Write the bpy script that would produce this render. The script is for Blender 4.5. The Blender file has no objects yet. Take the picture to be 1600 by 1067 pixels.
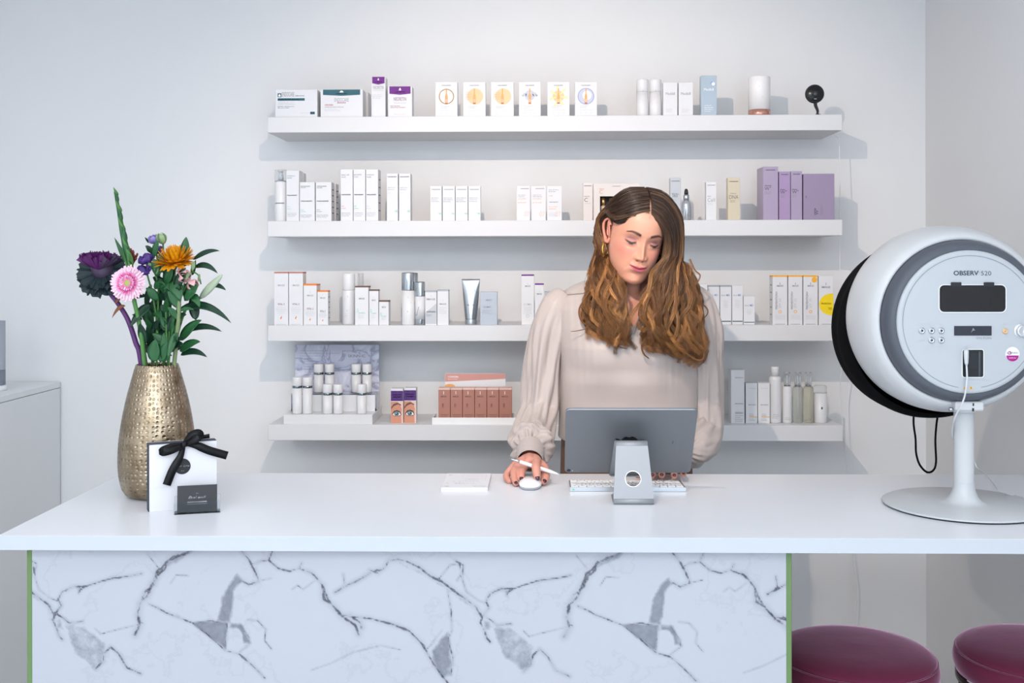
import bpy, bmesh, math, random
import numpy as np
from mathutils import Vector, Matrix, noise
random.seed(7)
rng = np.random.default_rng(7)
PI = math.pi
SC = bpy.context.scene
COL = SC.collection

# ---------------------------------------------------------------- camera
F_PX, CX, CY = 1680.0, 815.0, 410.0
CAM = Vector((0.0, 0.0, 1.55))
ROT = (Matrix.Rotation(math.radians(1.2), 3, 'Z') @ Matrix.Rotation(PI / 2, 3, 'X')
       @ Matrix.Rotation(math.radians(-0.1), 3, 'Z'))
cam_data = bpy.data.cameras.new('camera')
cam = bpy.data.objects.new('camera', cam_data)
COL.objects.link(cam)
cam.matrix_world = Matrix.Translation(CAM) @ ROT.to_4x4()
cam_data.sensor_width = 36.0
cam_data.lens = F_PX * 36.0 / 1600.0
cam_data.shift_x = (800.0 - CX) / 1600.0
cam_data.shift_y = (CY - 533.5) / 1600.0
cam_data.clip_start = 0.05
SC.camera = cam

def ray(px, py):
    return ROT @ Vector(((px - CX) / F_PX, -(py - CY) / F_PX, -1.0))
def at_y(px, py, Y):
    d = ray(px, py); return CAM + d * (Y / d.y)
def at_z(px, py, Z):
    d = ray(px, py); return CAM + d * ((Z - CAM.z) / d.z)

# ---------------------------------------------------------------- light and exposure
SC.view_settings.view_transform = 'Standard'
SC.view_settings.look = 'None'
SC.view_settings.exposure = 0.0
SC.view_settings.gamma = 1.0
SC.view_settings.use_curve_mapping = False
world = bpy.data.worlds.new('world')
SC.world = world
world.use_nodes = True
world.node_tree.nodes['Background'].inputs[0].default_value = (0.62, 0.76, 1.0, 1)
world.node_tree.nodes['Background'].inputs[1].default_value = 1.0

def light(name, kind, loc, target, energy, color, **kw):
    d = bpy.data.lights.new(name, kind)
    d.energy = energy; d.color = color
    for k, v in kw.items(): setattr(d, k, v)
    o = bpy.data.objects.new(name, d); COL.objects.link(o)
    o.location = loc
    o.rotation_euler = (Vector(target) - Vector(loc)).to_track_quat('-Z', 'Y').to_euler()
    return o
# daylight through the two shop windows behind the camera, one warm ceiling spotlight, two overhead fills added to brighten the room
light('window_light', 'AREA', (-1.25, -2.9, 1.5), (-1.25, 3, 1.5), 11, (0.80, 0.92, 1.0), shape='RECTANGLE', size=0.55, size_y=2.4)
light('window_light', 'AREA', (0.75, -2.9, 1.5), (0.75, 3, 1.5), 36, (0.58, 0.80, 1.0), shape='RECTANGLE', size=0.9, size_y=2.4)
light('ceiling_fill_light', 'AREA', (-0.4, 0.9, 2.61), (-0.4, 0.9, 0), 23, (0.95, 0.96, 1.0), shape='RECTANGLE', size=3.4, size_y=3.4)
light('ceiling_fill_light', 'AREA', (-0.5, -1.4, 2.61), (-0.5, -1.4, 0), 152, (0.93, 0.97, 1.0), shape='RECTANGLE', size=3.2, size_y=2.4)
light('spot_light', 'SPOT', (-0.2, 1.64, 2.50), (0.12, 3.82, 1.36), 88, (1.0, 0.82, 0.68), spot_size=math.radians(84), spot_blend=1.0, shadow_soft_size=0.012)

# ---------------------------------------------------------------- materials
def srgb(h):
    if isinstance(h, str):
        h = h.lstrip('#'); c = [int(h[i:i + 2], 16) / 255 for i in (0, 2, 4)]
    else: c = [x / 255 for x in h]
    return tuple(((x / 12.92) if x <= 0.04045 else ((x + 0.055) / 1.055) ** 2.4) for x in c) + (1.0,)
MATS = {}
def mat(name, color='#ffffff', rough=0.5, metal=0.0, spec=0.5, trans=0.0, ior=1.45, alpha=1.0, coat=0.0, sheen=0.0, sss=0.0, emit=0.0, bump=None, var=0.03):
    if name in MATS: return MATS[name]
    m = bpy.data.materials.new(name); m.use_nodes = True
    nt = m.node_tree; b = nt.nodes['Principled BSDF']
    c = srgb(color)
    b.inputs['Base Color'].default_value = c
    b.inputs['Roughness'].default_value = rough
    b.inputs['Metallic'].default_value = metal
    b.inputs['Specular IOR Level'].default_value = spec
    b.inputs['Transmission Weight'].default_value = trans
    b.inputs['IOR'].default_value = ior
    b.inputs['Alpha'].default_value = alpha
    b.inputs['Coat Weight'].default_value = coat
    b.inputs['Sheen Weight'].default_value = sheen
    if sss:
        b.inputs['Subsurface Weight'].default_value = sss
        b.inputs['Subsurface Radius'].default_value = (0.012, 0.005, 0.003)
        b.inputs['Subsurface Scale'].default_value = 1.0
    if emit:
        b.inputs['Emission Color'].default_value = c
        b.inputs['Emission Strength'].default_value = emit
    if var and not trans and alpha == 1.0:
        tc = nt.nodes.new('ShaderNodeTexCoord'); nz = nt.nodes.new('ShaderNodeTexNoise')
        nz.inputs['Scale'].default_value = 9.0; nz.inputs['Detail'].default_value = 3.0
        nt.links.new(tc.outputs['Object'], nz.inputs['Vector'])
        mx = nt.nodes.new('ShaderNodeMix'); mx.data_type = 'RGBA'
        mx.inputs['A'].default_value = c
        mx.inputs['B'].default_value = tuple(x * (1 - var) for x in c[:3]) + (1,)
        nt.links.new(nz.outputs['Fac'], mx.inputs['Factor'])
        nt.links.new(mx.outputs['Result'], b.inputs['Base Color'])
    if bump:
        tc = nt.nodes.new('ShaderNodeTexCoord'); nz = nt.nodes.new('ShaderNodeTexNoise')
        nz.inputs['Scale'].default_value = bump[0]; nz.inputs['Detail'].default_value = 4.0
        bp = nt.nodes.new('ShaderNodeBump'); bp.inputs['Strength'].default_value = bump[1]
        bp.inputs['Distance'].default_value = bump[2] if len(bump) > 2 else 0.002
        nt.links.new(tc.outputs['Object'], nz.inputs['Vector'])
        nt.links.new(nz.outputs['Fac'], bp.inputs['Height'])
        nt.links.new(bp.outputs['Normal'], b.inputs['Normal'])
    MATS[name] = m
    return m
def attr_mat(name, attr, rough=0.5, spec=0.5, sss=0.0, sheen=0.0, coat=0.0, metal=0.0, bump=None, trans_color=None):
    m = mat(name, '#ffffff', rough=rough, spec=spec, sss=sss, sheen=sheen, coat=coat, metal=metal, bump=bump, var=0)
    a = m.node_tree.nodes.new('ShaderNodeAttribute'); a.attribute_name = attr
    m.node_tree.links.new(a.outputs['Color'], m.node_tree.nodes['Principled BSDF'].inputs['Base Color'])
    return m

# ---------------------------------------------------------------- mesh builder
TEXT_CACHE = {}
def text_geo(s, thick=0.0, shear=0.0, space=1.0):
    key = (s, thick, shear, space)
    if key in TEXT_CACHE: return TEXT_CACHE[key]
    c = bpy.data.curves.new('t', 'FONT'); c.body = s; c.resolution_u = 3
    c.offset = thick; c.shear = shear; c.space_character = space
    o = bpy.data.objects.new('t', c); COL.objects.link(o)
    dg = bpy.context.evaluated_depsgraph_get(); dg.update()
    me = o.evaluated_get(dg).to_mesh()
    v = np.array([q.co[:2] for q in me.vertices]) if len(me.vertices) else np.zeros((0, 2))
    f = [tuple(p.vertices) for p in me.polygons]
    o.evaluated_get(dg).to_mesh_clear()
    bpy.data.objects.remove(o); bpy.data.curves.remove(c)
    if len(v):
        v = v - v.min(0); 
    TEXT_CACHE[key] = (v, f)
    return TEXT_CACHE[key]

class MB:
    def __init__(s):
        s.v = []; s.f = []; s.m = []; s.sm = []; s.mats = []; s.M = None
    def mi(s, m):
        if m not in s.mats: s.mats.append(m)
        return s.mats.index(m)
    def add(s, vs, fs, m, smooth=False, M=None):
        n = len(s.v); i = s.mi(m)
        for p in vs:
            p = Vector(p)
            if M is not None: p = M @ p
            if s.M is not None: p = s.M @ p
            s.v.append(p)
        for f in fs:
            s.f.append(tuple(n + k for k in f)); s.m.append(i); s.sm.append(smooth)
        return s
    def box(s, a, b, m, c=0.0, M=None, smooth=False):
        x0, y0, z0 = a; x1, y1, z1 = b
        if c <= 0:
            vs = [(x, y, z) for x in (x0, x1) for y in (y0, y1) for z in (z0, z1)]
            fs = [(0, 1, 3, 2), (4, 6, 7, 5), (0, 4, 5, 1), (2, 3, 7, 6), (0, 2, 6, 4), (1, 5, 7, 3)]
            return s.add(vs, fs, m, smooth, M)
        X = (x0, x1); Y = (y0, y1); Z = (z0, z1)
        vs = []; idx = {}
        for i in (0, 1):
            for j in (0, 1):
                for k in (0, 1):
                    sx, sy, sz = (1 - 2 * i) * c, (1 - 2 * j) * c, (1 - 2 * k) * c
                    p = (X[i], Y[j], Z[k])
                    idx[i, j, k, 0] = len(vs); vs.append((p[0], p[1] + sy, p[2] + sz))
                    idx[i, j, k, 1] = len(vs); vs.append((p[0] + sx, p[1], p[2] + sz))
                    idx[i, j, k, 2] = len(vs); vs.append((p[0] + sx, p[1] + sy, p[2]))
        fs = []
        q = [(0, 0), (1, 0), (1, 1), (0, 1)]
        for i in (0, 1):
            fs.append(tuple(idx[i, a_, b_, 0] for a_, b_ in q)[::(1 if i else -1)])
            fs.append(tuple(idx[a_, i, b_, 1] for a_, b_ in q)[::(-1 if i else 1)])
            fs.append(tuple(idx[a_, b_, i, 2] for a_, b_ in q)[::(1 if i else -1)])
        for a_ in (0, 1):
            for b_ in (0, 1):
                e = (idx[0, a_, b_, 1], idx[1, a_, b_, 1], idx[1, a_, b_, 2], idx[0, a_, b_, 2]); fs.append(e if a_ == b_ else e[::-1])
                e = (idx[a_, 0, b_, 0], idx[a_, 1, b_, 0], idx[a_, 1, b_, 2], idx[a_, 0, b_, 2]); fs.append(e[::-1] if a_ == b_ else e)
                e = (idx[a_, b_, 0, 0], idx[a_, b_, 1, 0], idx[a_, b_, 1, 1], idx[a_, b_, 0, 1]); fs.append(e if a_ == b_ else e[::-1])
                for k in (0, 1):
                    e = (idx[a_, b_, k, 0], idx[a_, b_, k, 1], idx[a_, b_, k, 2]); fs.append(e if (a_ + b_ + k) % 2 else e[::-1])
        return s.add(vs, fs, m, smooth, M)
    def lathe(s, prof, m, n=32, M=None, smooth=True, cap0=True, cap1=True, wob=None):
        vs = []; fs = []
        k = len(prof)
        for (r, z) in prof:
            for j in range(n):
                a = 2 * PI * j / n
                rr = r * (wob(a, z) if wob else 1)
                vs.append((rr * math.cos(a), rr * math.sin(a), z))
        for i in range(k - 1):
            for j in range(n):
                j2 = (j + 1) % n
                fs.append((i * n + j, i * n + j2, (i + 1) * n + j2, (i + 1) * n + j))
        s.add(vs, fs, m, smooth, M)
        base = len(s.v) - len(vs)
        i = s.mi(m)
        if cap0 and prof[0][0] > 1e-6: s.f.append(tuple(base + j for j in range(n))[::-1]); s.m.append(i); s.sm.append(False)
        if cap1 and prof[-1][0] > 1e-6: s.f.append(tuple(base + (k - 1) * n + j for j in range(n))); s.m.append(i); s.sm.append(False)
        return s
    def tube(s, pts, r, m, n=8, caps=True, flat=1.0, up=None, smooth=True, M=None):
        pts = [Vector(p) for p in pts]; k = len(pts)
        rs = [r] * k if isinstance(r, (int, float)) else list(r)
        vs = []; fs = []; u = None
        for i, p in enumerate(pts):
            t = (pts[min(i + 1, k - 1)] - pts[max(i - 1, 0)])
            t = t.normalized() if t.length > 1e-9 else Vector((0, 0, 1))
            if u is None:
                a = Vector(up) if up is not None else (Vector((0, 0, 1)) if abs(t.z) < 0.9 else Vector((1, 0, 0)))
                u = (a - t * a.dot(t)).normalized()
            else:
                u = (u - t * u.dot(t)); u = u.normalized() if u.length > 1e-9 else Vector((1, 0, 0))
            w = t.cross(u)
            for j in range(n):
                a = 2 * PI * j / n
                vs.append(p + u * (math.cos(a) * rs[i] * flat) + w * (math.sin(a) * rs[i]))
        for i in range(k - 1):
            for j in range(n):
                j2 = (j + 1) % n
                fs.append((i * n + j, i * n + j2, (i + 1) * n + j2, (i + 1) * n + j))
        if caps:
            fs.append(tuple(range(n))[::-1]); fs.append(tuple((k - 1) * n + j for j in range(n)))
        return s.add(vs, fs, m, smooth, M)
    def prism(s, poly, t, m, M=None, smooth=False):
        """2-D outline (x, z) extruded from y=0 to y=t"""
        n = len(poly)
        vs = [(x, 0, z) for x, z in poly] + [(x, t, z) for x, z in poly]
        fs = [tuple(range(n)), tuple(range(n, 2 * n))[::-1]] + [(i, i + n, (i + 1) % n + n, (i + 1) % n) for i in range(n)]
        return s.add(vs, fs, m, smooth, M)
    def disc(s, c, r, m, n=28, ax='y', r0=0.0, sx=1.0, sz=1.0, a0=0, a1=2 * PI):
        vs = []; fs = []
        full = abs(a1 - a0 - 2 * PI) < 1e-6
        k = n if full else n + 1
        for j in range(k):
            a = a0 + (a1 - a0) * j / n
            for q in ((r, r0) if r0 > 0 else (r,)):
                vs.append((c[0] + q * sx * math.cos(a), c[1], c[2] + q * sz * math.sin(a)))
        if r0 > 0:
            for j in range(n):
                j2 = (j + 1) % k; fs.append((2 * j, 2 * j + 1, 2 * j2 + 1, 2 * j2))
        else: fs.append(tuple(range(k)))
        return s.add(vs, fs, m)
    def text(s, t, x, y, z, h, m, w=None, align='c', thick=0.0, shear=0.0, space=1.0, M=None, vert=False):
        """text on an x-z plane facing -Y; h = height of the letters, z = baseline"""
        v, f = text_geo(t, thick, shear, space)
        if not len(v): return s
        k = h / max(0.7, v[:, 1].max() if v[:, 1].max() > .75 else .7)
        kx = k if w is None else w / v[:, 0].max()
        wd = v[:, 0].max() * kx
        if vert:
            vs = [(x - p[1] * k, y, z + p[0] * kx - wd / 2) for p in v]
        else:
            ox = x - (wd / 2 if align == 'c' else (wd if align == 'r' else 0))
            vs = [(ox + p[0] * kx, y, z + p[1] * k) for p in v]
        return s.add(vs, f, m, False, M)
    def build(s, name, parent=None, loc=None, rot=None, **props):
        me = bpy.data.meshes.new(name)
        me.from_pydata([tuple(p) for p in s.v], [], s.f)
        for m in s.mats: me.materials.append(m)
        me.polygons.foreach_set('material_index', s.m)
        me.polygons.foreach_set('use_smooth', s.sm)
        me.validate(); me.update()
        o = bpy.data.objects.new(name, me); COL.objects.link(o)
        if parent is not None: o.parent = parent
        if loc is not None: o.location = loc
        if rot is not None: o.rotation_euler = rot
        for k, v in props.items(): o[k] = v
        return o
def tag(o, label=None, cat=None, group=None, kind=None):
    if label: o['label'] = label
    if cat: o['category'] = cat
    if group: o['group'] = group
    if kind: o['kind'] = kind
    return o
def empty(name, loc, label, cat, group=None, rot=None):
    o = bpy.data.objects.new(name, None); COL.objects.link(o); o.location = loc
    o.empty_display_size = 0.05
    if rot: o.rotation_euler = rot
    return tag(o, label, cat, group)
def catmull(P, n=8):
    P = [Vector(p) for p in P]; out = []
    for i in range(len(P) - 1):
        p0, p1, p2, p3 = P[max(i - 1, 0)], P[i], P[i + 1], P[min(i + 2, len(P) - 1)]
        for j in range(n):
            t = j / n
            out.append(0.5 * ((2 * p1) + (p2 - p0) * t + (2 * p0 - 5 * p1 + 4 * p2 - p3) * t * t + (3 * p1 - p0 - 3 * p2 + p3) * t ** 3))
    out.append(P[-1]); return out
def copy_tree(o, parent=None):
    c = o.copy(); COL.objects.link(c)
    if parent is not None: c.parent = parent
    for ch in list(o.children): copy_tree(ch, c)
    return c
# ---------------------------------------------------------------- the room
WALL_Y, TOP_Z = 3.82, 1.0
RX, LX, BY, CZ = 1.345, -2.35, -3.0, 2.64
M_wall = mat('wall_paint', '#e9e9ea', rough=0.9, spec=0.2, bump=(260, 0.25, 0.001), var=0.015)
M_floor = mat('floor_boards', '#b9a48c', rough=0.45)
def plank_floor(m):
    nt = m.node_tree; b = nt.nodes['Principled BSDF']
    tc = nt.nodes.new('ShaderNodeTexCoord'); br = nt.nodes.new('ShaderNodeTexBrick')
    br.inputs['Color1'].default_value = srgb('#dddcdb'); br.inputs['Color2'].default_value = srgb('#d2d1d2'); br.inputs['Mortar'].default_value = srgb('#aaa9a8')
    br.inputs['Scale'].default_value = 1.0; br.inputs['Mortar Size'].default_value = 0.003
    br.inputs['Brick Width'].default_value = 1.2; br.inputs['Row Height'].default_value = 0.16
    nt.links.new(tc.outputs['Object'], br.inputs['Vector']); nt.links.new(br.outputs['Color'], b.inputs['Base Color'])
plank_floor(M_floor)
M_brown = mat('back_wall_paint', '#94806c', rough=0.8)
def struct(name, mb): return tag(mb.build(name), kind='structure')
struct('floor', MB().box((LX, BY, -0.05), (RX, WALL_Y, 0), M_floor))
struct('ceiling', MB().box((LX, BY, CZ), (RX, WALL_Y, CZ + 0.05), mat('ceiling_paint', '#eeeeee', rough=0.9)))
struct('wall_back', MB().box((LX - .1, WALL_Y, 0), (RX + .1, WALL_Y + 0.1, CZ), M_wall))
struct('wall_right', MB().box((RX, BY, 0), (RX + 0.1, WALL_Y, CZ), M_wall))
struct('wall_left', MB().box((LX - 0.1, BY, 0), (LX, WALL_Y, CZ), M_wall))
wf = MB()   # shop front behind the photographer, two window openings
for a, b in (((LX, 0), (-1.95, CZ)), ((-0.55, 0), (0.25, CZ)), ((1.25, 0), (RX, CZ)), ((-1.95, 0), (-0.55, .25)), ((-1.95, 2.5), (-0.55, CZ)), ((0.25, 0), (1.25, .25)), ((0.25, 2.5), (1.25, CZ))):
    wf.box((a[0], BY - 0.1, a[1]), (b[0], BY, b[1]), M_brown)
struct('wall_front', wf)

# ---------------------------------------------------------------- spotlight on the ceiling (its lamp lights the shelves)
M_white_metal = mat('white_lacquered_metal', '#e9e9ea', rough=0.35)
M_shelf = mat('white_laminate', '#dadadc', rough=0.45, spec=0.4)

# ---------------------------------------------------------------- floating shelves
SH_X0, SH_X1 = at_y(418, 200, 3.56).x, at_y(1316, 200, 3.56).x
SHELF_Z = {}
for i, (yt, words_) in enumerate(((182.0, 'top'), (345.0, 'second'), (508.5, 'third'), (663.8, 'lowest'))):
    z = at_y(600, yt, 3.56).z
    SHELF_Z[i + 1] = z
    mb = MB().box((0, 0, -0.052), (SH_X1 - SH_X0, 0.259, 0), M_shelf, c=0.0012)
    o = mb.build('floating_shelf', loc=(SH_X0, 3.56, z))
    names = {'top': 'long white floating shelf at the top of the wall, carrying the round webcam',
             'second': 'second white floating shelf from the top, carrying the lilac cartons',
             'third': 'third white floating shelf from the top, carrying the yellow-marked cartons',
             'lowest': 'lowest white floating shelf, carrying the tray of terracotta cartons'}
    tag(o, names[words_], 'shelf', 'floating shelves on the back wall')

# ---------------------------------------------------------------- counter
CF, CB = 2.149, 2.80
CLX = -1.105
M_ctop = mat('counter_laminate', '#dfe1e6', rough=0.28, spec=0.4)
M_edge = mat('shaded_edge', '#b4bac2', rough=.4)  # same laminate, painted darker where frontal light would wash the edge out
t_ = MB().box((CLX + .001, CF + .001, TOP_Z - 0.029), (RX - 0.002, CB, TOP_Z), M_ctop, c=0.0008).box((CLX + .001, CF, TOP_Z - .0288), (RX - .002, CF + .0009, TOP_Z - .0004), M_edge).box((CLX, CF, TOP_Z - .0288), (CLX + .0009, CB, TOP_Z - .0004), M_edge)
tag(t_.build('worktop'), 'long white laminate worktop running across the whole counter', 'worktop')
PF = 2.19    # front plane of the marble panel
PX0, PX1 = at_y(42, 950, PF).x, at_y(1237, 950, PF).x
desk = empty('reception_counter', (0, 0, 0), 'reception counter base clad in white marble slabs with green side edges', 'counter')
M_body = mat('counter_body', '#dcdee0', rough=0.5)
MB().box((PX0 + 0.01, PF + 0.021, 0.0), (PX1 - 0.01, CB - 0.06, TOP_Z - 0.030), M_body).build('cabinet_body', desk)
M_green = mat('green_edge', '#5d7a4a', rough=0.45)
for x in (PX0, PX1 - 0.011):
    MB().box((x, PF, 0.0), (x + 0.011, CB - 0.06, TOP_Z - 0.030), M_green, c=.0008).build('green_side_edge', desk)
# marble veins: the panel carries a distance-to-vein value per point; the shader sharpens it
def Z6(l): return [(a / 2.2857, b / 2.2857 + 820) for a, b in l]
VEINS = [  # (polyline in panel drawing units, width, strength)
 ([(515,200),(480,208),(440,214),(405,218),(370,228),(340,238),(310,248),(290,262),(285,272)],2.0,.8),
 ([(310,248),(262,250),(225,268),(210,295),(222,318),(200,345),(190,370),(205,400),(212,425),(225,440)],2.2,.75),
 ([(200,345),(225,360),(250,380),(300,375)],2.,.5),
 ([(735,98),(700,112),(675,128),(650,136),(622,148),(605,160),(590,185),(572,192),(560,225),(545,255),(535,280),(510,305),(500,350),(508,385),(490,420)],3.6,1.),
 ([(610,150),(600,178),(575,205),(560,240),(525,270),(512,300)],3.0,.8),
 ([(540,310),(580,328),(600,340),(640,355),(700,378),(760,425),(815,475),(870,490),(905,520),(935,548),(960,575)],1.8,.8),
 ([(700,378),(735,374),(765,368),(795,376),(825,378),(822,420),(818,470)],1.6,.6),
 ([(760,105),(800,102),(850,104),(872,112),(905,150),(925,190),(940,225),(905,240),(880,226)],2.4,.7),
 ([(960,100),(990,115),(975,150),(940,155),(920,165)],1.8,.55),
 ([(975,150),(1010,180),(1050,190),(1085,180),(1095,160)],2.0,.6),
 ([(1085,180),(1130,195),(1150,215),(1170,240),(1180,265),(1190,290),(1215,320),(1240,345),(1270,352),(1340,358),(1420,378),(1480,400),(1530,450),(1570,520),(1600,562),(1630,600)],2.4,.85),
 ([(1170,240),(1175,290),(1205,310),(1240,350),(1290,385),(1300,415)],3.2,.9),
 ([(1270,350),(1305,372),(1310,392)],3.2,.9),
 ([(1215,265),(1250,238),(1245,200)],1.8,.5),
 ([(1215,265),(1260,240),(1310,215),(1350,190),(1390,180),(1410,150),(1440,146),(1470,150),(1520,175),(1560,205),(1600,225),(1650,262),(1690,290),(1722,315),(1740,345)],2.6,.8),
 ([(1340,185),(1370,195),(1400,170)],2.5,.6),
 ([(1621,260),(1633,330),(1636,400),(1622,430),(1640,500),(1632,560)],1.6,.55),
 ([(1585,220),(1630,165),(1665,160),(1670,195),(1655,220)],1.4,.4),
 ([(345,545),(372,520),(378,488),(402,465),(430,490),(460,540),(510,562)],2.2,.75),
 ([(1130,545),(1200,520),(1280,480),(1380,455),(1450,470)],1.2,.35),
 ([(900,365),(935,368),(965,400),(960,440),(985,470)],1.4,.4),
 ([(345,400),(365,420),(400,410),(480,390),(520,380)],1.2,.3),
 ([(620,235),(640,205),(685,208)],1.2,.3),
 ([(1060,255),(1080,240),(1100,255),(1140,225)],1.2,.3),
 ([(100,150),(130,165),(125,215),(140,260),(180,290),(205,300)],1.6,.4),
 ([(1545,470),(1600,400)],1.2,.4), ([(535,130),(560,160),(575,178)],1.2,.3),
 ([(940,225),(985,215)],1.2,.4), ([(870,380),(905,430),(905,455),(865,485)],1.5,.4),
]
PATCH = [  # (polygon, strength)
 ([(700,378),(760,370),(825,378),(818,470),(765,430)],.8),
 ([(862,203),(880,226),(850,260),(845,320),(835,375),(787,372),(798,335),(808,280),(830,240)],.75),
 ([(835,375),(880,380),(912,450),(880,452),(862,405),(830,398)],.65),
 ([(1561,470),(1600,425),(1622,400),(1631,450),(1636,560),(1596,575),(1570,510)],.65),
 ([(225,380),(300,385),(390,450),(372,530),(335,545),(265,490)],.42),
 ([(600,160),(640,135),(700,112),(725,100),(690,135),(640,165),(590,190)],.45),
 ([(1440,150),(1520,180),(1600,225),(1700,300),(1720,330),(1640,280),(1560,225),(1460,175)],.4),
 ([(1500,400),(1540,450),(1550,480),(1520,450),(1470,405)],.35),
 ([(190,345),(225,365),(235,410),(205,400)],.4),
 ([(285,272),(310,248),(275,255)],.6),
]
HOLES = [((852, 432), 33)]
def marble_panel():
    x0, x1 = PX0 + 0.011, PX1 - 0.011
    zt = TOP_Z - 0.030
    step = 0.003
    nx = int((x1 - x0) / step); xs = np.linspace(x0, x1, nx)
    zs = np.concatenate([np.arange(zt, 0.60, -step), np.linspace(0.60, 0.0, 12)])
    nz = len(zs)
    X, Z = np.meshgrid(xs, zs)
    kx = 1552.0 / (677.0 / (F_PX / PF))     # drawing units per metre
    U = 96 + (X - PX0) * kx; V = (zt - Z) * kx + 100.0
    D = np.full(X.shape, 99.0); P = np.zeros(X.shape)
    for sh in (0, 1548, -1548):
        for pl, w, st in VEINS:
            for (ax, ay), (bx, by) in zip(pl[:-1], pl[1:]):
                ax_, bx_ = ax + sh, bx + sh
                if max(ax_, bx_) < U.min() - 60 or min(ax_, bx_) > U.max() + 60: continue
                dx, dy = bx_ - ax_, by - ay
                t = np.clip(((U - ax_) * dx + (V - ay) * dy) / (dx * dx + dy * dy), 0, 1)
                d = np.hypot(U - ax_ - t * dx, V - ay - t * dy)
                D = np.minimum(D, d / w * 2.0 + (1 - st) * 1.6)
        for pg, st in PATCH:
            pg = np.array(pg, float) + (sh, 0)
            ins = np.zeros(X.shape, bool); dm = np.full(X.shape, 99.0)
            for i in range(len(pg)):
                a, b = pg[i], pg[(i + 1) % len(pg)]
                c = ((a[1] > V) != (b[1] > V)) & (U < (b[0] - a[0]) * (V - a[1]) / (b[1] - a[1] + 1e-9) + a[0])
                ins ^= c
                dx, dy = b - a
                t = np.clip(((U - a[0]) * dx + (V - a[1]) * dy) / (dx * dx + dy * dy), 0, 1)
                dm = np.minimum(dm, np.hypot(U - a[0] - t * dx, V - a[1] - t * dy))
            P = np.maximum(P, st * np.clip(0.5 + np.where(ins, dm, -dm) / 26.0, 0, 1))
        for (hx, hy), r in HOLES:
            P *= np.clip((np.hypot((U - hx - sh) * 1.25, V - hy) - r) / 22 + .5, 0, 1)
    me = bpy.data.meshes.new('marble_slab')
    vs = np.stack([X.ravel(), np.full(X.size, PF), Z.ravel()], 1)
    # rear points so that the slab has thickness
    idx = np.arange(nx * nz).reshape(nz, nx)
    fs = np.stack([idx[:-1, :-1].ravel(), idx[1:, :-1].ravel(), idx[1:, 1:].ravel(), idx[:-1, 1:].ravel()], 1).tolist()
    k = len(vs)
    vs = vs.tolist() + [(x0, PF + .02, zt), (x1, PF + .02, zt), (x1, PF + .02, 0), (x0, PF + .02, 0)]
    fs += [(k, k + 1, k + 2, k + 3)]
    me.from_pydata(vs, [], fs)
    a = me.attributes.new('vein', 'FLOAT', 'POINT'); a.data.foreach_set('value', np.concatenate([D.ravel(), [9] * 4]).astype('f'))
    a = me.attributes.new('patch', 'FLOAT', 'POINT'); a.data.foreach_set('value', np.concatenate([P.ravel(), [0] * 4]).astype('f'))
    m = bpy.data.materials.new('white_marble'); m.use_nodes = True; MATS['white_marble'] = m
    nt = m.node_tree; b = nt.nodes['Principled BSDF']; b.inputs['Roughness'].default_value = 0.12
    N = nt.nodes.new; L = nt.links.new
    def attr(n): q = N('ShaderNodeAttribute'); q.attribute_name = n; return q.outputs['Fac']
    tc = N('ShaderNodeTexCoord')
    def nz_(scale, detail=6, rough=0.65):
        q = N('ShaderNodeTexNoise'); q.inputs['Scale'].default_value = scale; q.inputs['Detail'].default_value = detail; q.inputs['Roughness'].default_value = rough
        L(tc.outputs['Object'], q.inputs['Vector']); return q.outputs['Fac']
    def mth(op, a_, b_, clamp=False):
        q = N('ShaderNodeMath'); q.operation = op; q.use_clamp = clamp
        for i, v in enumerate((a_, b_)):
            if isinstance(v, (int, float)): q.inputs[i].default_value = v
            else: L(v, q.inputs[i])
        return q.outputs[0]
    fine = mth('SUBTRACT', nz_(60), 0.5); mid = mth('SUBTRACT', nz_(16), 0.5)
    d = mth('ADD', attr('vein'), mth('ADD', mth('MULTIPLY', fine, 16.0), mth('MULTIPLY', mid, 5.0)))
    d = mth('ABSOLUTE', d, 0)
    line = mth('SUBTRACT', 1.0, mth('DIVIDE', d, 3.6), True)
    near = mth('SUBTRACT', 1.0, mth('DIVIDE', attr('vein'), 14.0), True)
    line = mth('MULTIPLY', mth('POWER', line, 1.3), mth('POWER', near, .8))
    soft = mth('MULTIPLY', mth('POWER', mth('SUBTRACT', 1.0, mth('DIVIDE', attr('vein'), 16.0), True), 1.6), mth('MULTIPLY', nz_(22), 0.55))
    pat = mth('MULTIPLY', mth('MULTIPLY', mth('SUBTRACT', mth('ADD', attr('patch'), mth('ADD', mth('MULTIPLY', fine, 0.5), mth('MULTIPLY', mid, 0.5))), 0.26), 3.2, True), mth('ADD', 0.35, mth('MULTIPLY', nz_(75), 0.8)))
    wisps = mth('MULTIPLY', mth('SUBTRACT', 1.0, mth('DIVIDE', mth('ABSOLUTE', mth('SUBTRACT', nz_(3.5, 9, .6), 0.5), 0), 0.012), True), 0.05)
    cloud = mth('MULTIPLY', nz_(2.2, 4), 0.05)
    g = mth('ADD', mth('ADD', mth('MULTIPLY', line, 0.85), mth('MULTIPLY', soft, 0.62)), mth('ADD', mth('MULTIPLY', pat, 0.55), mth('ADD', wisps, cloud)), True)
    cr = N('ShaderNodeValToRGB'); e = cr.color_ramp
    e.elements[0].position = 0.0; e.elements[0].color = srgb('#a6aab3')
    e.elements[1].position = 1.0; e.elements[1].color = srgb('#2b2f3a')
    q = e.elements.new(0.4); q.color = srgb('#747884')
    L(g, cr.inputs['Fac']); L(cr.outputs['Color'], b.inputs['Base Color'])
    me.materials.append(m)
    o = bpy.data.objects.new('marble_slab', me); COL.objects.link(o); o.parent = desk
marble_panel()

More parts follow.
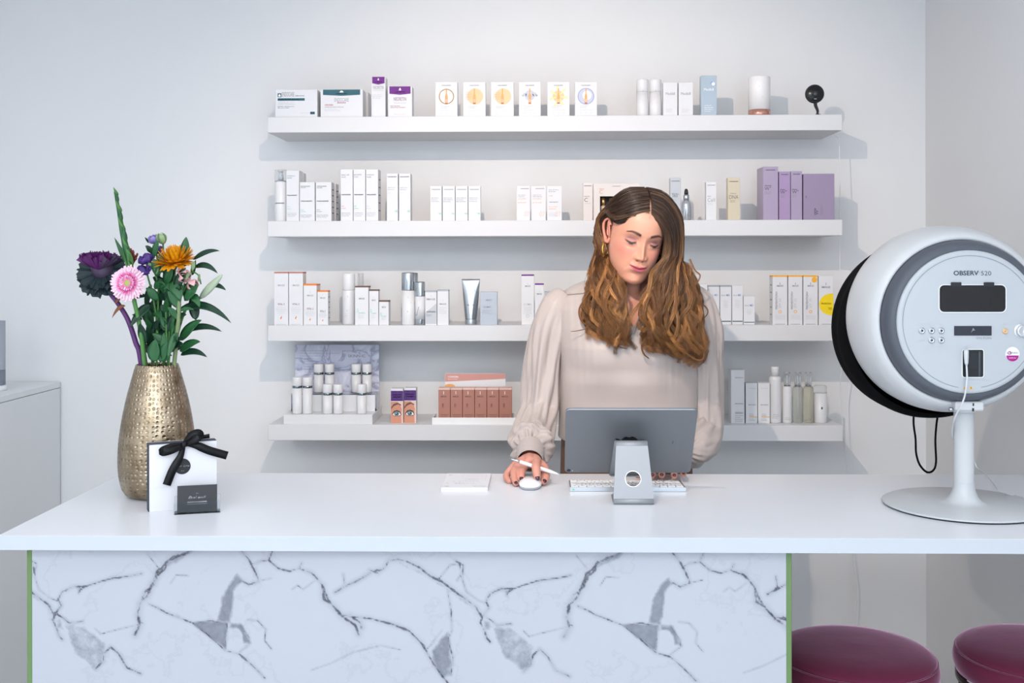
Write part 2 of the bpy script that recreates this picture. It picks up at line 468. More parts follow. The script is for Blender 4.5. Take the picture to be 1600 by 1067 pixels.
# ---------------------------------------------------------------- white cabinet on the left
cab = empty('cabinet', (-2.03, 3.0, 0), 'tall plain white cabinet at the left edge, standing against the back wall', 'cabinet')
M_cab = mat('cabinet_white', '#eceef0', rough=0.5)
cz = at_y(92, 597, 3.80).z; cx = at_y(92, 700, 3.80).x
MB().box((LX + .005 + 2.03, -1.2, 0.06), (cx - 0.018 + 2.03, 0.815, cz - 0.022), M_cab).build('carcass', cab)
MB().box((LX + .005 + 2.03, -1.2, cz - 0.020), (cx + 2.03, 0.815, cz), M_cab, c=.001).build('top_panel', cab)
for k in range(2):
    MB().box((cx - 0.017 + 2.03, -1.2 + k * 1.008, 0.06), (cx + 2.03 - .0005, -1.2 + k * 1.008 + 1.004, cz - 0.022), M_cab, c=.001).build('cabinet_door', cab)
MB().box((LX + .03 + 2.03, -1.15, 0), (cx - 0.05 + 2.03, 0.80, 0.06), M_cab).build('plinth', cab)
# lantern-like candle holder at the extreme left
p = at_y(-6, 590, 3.55)
lan = empty('lantern', (p.x, 3.55, cz), 'pale cylindrical lantern on top of the white cabinet, cut by the left edge', 'lantern')
M_glass = mat('clear_glass', '#f4f8f8', rough=0.02, trans=1.0, ior=1.45)
M_frost = mat('smoked_glass', '#b9bec8', rough=0.25, trans=0.6)
MB().lathe([(0.032, 0), (0.034, 0.004), (0.033, 0.010), (0.030, 0.018)], M_white_metal).build('base', lan)
MB().lathe([(0.0285, 0.019), (0.0285, 0.068), (0.0275, 0.068), (0.0275, 0.019)], mat('grey_band', '#7e848f', rough=.5), cap0=False, cap1=False).build('lower_band', lan)
MB().lathe([(0.0285, 0.069), (0.0285, 0.232), (0.026, 0.232), (0.026, 0.069)], mat('frosted_glass', '#a8adb8', rough=.4), cap0=False, cap1=False).build('glass_sleeve', lan)
# ---------------------------------------------------------------- products on the shelves
PXM = 1 / 468.0
M_card = mat('white_carton', '#dedee1', rough=0.5, spec=.35)
INK = {k: mat('ink_' + k, v, rough=0.6, var=0) for k, v in dict(grey='#8d9096', pale='#bfc2c8', dark='#4b4f57', black='#24262b', teal='#2c5f6b', mint='#8fcfc4', green='#5fc794',
       pink='#d9799c', violet='#6d2483', orange='#f07f1c', brick='#b8766a', plum='#8b6680', copper='#c98f7f', brown='#6a4f45', yellow='#f2d311', amber='#f3ae2d',
       white='#f6f6f8', blue='#7d95cf', steel='#98a0aa', salmon='#f5b9a0', amp='#e8a765', ampd='#b5764a', peach='#ecc79c', lilacgrey='#c4c6d6', red='#b44b5a', silver='#aab0b8', ampd2='#e3b98a', lemon='#f4e3a0').items()}
def art(mb, w, h, spec, y=-0.0005):
    for it in spec:
        k = it[0]
        if k == 't':      # text: string, centre/left x fraction, y fraction of the baseline from the top, height px, ink, opts
            _, s, u, v, hp, ink = it[:6]; o = it[6] if len(it) > 6 else {}
            ww = o.get('w'); ww = ww * w if ww else None
            mb.text(s, u * w, y, (1 - v) * h, hp * PXM, INK[ink], w=ww, align=o.get('a', 'c'), thick=o.get('th', 0.018 if hp < 4 else 0.0), space=o.get('sp', 1.0), vert=o.get('vert', False), shear=o.get('sh', 0))
        elif k == 'r':
            _, u0, v0, u1, v1, ink = it
            x0, x1, z0, z1 = u0 * w, u1 * w, (1 - v1) * h, (1 - v0) * h
            mb.add([(x0, y, z0), (x1, y, z0), (x1, y, z1), (x0, y, z1)], [(0, 1, 2, 3)], INK[ink])
        elif k == 'p':
            _, pts, ink = it[:3]
            mb.add([(u * w, y - (it[3] if len(it) > 3 else 0), (1 - v) * h) for u, v in pts], [tuple(range(len(pts)))], INK[ink])
        elif k == 'c':    # disc: u, v, radius px, ink, inner radius px, dy
            _, u, v, r, ink = it[:5]; r0 = it[5] if len(it) > 5 else 0; dy = it[6] if len(it) > 6 else 0
            mb.disc((u * w, y - dy, (1 - v) * h), r * PXM, INK[ink], r0=r0 * PXM, n=24)
def lines(u, v0, n, ink='pale', hp=1.3, gap=.022, seed=0, wmax=.7, a='l'):
    R = random.Random(seed); W = ['skin care cream', 'visage et cou', 'face and neck', 'tous types de peau', 'for all skin types', 'serum concentrate', 'daily defense']
    return [('t', R.choice(W), u, v0 + i * gap, hp, ink, {'w': wmax * R.uniform(.65, 1), 'a': a}) for i in range(n)]
FRONT_DY = 0.012
def place(x0, x1, yt, shelf, yb=None, Y=None):
    """pixel span on the front plane -> metres; yb = pixel row where the thing's foot shows"""
    z = SHELF_Z[shelf]
    if Y is None: Y = 3.56 + FRONT_DY if yb is None else max(3.566, at_z((x0 + x1) / 2, yb, z).y)
    a, b = at_y(x0, yt, Y), at_y(x1, yt, Y)
    return a.x, b.x, (a.z + b.z) / 2, z, Y
def carton(label, cat, group, x0, x1, yt, shelf, spec=(), depth=None, mat_=None, top=None, yb=None, Y=None, side=None, name='product_carton', tilt=0, band=None):
    X0, X1, zt, z, Y = place(x0 + .25, x1 - .25, yt, shelf, yb, Y)
    w, h = X1 - X0, zt - z; d = depth or min(w, 0.05)
    if Y + d > 3.815: d = 3.815 - Y
    mb = MB(); mm = mat_ or M_card
    mb.box((0, 0, 0.0), (w, d, h), mm, c=0.0006)
    # tuck flap line on top and glued seam on the side
    mb.add([(0.0015, 0.002, h + .0003), (w - .0015, 0.002, h + .0003), (w - .0015, .0027, h + .0003), (.0015, .0027, h + .0003)], [(0, 1, 2, 3)], INK['pale'])
    if top:
        m = INK[top]
        mb.box((-0.0002, -0.0002, h - 2.2 * PXM), (w + .0002, d + .0002, h + .0003), m, c=.0005)
    if side:
        for k in range(5):
            zc = h * (.2 + .15 * k)
            for sx in (-.0004, w + .0004):
                mb.add([(sx, d * .2, zc), (sx, d * .8, zc), (sx, d * .8, zc + .003), (sx, d * .2, zc + .003)], [(0, 1, 2, 3)], INK[side])
    art(mb, w, h, spec)
    o = mb.build(name, loc=(X0, Y, z))
    if tilt: o.rotation_euler = (0, 0, tilt)
    return tag(o, label, cat, group)
DASH = lambda u, v, wd=.72, ink='dark', hp=1.8: ('t', 'mesoestetic', u, v, hp, ink, {'w': wd, 'th': .02})

# --- top shelf
G = 'cartons on the top shelf'
carton('wide white carton with a dark teal bar, first item on the top shelf', 'carton', G, 430, 496, 140, 1, [
    ('r', .055, .13, .145, .27, 'teal'), ('p', [(.075, .25), (.075, .19), (.10, .155), (.125, .19), (.125, .25)], 'white', .0004),
    ('t', 'ENDOCARE', .16, .25, 7, 'grey', {'w': .29, 'a': 'l'}), ('t', 'cellproimage', .47, .25, 2, 'teal', {'w': .22, 'a': 'l', 'th': .02}),
    ('r', .055, .31, .70, .40, 'teal')] + [('t', 'Ampollas Rejuvenecedoras', .07, .375, 2, 'white', {'w': .5, 'a': 'l'})] + lines(.055, .50, 2, 'pale', 1.6, .05, 1, .45) + lines(.055, .62, 2, 'teal', 1.2, .05, 2, .4)
    + [('r', .83, .80, .94, .89, 'teal'), ('t', 'SCA', .885, .875, 3, 'white', {'w': .08}), ('t', '10 x 1,5 ml', .80, .86, 1.5, 'pale', {'w': .2, 'a': 'r'})], depth=.10)
banner = lambda c, v: [('p', [(.06, .0), (.94, .0), (.94, v), (.5, v + .035), (.06, v)], c), ('p', [(.45, v * .55), (.47, v * .3), (.5, v * .18), (.53, v * .3), (.55, v * .55)], 'white', .0004)]
carton('wide white carton with a teal banner along its top edge on the top shelf', 'carton', G, 500.5, 567, 140, 1, banner('teal', .19) + [
    ('t', 'cantabria labs', .5, .165, 2, 'white', {'w': .25, 'th': .02}), ('t', 'ENDOCARE', .5, .44, 6, 'steel', {'w': .34}), ('t', 'RADIANCE', .5, .50, 2, 'red', {'w': .2}),
    ('t', 'C FERULIC EDAFENCE', .1, .58, 2, 'red', {'w': .2, 'a': 'l'}), ('t', 'Ampollas antioxidantes reafirmantes', .1, .65, 1.6, 'plum', {'w': .45, 'a': 'l'})] + lines(.1, .72, 2, 'pale', 1.2, .05, 5, .4), depth=.06)
carton('plain-backed white carton half hidden behind the teal-bannered carton on the top shelf', 'carton', G, 512, 575.5, 144, 1, [], depth=.06, Y=3.66)
carton('tall narrow white carton with a purple banner at its top, on the top shelf', 'carton', G, 580, 602.5, 120, 1, banner('violet', .16) + [
    ('t', 'cantabria labs', .5, .14, 1.6, 'white', {'w': .6, 'th': .02}), ('t', 'NEORETIN', .5, .305, 5, 'grey', {'w': .75}), ('t', 'DISCROM CONTROL', .5, .35, 1.5, 'pale', {'w': .7})] + lines(.1, .46, 3, 'pale', 1.5, .04, 6, .8), depth=.05)
carton('short square white carton with a purple banner at its top, on the top shelf', 'carton', G, 606, 644, 135, 1, banner('violet', .24) + [
    ('t', 'cantabria labs', .5, .20, 1.8, 'white', {'w': .42, 'th': .02}), ('t', 'NEORETIN', .5, .47, 5.5, 'plum', {'w': .52}), ('t', 'Discrom control', .5, .56, 1.8, 'pale', {'w': .5}),
    ('t', 'Peeling despigmentante', .1, .66, 1.8, 'plum', {'w': .4, 'a': 'l'}), ('t', 'Lifting Depigmentation', .1, .71, 1.8, 'red', {'w': .62, 'a': 'l'})] + lines(.25, .92, 1, 'pale', 1.2, .04, 7, .5), depth=.05)
def ampoule(bg):
    s = [('t', 'mesoestetic', .5, .115, 2, 'grey', {'w': .42, 'th': .02})]
    cy = .42
    if bg == 'ring': s += [('c', .5, cy, 12, 'peach', 10.4), ('c', .5, cy, 11.6, 'amp', 11)]
    if bg == 'cells': s += [('c', .53, cy, 12.5, 'peach')] + [('c', .18 + .09 * (i % 3), .33 + .07 * (i // 3), 2.2, 'ampd2', 1.8, .0002) for i in range(9)]
    if bg == 'silver': s += [('c', .5, cy - .03, 8, 'lilacgrey', 0, -.0003)] + [('c', .17 + .11 * i, .39 - .03 * (i % 2), 1.6 + .8 * (i % 3), 'pale', 0, .0001) for i in range(7)] + [('c', .2 + .12 * i, .41, .8, 'steel', 0, .0002) for i in range(6)]
    if bg == 'gold': s += [('c', .5, cy, 9, 'peach')] + [('p', [(.5, cy), (.5 + .42 * math.cos(a), cy + .3 * math.sin(a)), (.5 + .42 * math.cos(a + .25), cy + .3 * math.sin(a + .25))], 'lemon', .0001) for a in np.arange(0, 6.2, .9)]
    if bg == 'swirl': s += [('c', .5, cy, 13, 'lilacgrey'), ('c', .5, cy, 12.6, 'blue', 11.8, .0002), ('c', .55, cy - .03, 7, 'white', 0, .0002)]
    s += [('p', [(.44, .64), (.44, .42), (.475, .34), (.475, .19), (.525, .19), (.525, .34), (.56, .42), (.56, .64)], 'amp', .0006),
          ('p', [(.44, .64), (.44, .60), (.56, .60), (.56, .64)], 'ampd', .0008), ('r', .465, .36, .535, .375, 'ampd'), ('p', [(.455, .60), (.455, .50), (.545, .50), (.545, .60)], 'salmon', .0008)]
    return s + [('t', 'proteoglycans', .22, .72, 1.8, 'pale', {'w': .42, 'a': 'l'}), ('t', 'ampoules', .22, .765, 1.8, 'pale', {'w': .3, 'a': 'l'}), ('t', 'anti-ageing flash ampoules', .22, .83, 1.3, 'pale', {'w': .6, 'a': 'l'}), ('c', .27, .91, 1.6, 'pale', 1.3), ('c', .5, .91, 1.6, 'pale', 1.3), ('c', .73, .91, 1.6, 'pale', 1.3)]
desc = ['an orange ring round the ampoule', 'a peach disc, left one of the two', 'a peach disc, right one of the two', 'grey droplets behind the ampoule', 'yellow rays behind the ampoule', 'a blue-grey swirl behind the ampoule']
for (x0, x1), bg, d_ in zip(((680, 715), (723.5, 759), (767, 803), (810.5, 845), (855, 890), (898, 933)), ('ring', 'cells', 'cells', 'silver', 'gold', 'swirl'), desc):
    carton('white ampoule carton with ' + d_, 'carton', 'ampoule cartons on the top shelf', x0, x1, 128, 1, ampoule(bg), depth=.03)
# cylinders standing on a shelf
def wrap_art(mb, r, h, spec, y_off=.0004):
    """draws art on the front of a cylinder of radius r (axis at the origin)"""
    t = MB(); art(t, 1.0, h, spec, 0)
    for i, p in enumerate(t.v):
        a = (p.x - .5) * 2.0
        t.v[i] = Vector(((r + y_off) * math.sin(a), -(r + y_off) * math.cos(a), p.z))
    n = len(mb.v); mb.v += t.v
    for f, m, s_ in zip(t.f, t.m, t.sm): mb.f.append(tuple(n + k for k in f)); mb.m.append(mb.mi(t.mats[m])); mb.sm.append(False)
def spec_u(spec):   # text widths inside a wrap are fractions of the visible arc
    return spec
def bottle(label, cat, group, x0, x1, yt, shelf, prof_parts, spec=(), yb=None, Y=None, name='bottle'):
    """prof_parts: list of (part name, material, [(r fraction, z fraction)...]); first = body"""
    X0, X1, zt, z, Y = place(x0, x1, yt, shelf, yb, Y)
    r = (X1 - X0) / 2; h = zt - z
    Yc = Y + r if Y + 2 * r < 3.81 else 3.81 - r
    root = None
    if len(prof_parts) > 1: root = empty(name, ((X0 + X1) / 2, Yc, z), label, cat, group)
    for i, (pn, m, pr) in enumerate(prof_parts):
        mb = MB().lathe([(a * r, b * h) for a, b in pr], m, n=28)
        if i == 0: wrap_art(mb, r, h, spec)
        if root: mb.build(pn, root)
        else: root = tag(mb.build(name, loc=((X0 + X1) / 2, Yc, z)), label, cat, group)
    return root
M_wpl = mat('white_plastic', '#e0e0e2', rough=0.3)
M_clear = mat('clear_plastic', '#f7f9fa', rough=0.12, trans=1.0, ior=1.08)
M_silver = mat('silver_foil', '#c3c7cc', rough=0.28, metal=1.0, var=0)
TUBEP = [(.93, 0), (1, .02), (1, .55)]
for i, (x0, x1) in enumerate(((995, 1014), (1015.3, 1034.5))):
    bottle('slim white cylinder pack with grey lettering, %s of the pair on the top shelf' % ('left' if i == 0 else 'right'), 'bottle', 'white cylinder packs on the top shelf', x0, x1, 123, 1,
        [('bottle_body', M_wpl, [(.95, 0), (1, .01), (1, .66), (.99, .66)]), ('cap', M_wpl, [(.97, .665), (1, .67), (1, .97), (.96, .995), (.5, 1)])],
        [('t', 'Medik8', .5, .35, 3.2, 'grey', {'th': .01}), ('t', 'Crystal Retinal', .2, .82, 1.3, 'pale', {'a': 'l'}), ('t', 'night serum', .2, .86, 1.3, 'pale', {'a': 'l'})])
for i, (x0, x1) in enumerate(((1036, 1058.5), (1060, 1083))):
    carton('plain white carton with small grey lettering, %s of the pair left of the blue carton' % ('left' if i == 0 else 'right'), 'carton', 'plain white cartons on the top shelf', x0, x1, 128.5, 1,
        [('t', 'Medik8', .5, .38, 4, 'grey', {'w': .66})] + lines(.22, .82, 3, 'pale', 1.3, .04, i, .55), depth=.03)
carton('pale blue carton with a small white moon, upright on the top shelf', 'carton', G, 1095, 1120, 118, 1,
    [('c', .78, .21, 2.6, 'white'), ('c', .70, .19, 2.4, 'blue', 0, -.0001), ('t', 'Medik8', .5, .38, 4, 'white', {'w': .62})] + lines(.22, .76, 4, 'white', 1.5, .05, 5, .6), depth=.035, mat_=mat('pale_blue_carton', '#a6b6c4', rough=.25, spec=.6))
bottle('large white cylindrical tin with a copper band at its foot, on the top shelf', 'tin', None, 1172.5, 1207, 118, 1,
    [('tin_body', mat('white_tin', '#eeecec', rough=.22, spec=.7), [(1, .165), (1, .985), (.97, 1)]), ('copper_band', mat('copper_band', '#c99384', rough=.25, metal=.6), [(.97, 0), (1, .01), (1, .165)])],
    [('t', 'A', .62, .20, 5, 'steel'), ('t', 'Advanced Nutrition', .4, .28, 1.4, 'pale', {'a': 'l'}), ('t', 'Skin Accumax', .55, .55, 2, 'pale', {'a': 'l'}), ('t', 'food supplement', .5, .68, 1.4, 'pale', {'a': 'l'})], name='supplement_tin')
# round webcam
pc = at_y(1272.5, 147, 3.60); zs_ = SHELF_Z[1]
wc = empty('webcam', (at_y(1277, 180, 3.60).x, 3.60, zs_), 'round black webcam on a curved stem at the right end of the top shelf', 'webcam')
M_blk = mat('black_gloss_plastic', '#15161a', rough=.22); M_blk2 = mat('black_matte_plastic', '#1d1e22', rough=.55)
hx, hz = pc.x - wc.location.x, pc.z - zs_
Mh = Matrix.Translation((hx, 0, hz)) @ Matrix.Rotation(PI / 2, 4, 'X')
r = 14.5 * PXM
MB().lathe([(0, -.012), (r * .8, -.010), (r, -.002), (r, .006), (r * .93, .010), (0, .0102)], M_blk2, M=Mh).build('camera_head', wc)
MB().lathe([(r * .84, .0104), (r * .8, .0122), (0, .0125)], M_blk, M=Mh, cap0=False).build('face_disc', wc)
mb = MB().lathe([(r * .36, .0126), (r * .36, .016), (r * .28, .0165), (0, .0150)], M_blk, M=Mh, cap0=False)
mb.lathe([(r * .2, .0166), (r * .12, .0172), (0, .0174)], mat('lens_glass', '#3a3d46', rough=.05), M=Mh, cap0=False).build('lens', wc)
mb = MB(); mb.text('nest', hx, -.0128, hz - r * .62, 1.7 * PXM, INK['white']); mb.build('lettering', wc)
MB().tube(catmull([(hx + .003, 0, hz - r * .9), (hx + .004, 0, hz - r * 1.25), (.001, 0, .018), (0, 0, .006)], 5), [.010 - .0003 * i for i in range(16)], M_blk2, n=12, flat=.6).build('stem', wc)
MB().lathe([(.014, 0), (.014, .003), (.006, .006), (.004, .008)], M_blk2).build('foot', wc)
M_cable = mat('white_cable', '#ededee', rough=.4)
z2 = SHELF_Z[1] - .052
pts = [(wc.location.x + .004, 3.614, zs_ + .010), (wc.location.x + .02, 3.64, zs_ + .012), (SH_X1 - .03, 3.70, zs_ + .004), (SH_X1 + .004, 3.70, zs_ + .003), (SH_X1 + .007, 3.68, z2)]
lo = [at_y(x, y, Yc) for x, y, Yc in ((1311, 222, 3.70), (1312.5, 300, 3.69), (1312, 400, 3.69), (1313.5, 480, 3.69), (1315, 560, 3.70), (1313, 610, 3.72), (1318, 680, 3.74), (1324, 742, 3.76), (1332, 860, 3.78), (1338, 920, 3.78), (1336, 970, 3.78), (1340, 1040, 3.78))]
pts += [(max(p.x, SH_X1 + .004), p.y, p.z) for p in lo] + [(lo[-1].x, 3.78, .02)]
tag(MB().tube(catmull(pts, 5), .0017, M_cable, n=6).build('webcam_cable'), 'thin white cable hanging from the webcam down past the right ends of the shelves', 'cable')

# --- second shelf
G = 'cartons on the second shelf'
X = bottle('white pump bottle under a clear overcap, first at the left of the second shelf', 'bottle', None, 427, 446, 265, 2,
    [('bottle_body', M_wpl, [(.96, 0), (1, .01), (1, .76), (.8, .79), (.5, .80)]), ('pump', M_wpl, [(.42, .80), (.42, .9), (.3, .91), (.3, .96), (.5, .965), (.45, .985), (.1, .99)]), ('overcap', M_clear, [(.97, .77), (.97, .99), (.92, 1), (.88, .995), (.88, .77)])],
    [('t', 'brightening', .12, .42, 2.4, 'dark', {'a': 'l'}), ('t', 'foam', .12, .46, 2.4, 'dark', {'a': 'l'}), DASH(.5, .66, .8, 'black', 2.4), ('t', 'mela', .25, .79, 1.5, 'mint', {'a': 'l'}), ('t', 'home care', .2, .85, 2, 'grey', {'a': 'l'}), ('t', 'purifying cleanser', .2, .91, 1.6, 'grey', {'a': 'l'})], name='pump_bottle')
mes = lambda a, b, yl=.50, acc='mint', yt_=.08: [('t', a, .07, yt_ + .04, 2.2, 'grey', {'a': 'l', 'w': .62}), ('t', b, .07, yt_ + .08, 2.2, 'grey', {'a': 'l', 'w': .35}), DASH(.45, yl, .76, 'black', 2.2), ('t', 'home', .07, yl + .22, 1.5, acc, {'a': 'l', 'w': .2}), ('t', 'performance', .07, yl + .27, 1.9, acc, {'a': 'l', 'w': .33})] + lines(.07, yl + .35, 3, 'grey', 1.3, .03, 11, .75)
carton('tall white carton right beside the clear-capped pump bottle on the second shelf', 'carton', G, 447, 467.5, 266.5, 2, mes('brightening', 'peel'), depth=.06)
carton('tall white carton partly hidden, second behind the pump bottle\'s neighbour', 'carton', G, 458, 474.5, 270, 2, [], depth=.04, Y=3.655)
carton('medium white carton with a mint accent, left of two equal cartons, second shelf', 'carton', G, 468, 492, 284.5, 2, mes('intense', 'hydrator', .5), depth=.05)
carton('medium white carton with grey accents, right of two equal cartons, second shelf', 'carton', G, 493, 518, 284.5, 2, mes('ultimate', 'microlift', .5, 'grey'), depth=.05, side='dark')
carton('medium white carton standing behind the two equal ones, its edge showing at right', 'carton', G, 501, 525, 287, 2, [], depth=.05, Y=3.645, side='dark')
for (x0, x1), a, b, c, l in zip(((532, 551.5), (552, 571), (571.5, 591)), ('stem cell', 'post', 'bodyshock'), ('serum', 'procedure', 'total'), ('pink', 'green', 'pale'), ('leftmost, with a pink accent', 'the middle one, with a green accent', 'rightmost, with no coloured accent')):
    carton('tall carton in a row of three, second shelf, ' + l, 'carton', 'three tall white cartons', x0, x1, 264.5, 2, mes(a, b, .50, c), depth=.06, side='dark')
plus = [('p', [(.72, .79), (.86, .79), (.86, .80), (.72, .80)], 'green'), ('p', [(.785, .765), (.80, .765), (.80, .825), (.785, .825)], 'green'), ('r', .88, .77, .905, .82, 'green'), ('r', .92, .765, .94, .825, 'mint')]
for (x0, x1), l in zip(((604, 622), (623, 641.5)), ('left', 'right')):
    carton('slim tall white carton with green cross, %s of the pair, second shelf' % l, 'carton', 'pair of slim cartons with green crosses', x0, x1, 271, 2, [DASH(.48, .08, .8, 'dark', 2)] + lines(.08, .31, 2, 'grey', 1.6, .04, 3, .75) + lines(.08, .42, 1, 'pale', 1.4, .03, 4, .35) + plus, depth=.045)
for i, (x0, x1) in enumerate(((672, 690.5), (691.3, 711), (711.5, 731), (731.5, 751))):
    carton('short white carton with green cross, %s of the four' % ('first from left', 'second from left', 'third from left', 'fourth from left')[i], 'carton', 'four short cartons with green crosses', x0, x1, 290.5, 2,
        [DASH(.5, .115, .76, 'grey', 2)] + lines(.08, .36, 3, 'grey', 1.6, .05, i, .8) + plus, depth=.028)
for i, (x0, x1) in enumerate(((807, 828.5), (830, 853), (854.5, 878))):
    sp_ = [DASH(.6 if i < 2 else .45, .09 if i < 2 else .48, .62, 'grey', 2)] + lines(.1, .28 if i < 2 else .13, 2, 'grey', 1.5, .045, i, .7) + [('t', 'acnelan', .1, .385 if i < 2 else .30, 2, 'salmon', {'a': 'l', 'w': .6 if i < 2 else .3}), ('t', 'peel', .1, .50 if i < 2 else .62, 2, 'salmon', {'a': 'l', 'w': .6}), ('t', '07', .75, .88, 8, 'salmon', {'w': .35, 'th': -.02})][: 4 if i < 2 else 3] + ([] if i < 2 else [('t', 'system', .1, .69, 2.6, 'salmon', {'a': 'l', 'w': .5})] + lines(.1, .80, 3, 'pale', 1.3, .04, 9, .7))
    carton('white carton with pale orange lettering, %s of three, second shelf' % ('left', 'middle', 'right')[i], 'carton', 'three cartons with orange lettering', x0, x1, 290.5, 2, sp_, depth=.035)
M_champ = mat('champagne_carton', '#d9cfca', rough=.3, spec=.6); M_gold = mat('gold_metal', '#d3a877', rough=.3, metal=.9)
carton('tall champagne-coloured carton with a large C, beside the window gift box', 'carton', G, 911, 926, 285, 2, [DASH(.5, .10, .8, 'dark', 1.8), ('t', 'energy', .1, .39, 2, 'grey', {'a': 'l', 'w': .6}), ('t', 'C', .12, .51, 6, 'dark', {'a': 'l'})] + lines(.1, .56, 1, 'grey', 1, .04, 9, .8), depth=.04, mat_=M_champ)
# gift box with a window and small bottles
X0, X1, zt, z, Y = place(927.3, 999, 287, 2); w, h = X1 - X0, zt - z
gb = empty('window_gift_box', (X0, Y, z), 'wide champagne gift box with a window showing small gold bottles', 'box')
wx0, wx1, wz0, wz1 = 10 * PXM, 62 * PXM, h - 48 * PXM, h - 19.5 * PXM
mb = MB(); dk = mat('box_lining', '#25272c', rough=.6)
for a, b in (((0, 0), (wx0, h)), ((wx1, 0), (w, h)), ((wx0, 0), (wx1, wz0)), ((wx0, wz1), (wx1, h))): mb.box((a[0], 0, a[1]), (b[0], .045, b[1]), M_champ)
mb.box((0, .045, 0), (w, .05, h), M_champ); mb.box((wx0, .040, wz0), (wx1, .0449, wz1), dk)
for a, b in (((wx0, wz0), (wx0 + .0004, wz1)), ((wx0, wz0), (wx1, wz0 + .0004)), ((wx0, wz1 - .0004), (wx1, wz1)), ((wx1 - .0004, wz0), (wx1, wz1))): mb.box((a[0], .001, a[1]), (b[0], .04, b[1]), dk)
art(mb, w, h, [('t', 'mesoestetic', .5, .08, 1.8, 'grey', {'w': .18}), ('t', 'energy', .13, .16, 1.6, 'copper', {'a': 'l', 'w': .1}), ('t', 'C', .13, .27, 5.5, 'copper', {'a': 'l'})])
mb.build('box_shell', gb)
for i in range(4):
    bx = wx0 + (5.5 + 12 * i) * PXM
    Mt = Matrix.Translation((bx, .02, wz0 + .001))
    MB().lathe([(4 * PXM, 0), (4 * PXM, 12 * PXM), (3 * PXM, 14 * PXM)], mat('beige_glass', '#c8b49c', rough=.3), n=16, M=Mt).lathe([(3.4 * PXM, 14 * PXM), (3.4 * PXM, 26 * PXM)], M_gold, n=16, M=Mt).build('mini_bottle', gb)
carton('tall silver-grey carton marked with large numerals, behind the dropper bottle', 'carton', G, 1047, 1064, 277.5, 2, [DASH(.5, .09, .8, 'dark', 1.8), ('t', 'collagen', .12, .385, 1.8, 'grey', {'a': 'l', 'w': .55}), ('t', '360°', .5, .46, 6, 'dark', {'w': .66, 'th': -.01})] + lines(.1, .5, 2, 'grey', 1, .03, 4, .6), depth=.035, mat_=mat('silver_grey_carton', '#b9bcc2', rough=.3, spec=.6), Y=3.60)
M_dropgl = mat('silver_glass', '#b8bcbf', rough=.18, metal=.65)
bottle('silver dropper bottle with a black rubber bulb on the second shelf', 'bottle', None, 1065.5, 1081, 294.5, 2,
    [('bottle_body', M_dropgl, [(.93, 0), (1, .02), (1, .47), (.9, .56), (.55, .62), (.5, .64)]), ('collar', M_silver, [(.52, .64), (.6, .65), (.6, .80), (.42, .82)]), ('dropper_bulb', M_blk2, [(.40, .82), (.42, .86), (.36, .95), (.2, 1), (0, 1.0)])],
    [('t', 'mesoestetic', .5, .58, 1.5, 'dark'), ('t', 'collagen', .3, .70, 1.4, 'dark', {'a': 'l'})], name='dropper_bottle')
carton('slim white carton standing alone between the dropper bottle and the beige carton', 'carton', G, 1103, 1119.5, 284, 2, [DASH(.5, .10, .78, 'grey', 1.8), ('t', 'stem', .12, .39, 1.8, 'grey', {'a': 'l', 'w': .35}), ('t', 'Cell', .5, .52, 6, 'grey', {'w': .72, 'th': -.012})] + lines(.12, .57, 2, 'pale', 1, .03, 5, .6), depth=.03)
carton('tall beige-gold carton standing alone, left of the lilac cartons', 'carton', G, 1137, 1156, 277.5, 2, [DASH(.5, .10, .74, 'dark', 1.8), ('t', 'radiance', .2, .385, 1.8, 'grey', {'a': 'l', 'w': .5}), ('t', 'DNA', .5, .50, 6, 'dark', {'w': .76, 'th': -.01})] + lines(.2, .55, 2, 'brown', 1, .03, 6, .5), depth=.035, mat_=mat('beige_gold_carton', '#cbbfa6', rough=.3, spec=.6))
M_lil = mat('lilac_carton', '#a797b3', rough=.32, spec=.5); M_lil2 = mat('deep_lilac_carton', '#a48cb2', rough=.32)
wsp = lambda v: [DASH(.5, .07, .62, 'dark', 2), ('t', 'ultimate', .1, v - .075, 1.9, 'dark', {'a': 'l', 'w': .45}), ('t', 'W⁺', .1, v, 5.5, 'dark', {'a': 'l'})] + lines(.1, v + .045, 2, 'plum', 1.1, .03, 8, .55)
carton('large lilac carton, tallest and leftmost of the lilac cartons', 'carton', 'lilac cartons on the second shelf', 1192, 1216, 260.5, 2, wsp(.44), depth=.055, mat_=M_lil)
carton('large pale lilac carton hidden behind the tallest lilac one, only its left edge showing', 'carton', 'lilac cartons on the second shelf', 1188, 1211, 262, 2, [], depth=.06, mat_=M_lil, Y=3.64)
carton('narrow deep lilac carton, second of the lilac cartons from the left', 'carton', 'lilac cartons on the second shelf', 1217, 1235, 268, 2, wsp(.46), depth=.05, mat_=M_lil2)
carton('narrow lilac carton, third of the lilac cartons from the left', 'carton', 'lilac cartons on the second shelf', 1235.5, 1253.5, 267.5, 2, wsp(.46), depth=.05, mat_=M_lil)
carton('wide flat-fronted lilac carton at the right end of the second shelf', 'carton', 'lilac cartons on the second shelf', 1255, 1304, 271.5, 2, [('t', 'mesoestetic', .10, .5, 1.8, 'dark', {'vert': 1, 'w': .19 * .4}), ('t', 'ultimate', .38, .82, 1.8, 'dark', {'vert': 1, 'w': .22}), ('t', 'W⁺', .48, .82, 5.5, 'dark', {'vert': 1}), ('r', .56, .68, .565, .90, 'plum'), ('r', .60, .68, .605, .90, 'plum')], depth=.06, mat_=mat('dusky_lilac_carton', '#9888a4', rough=.35))

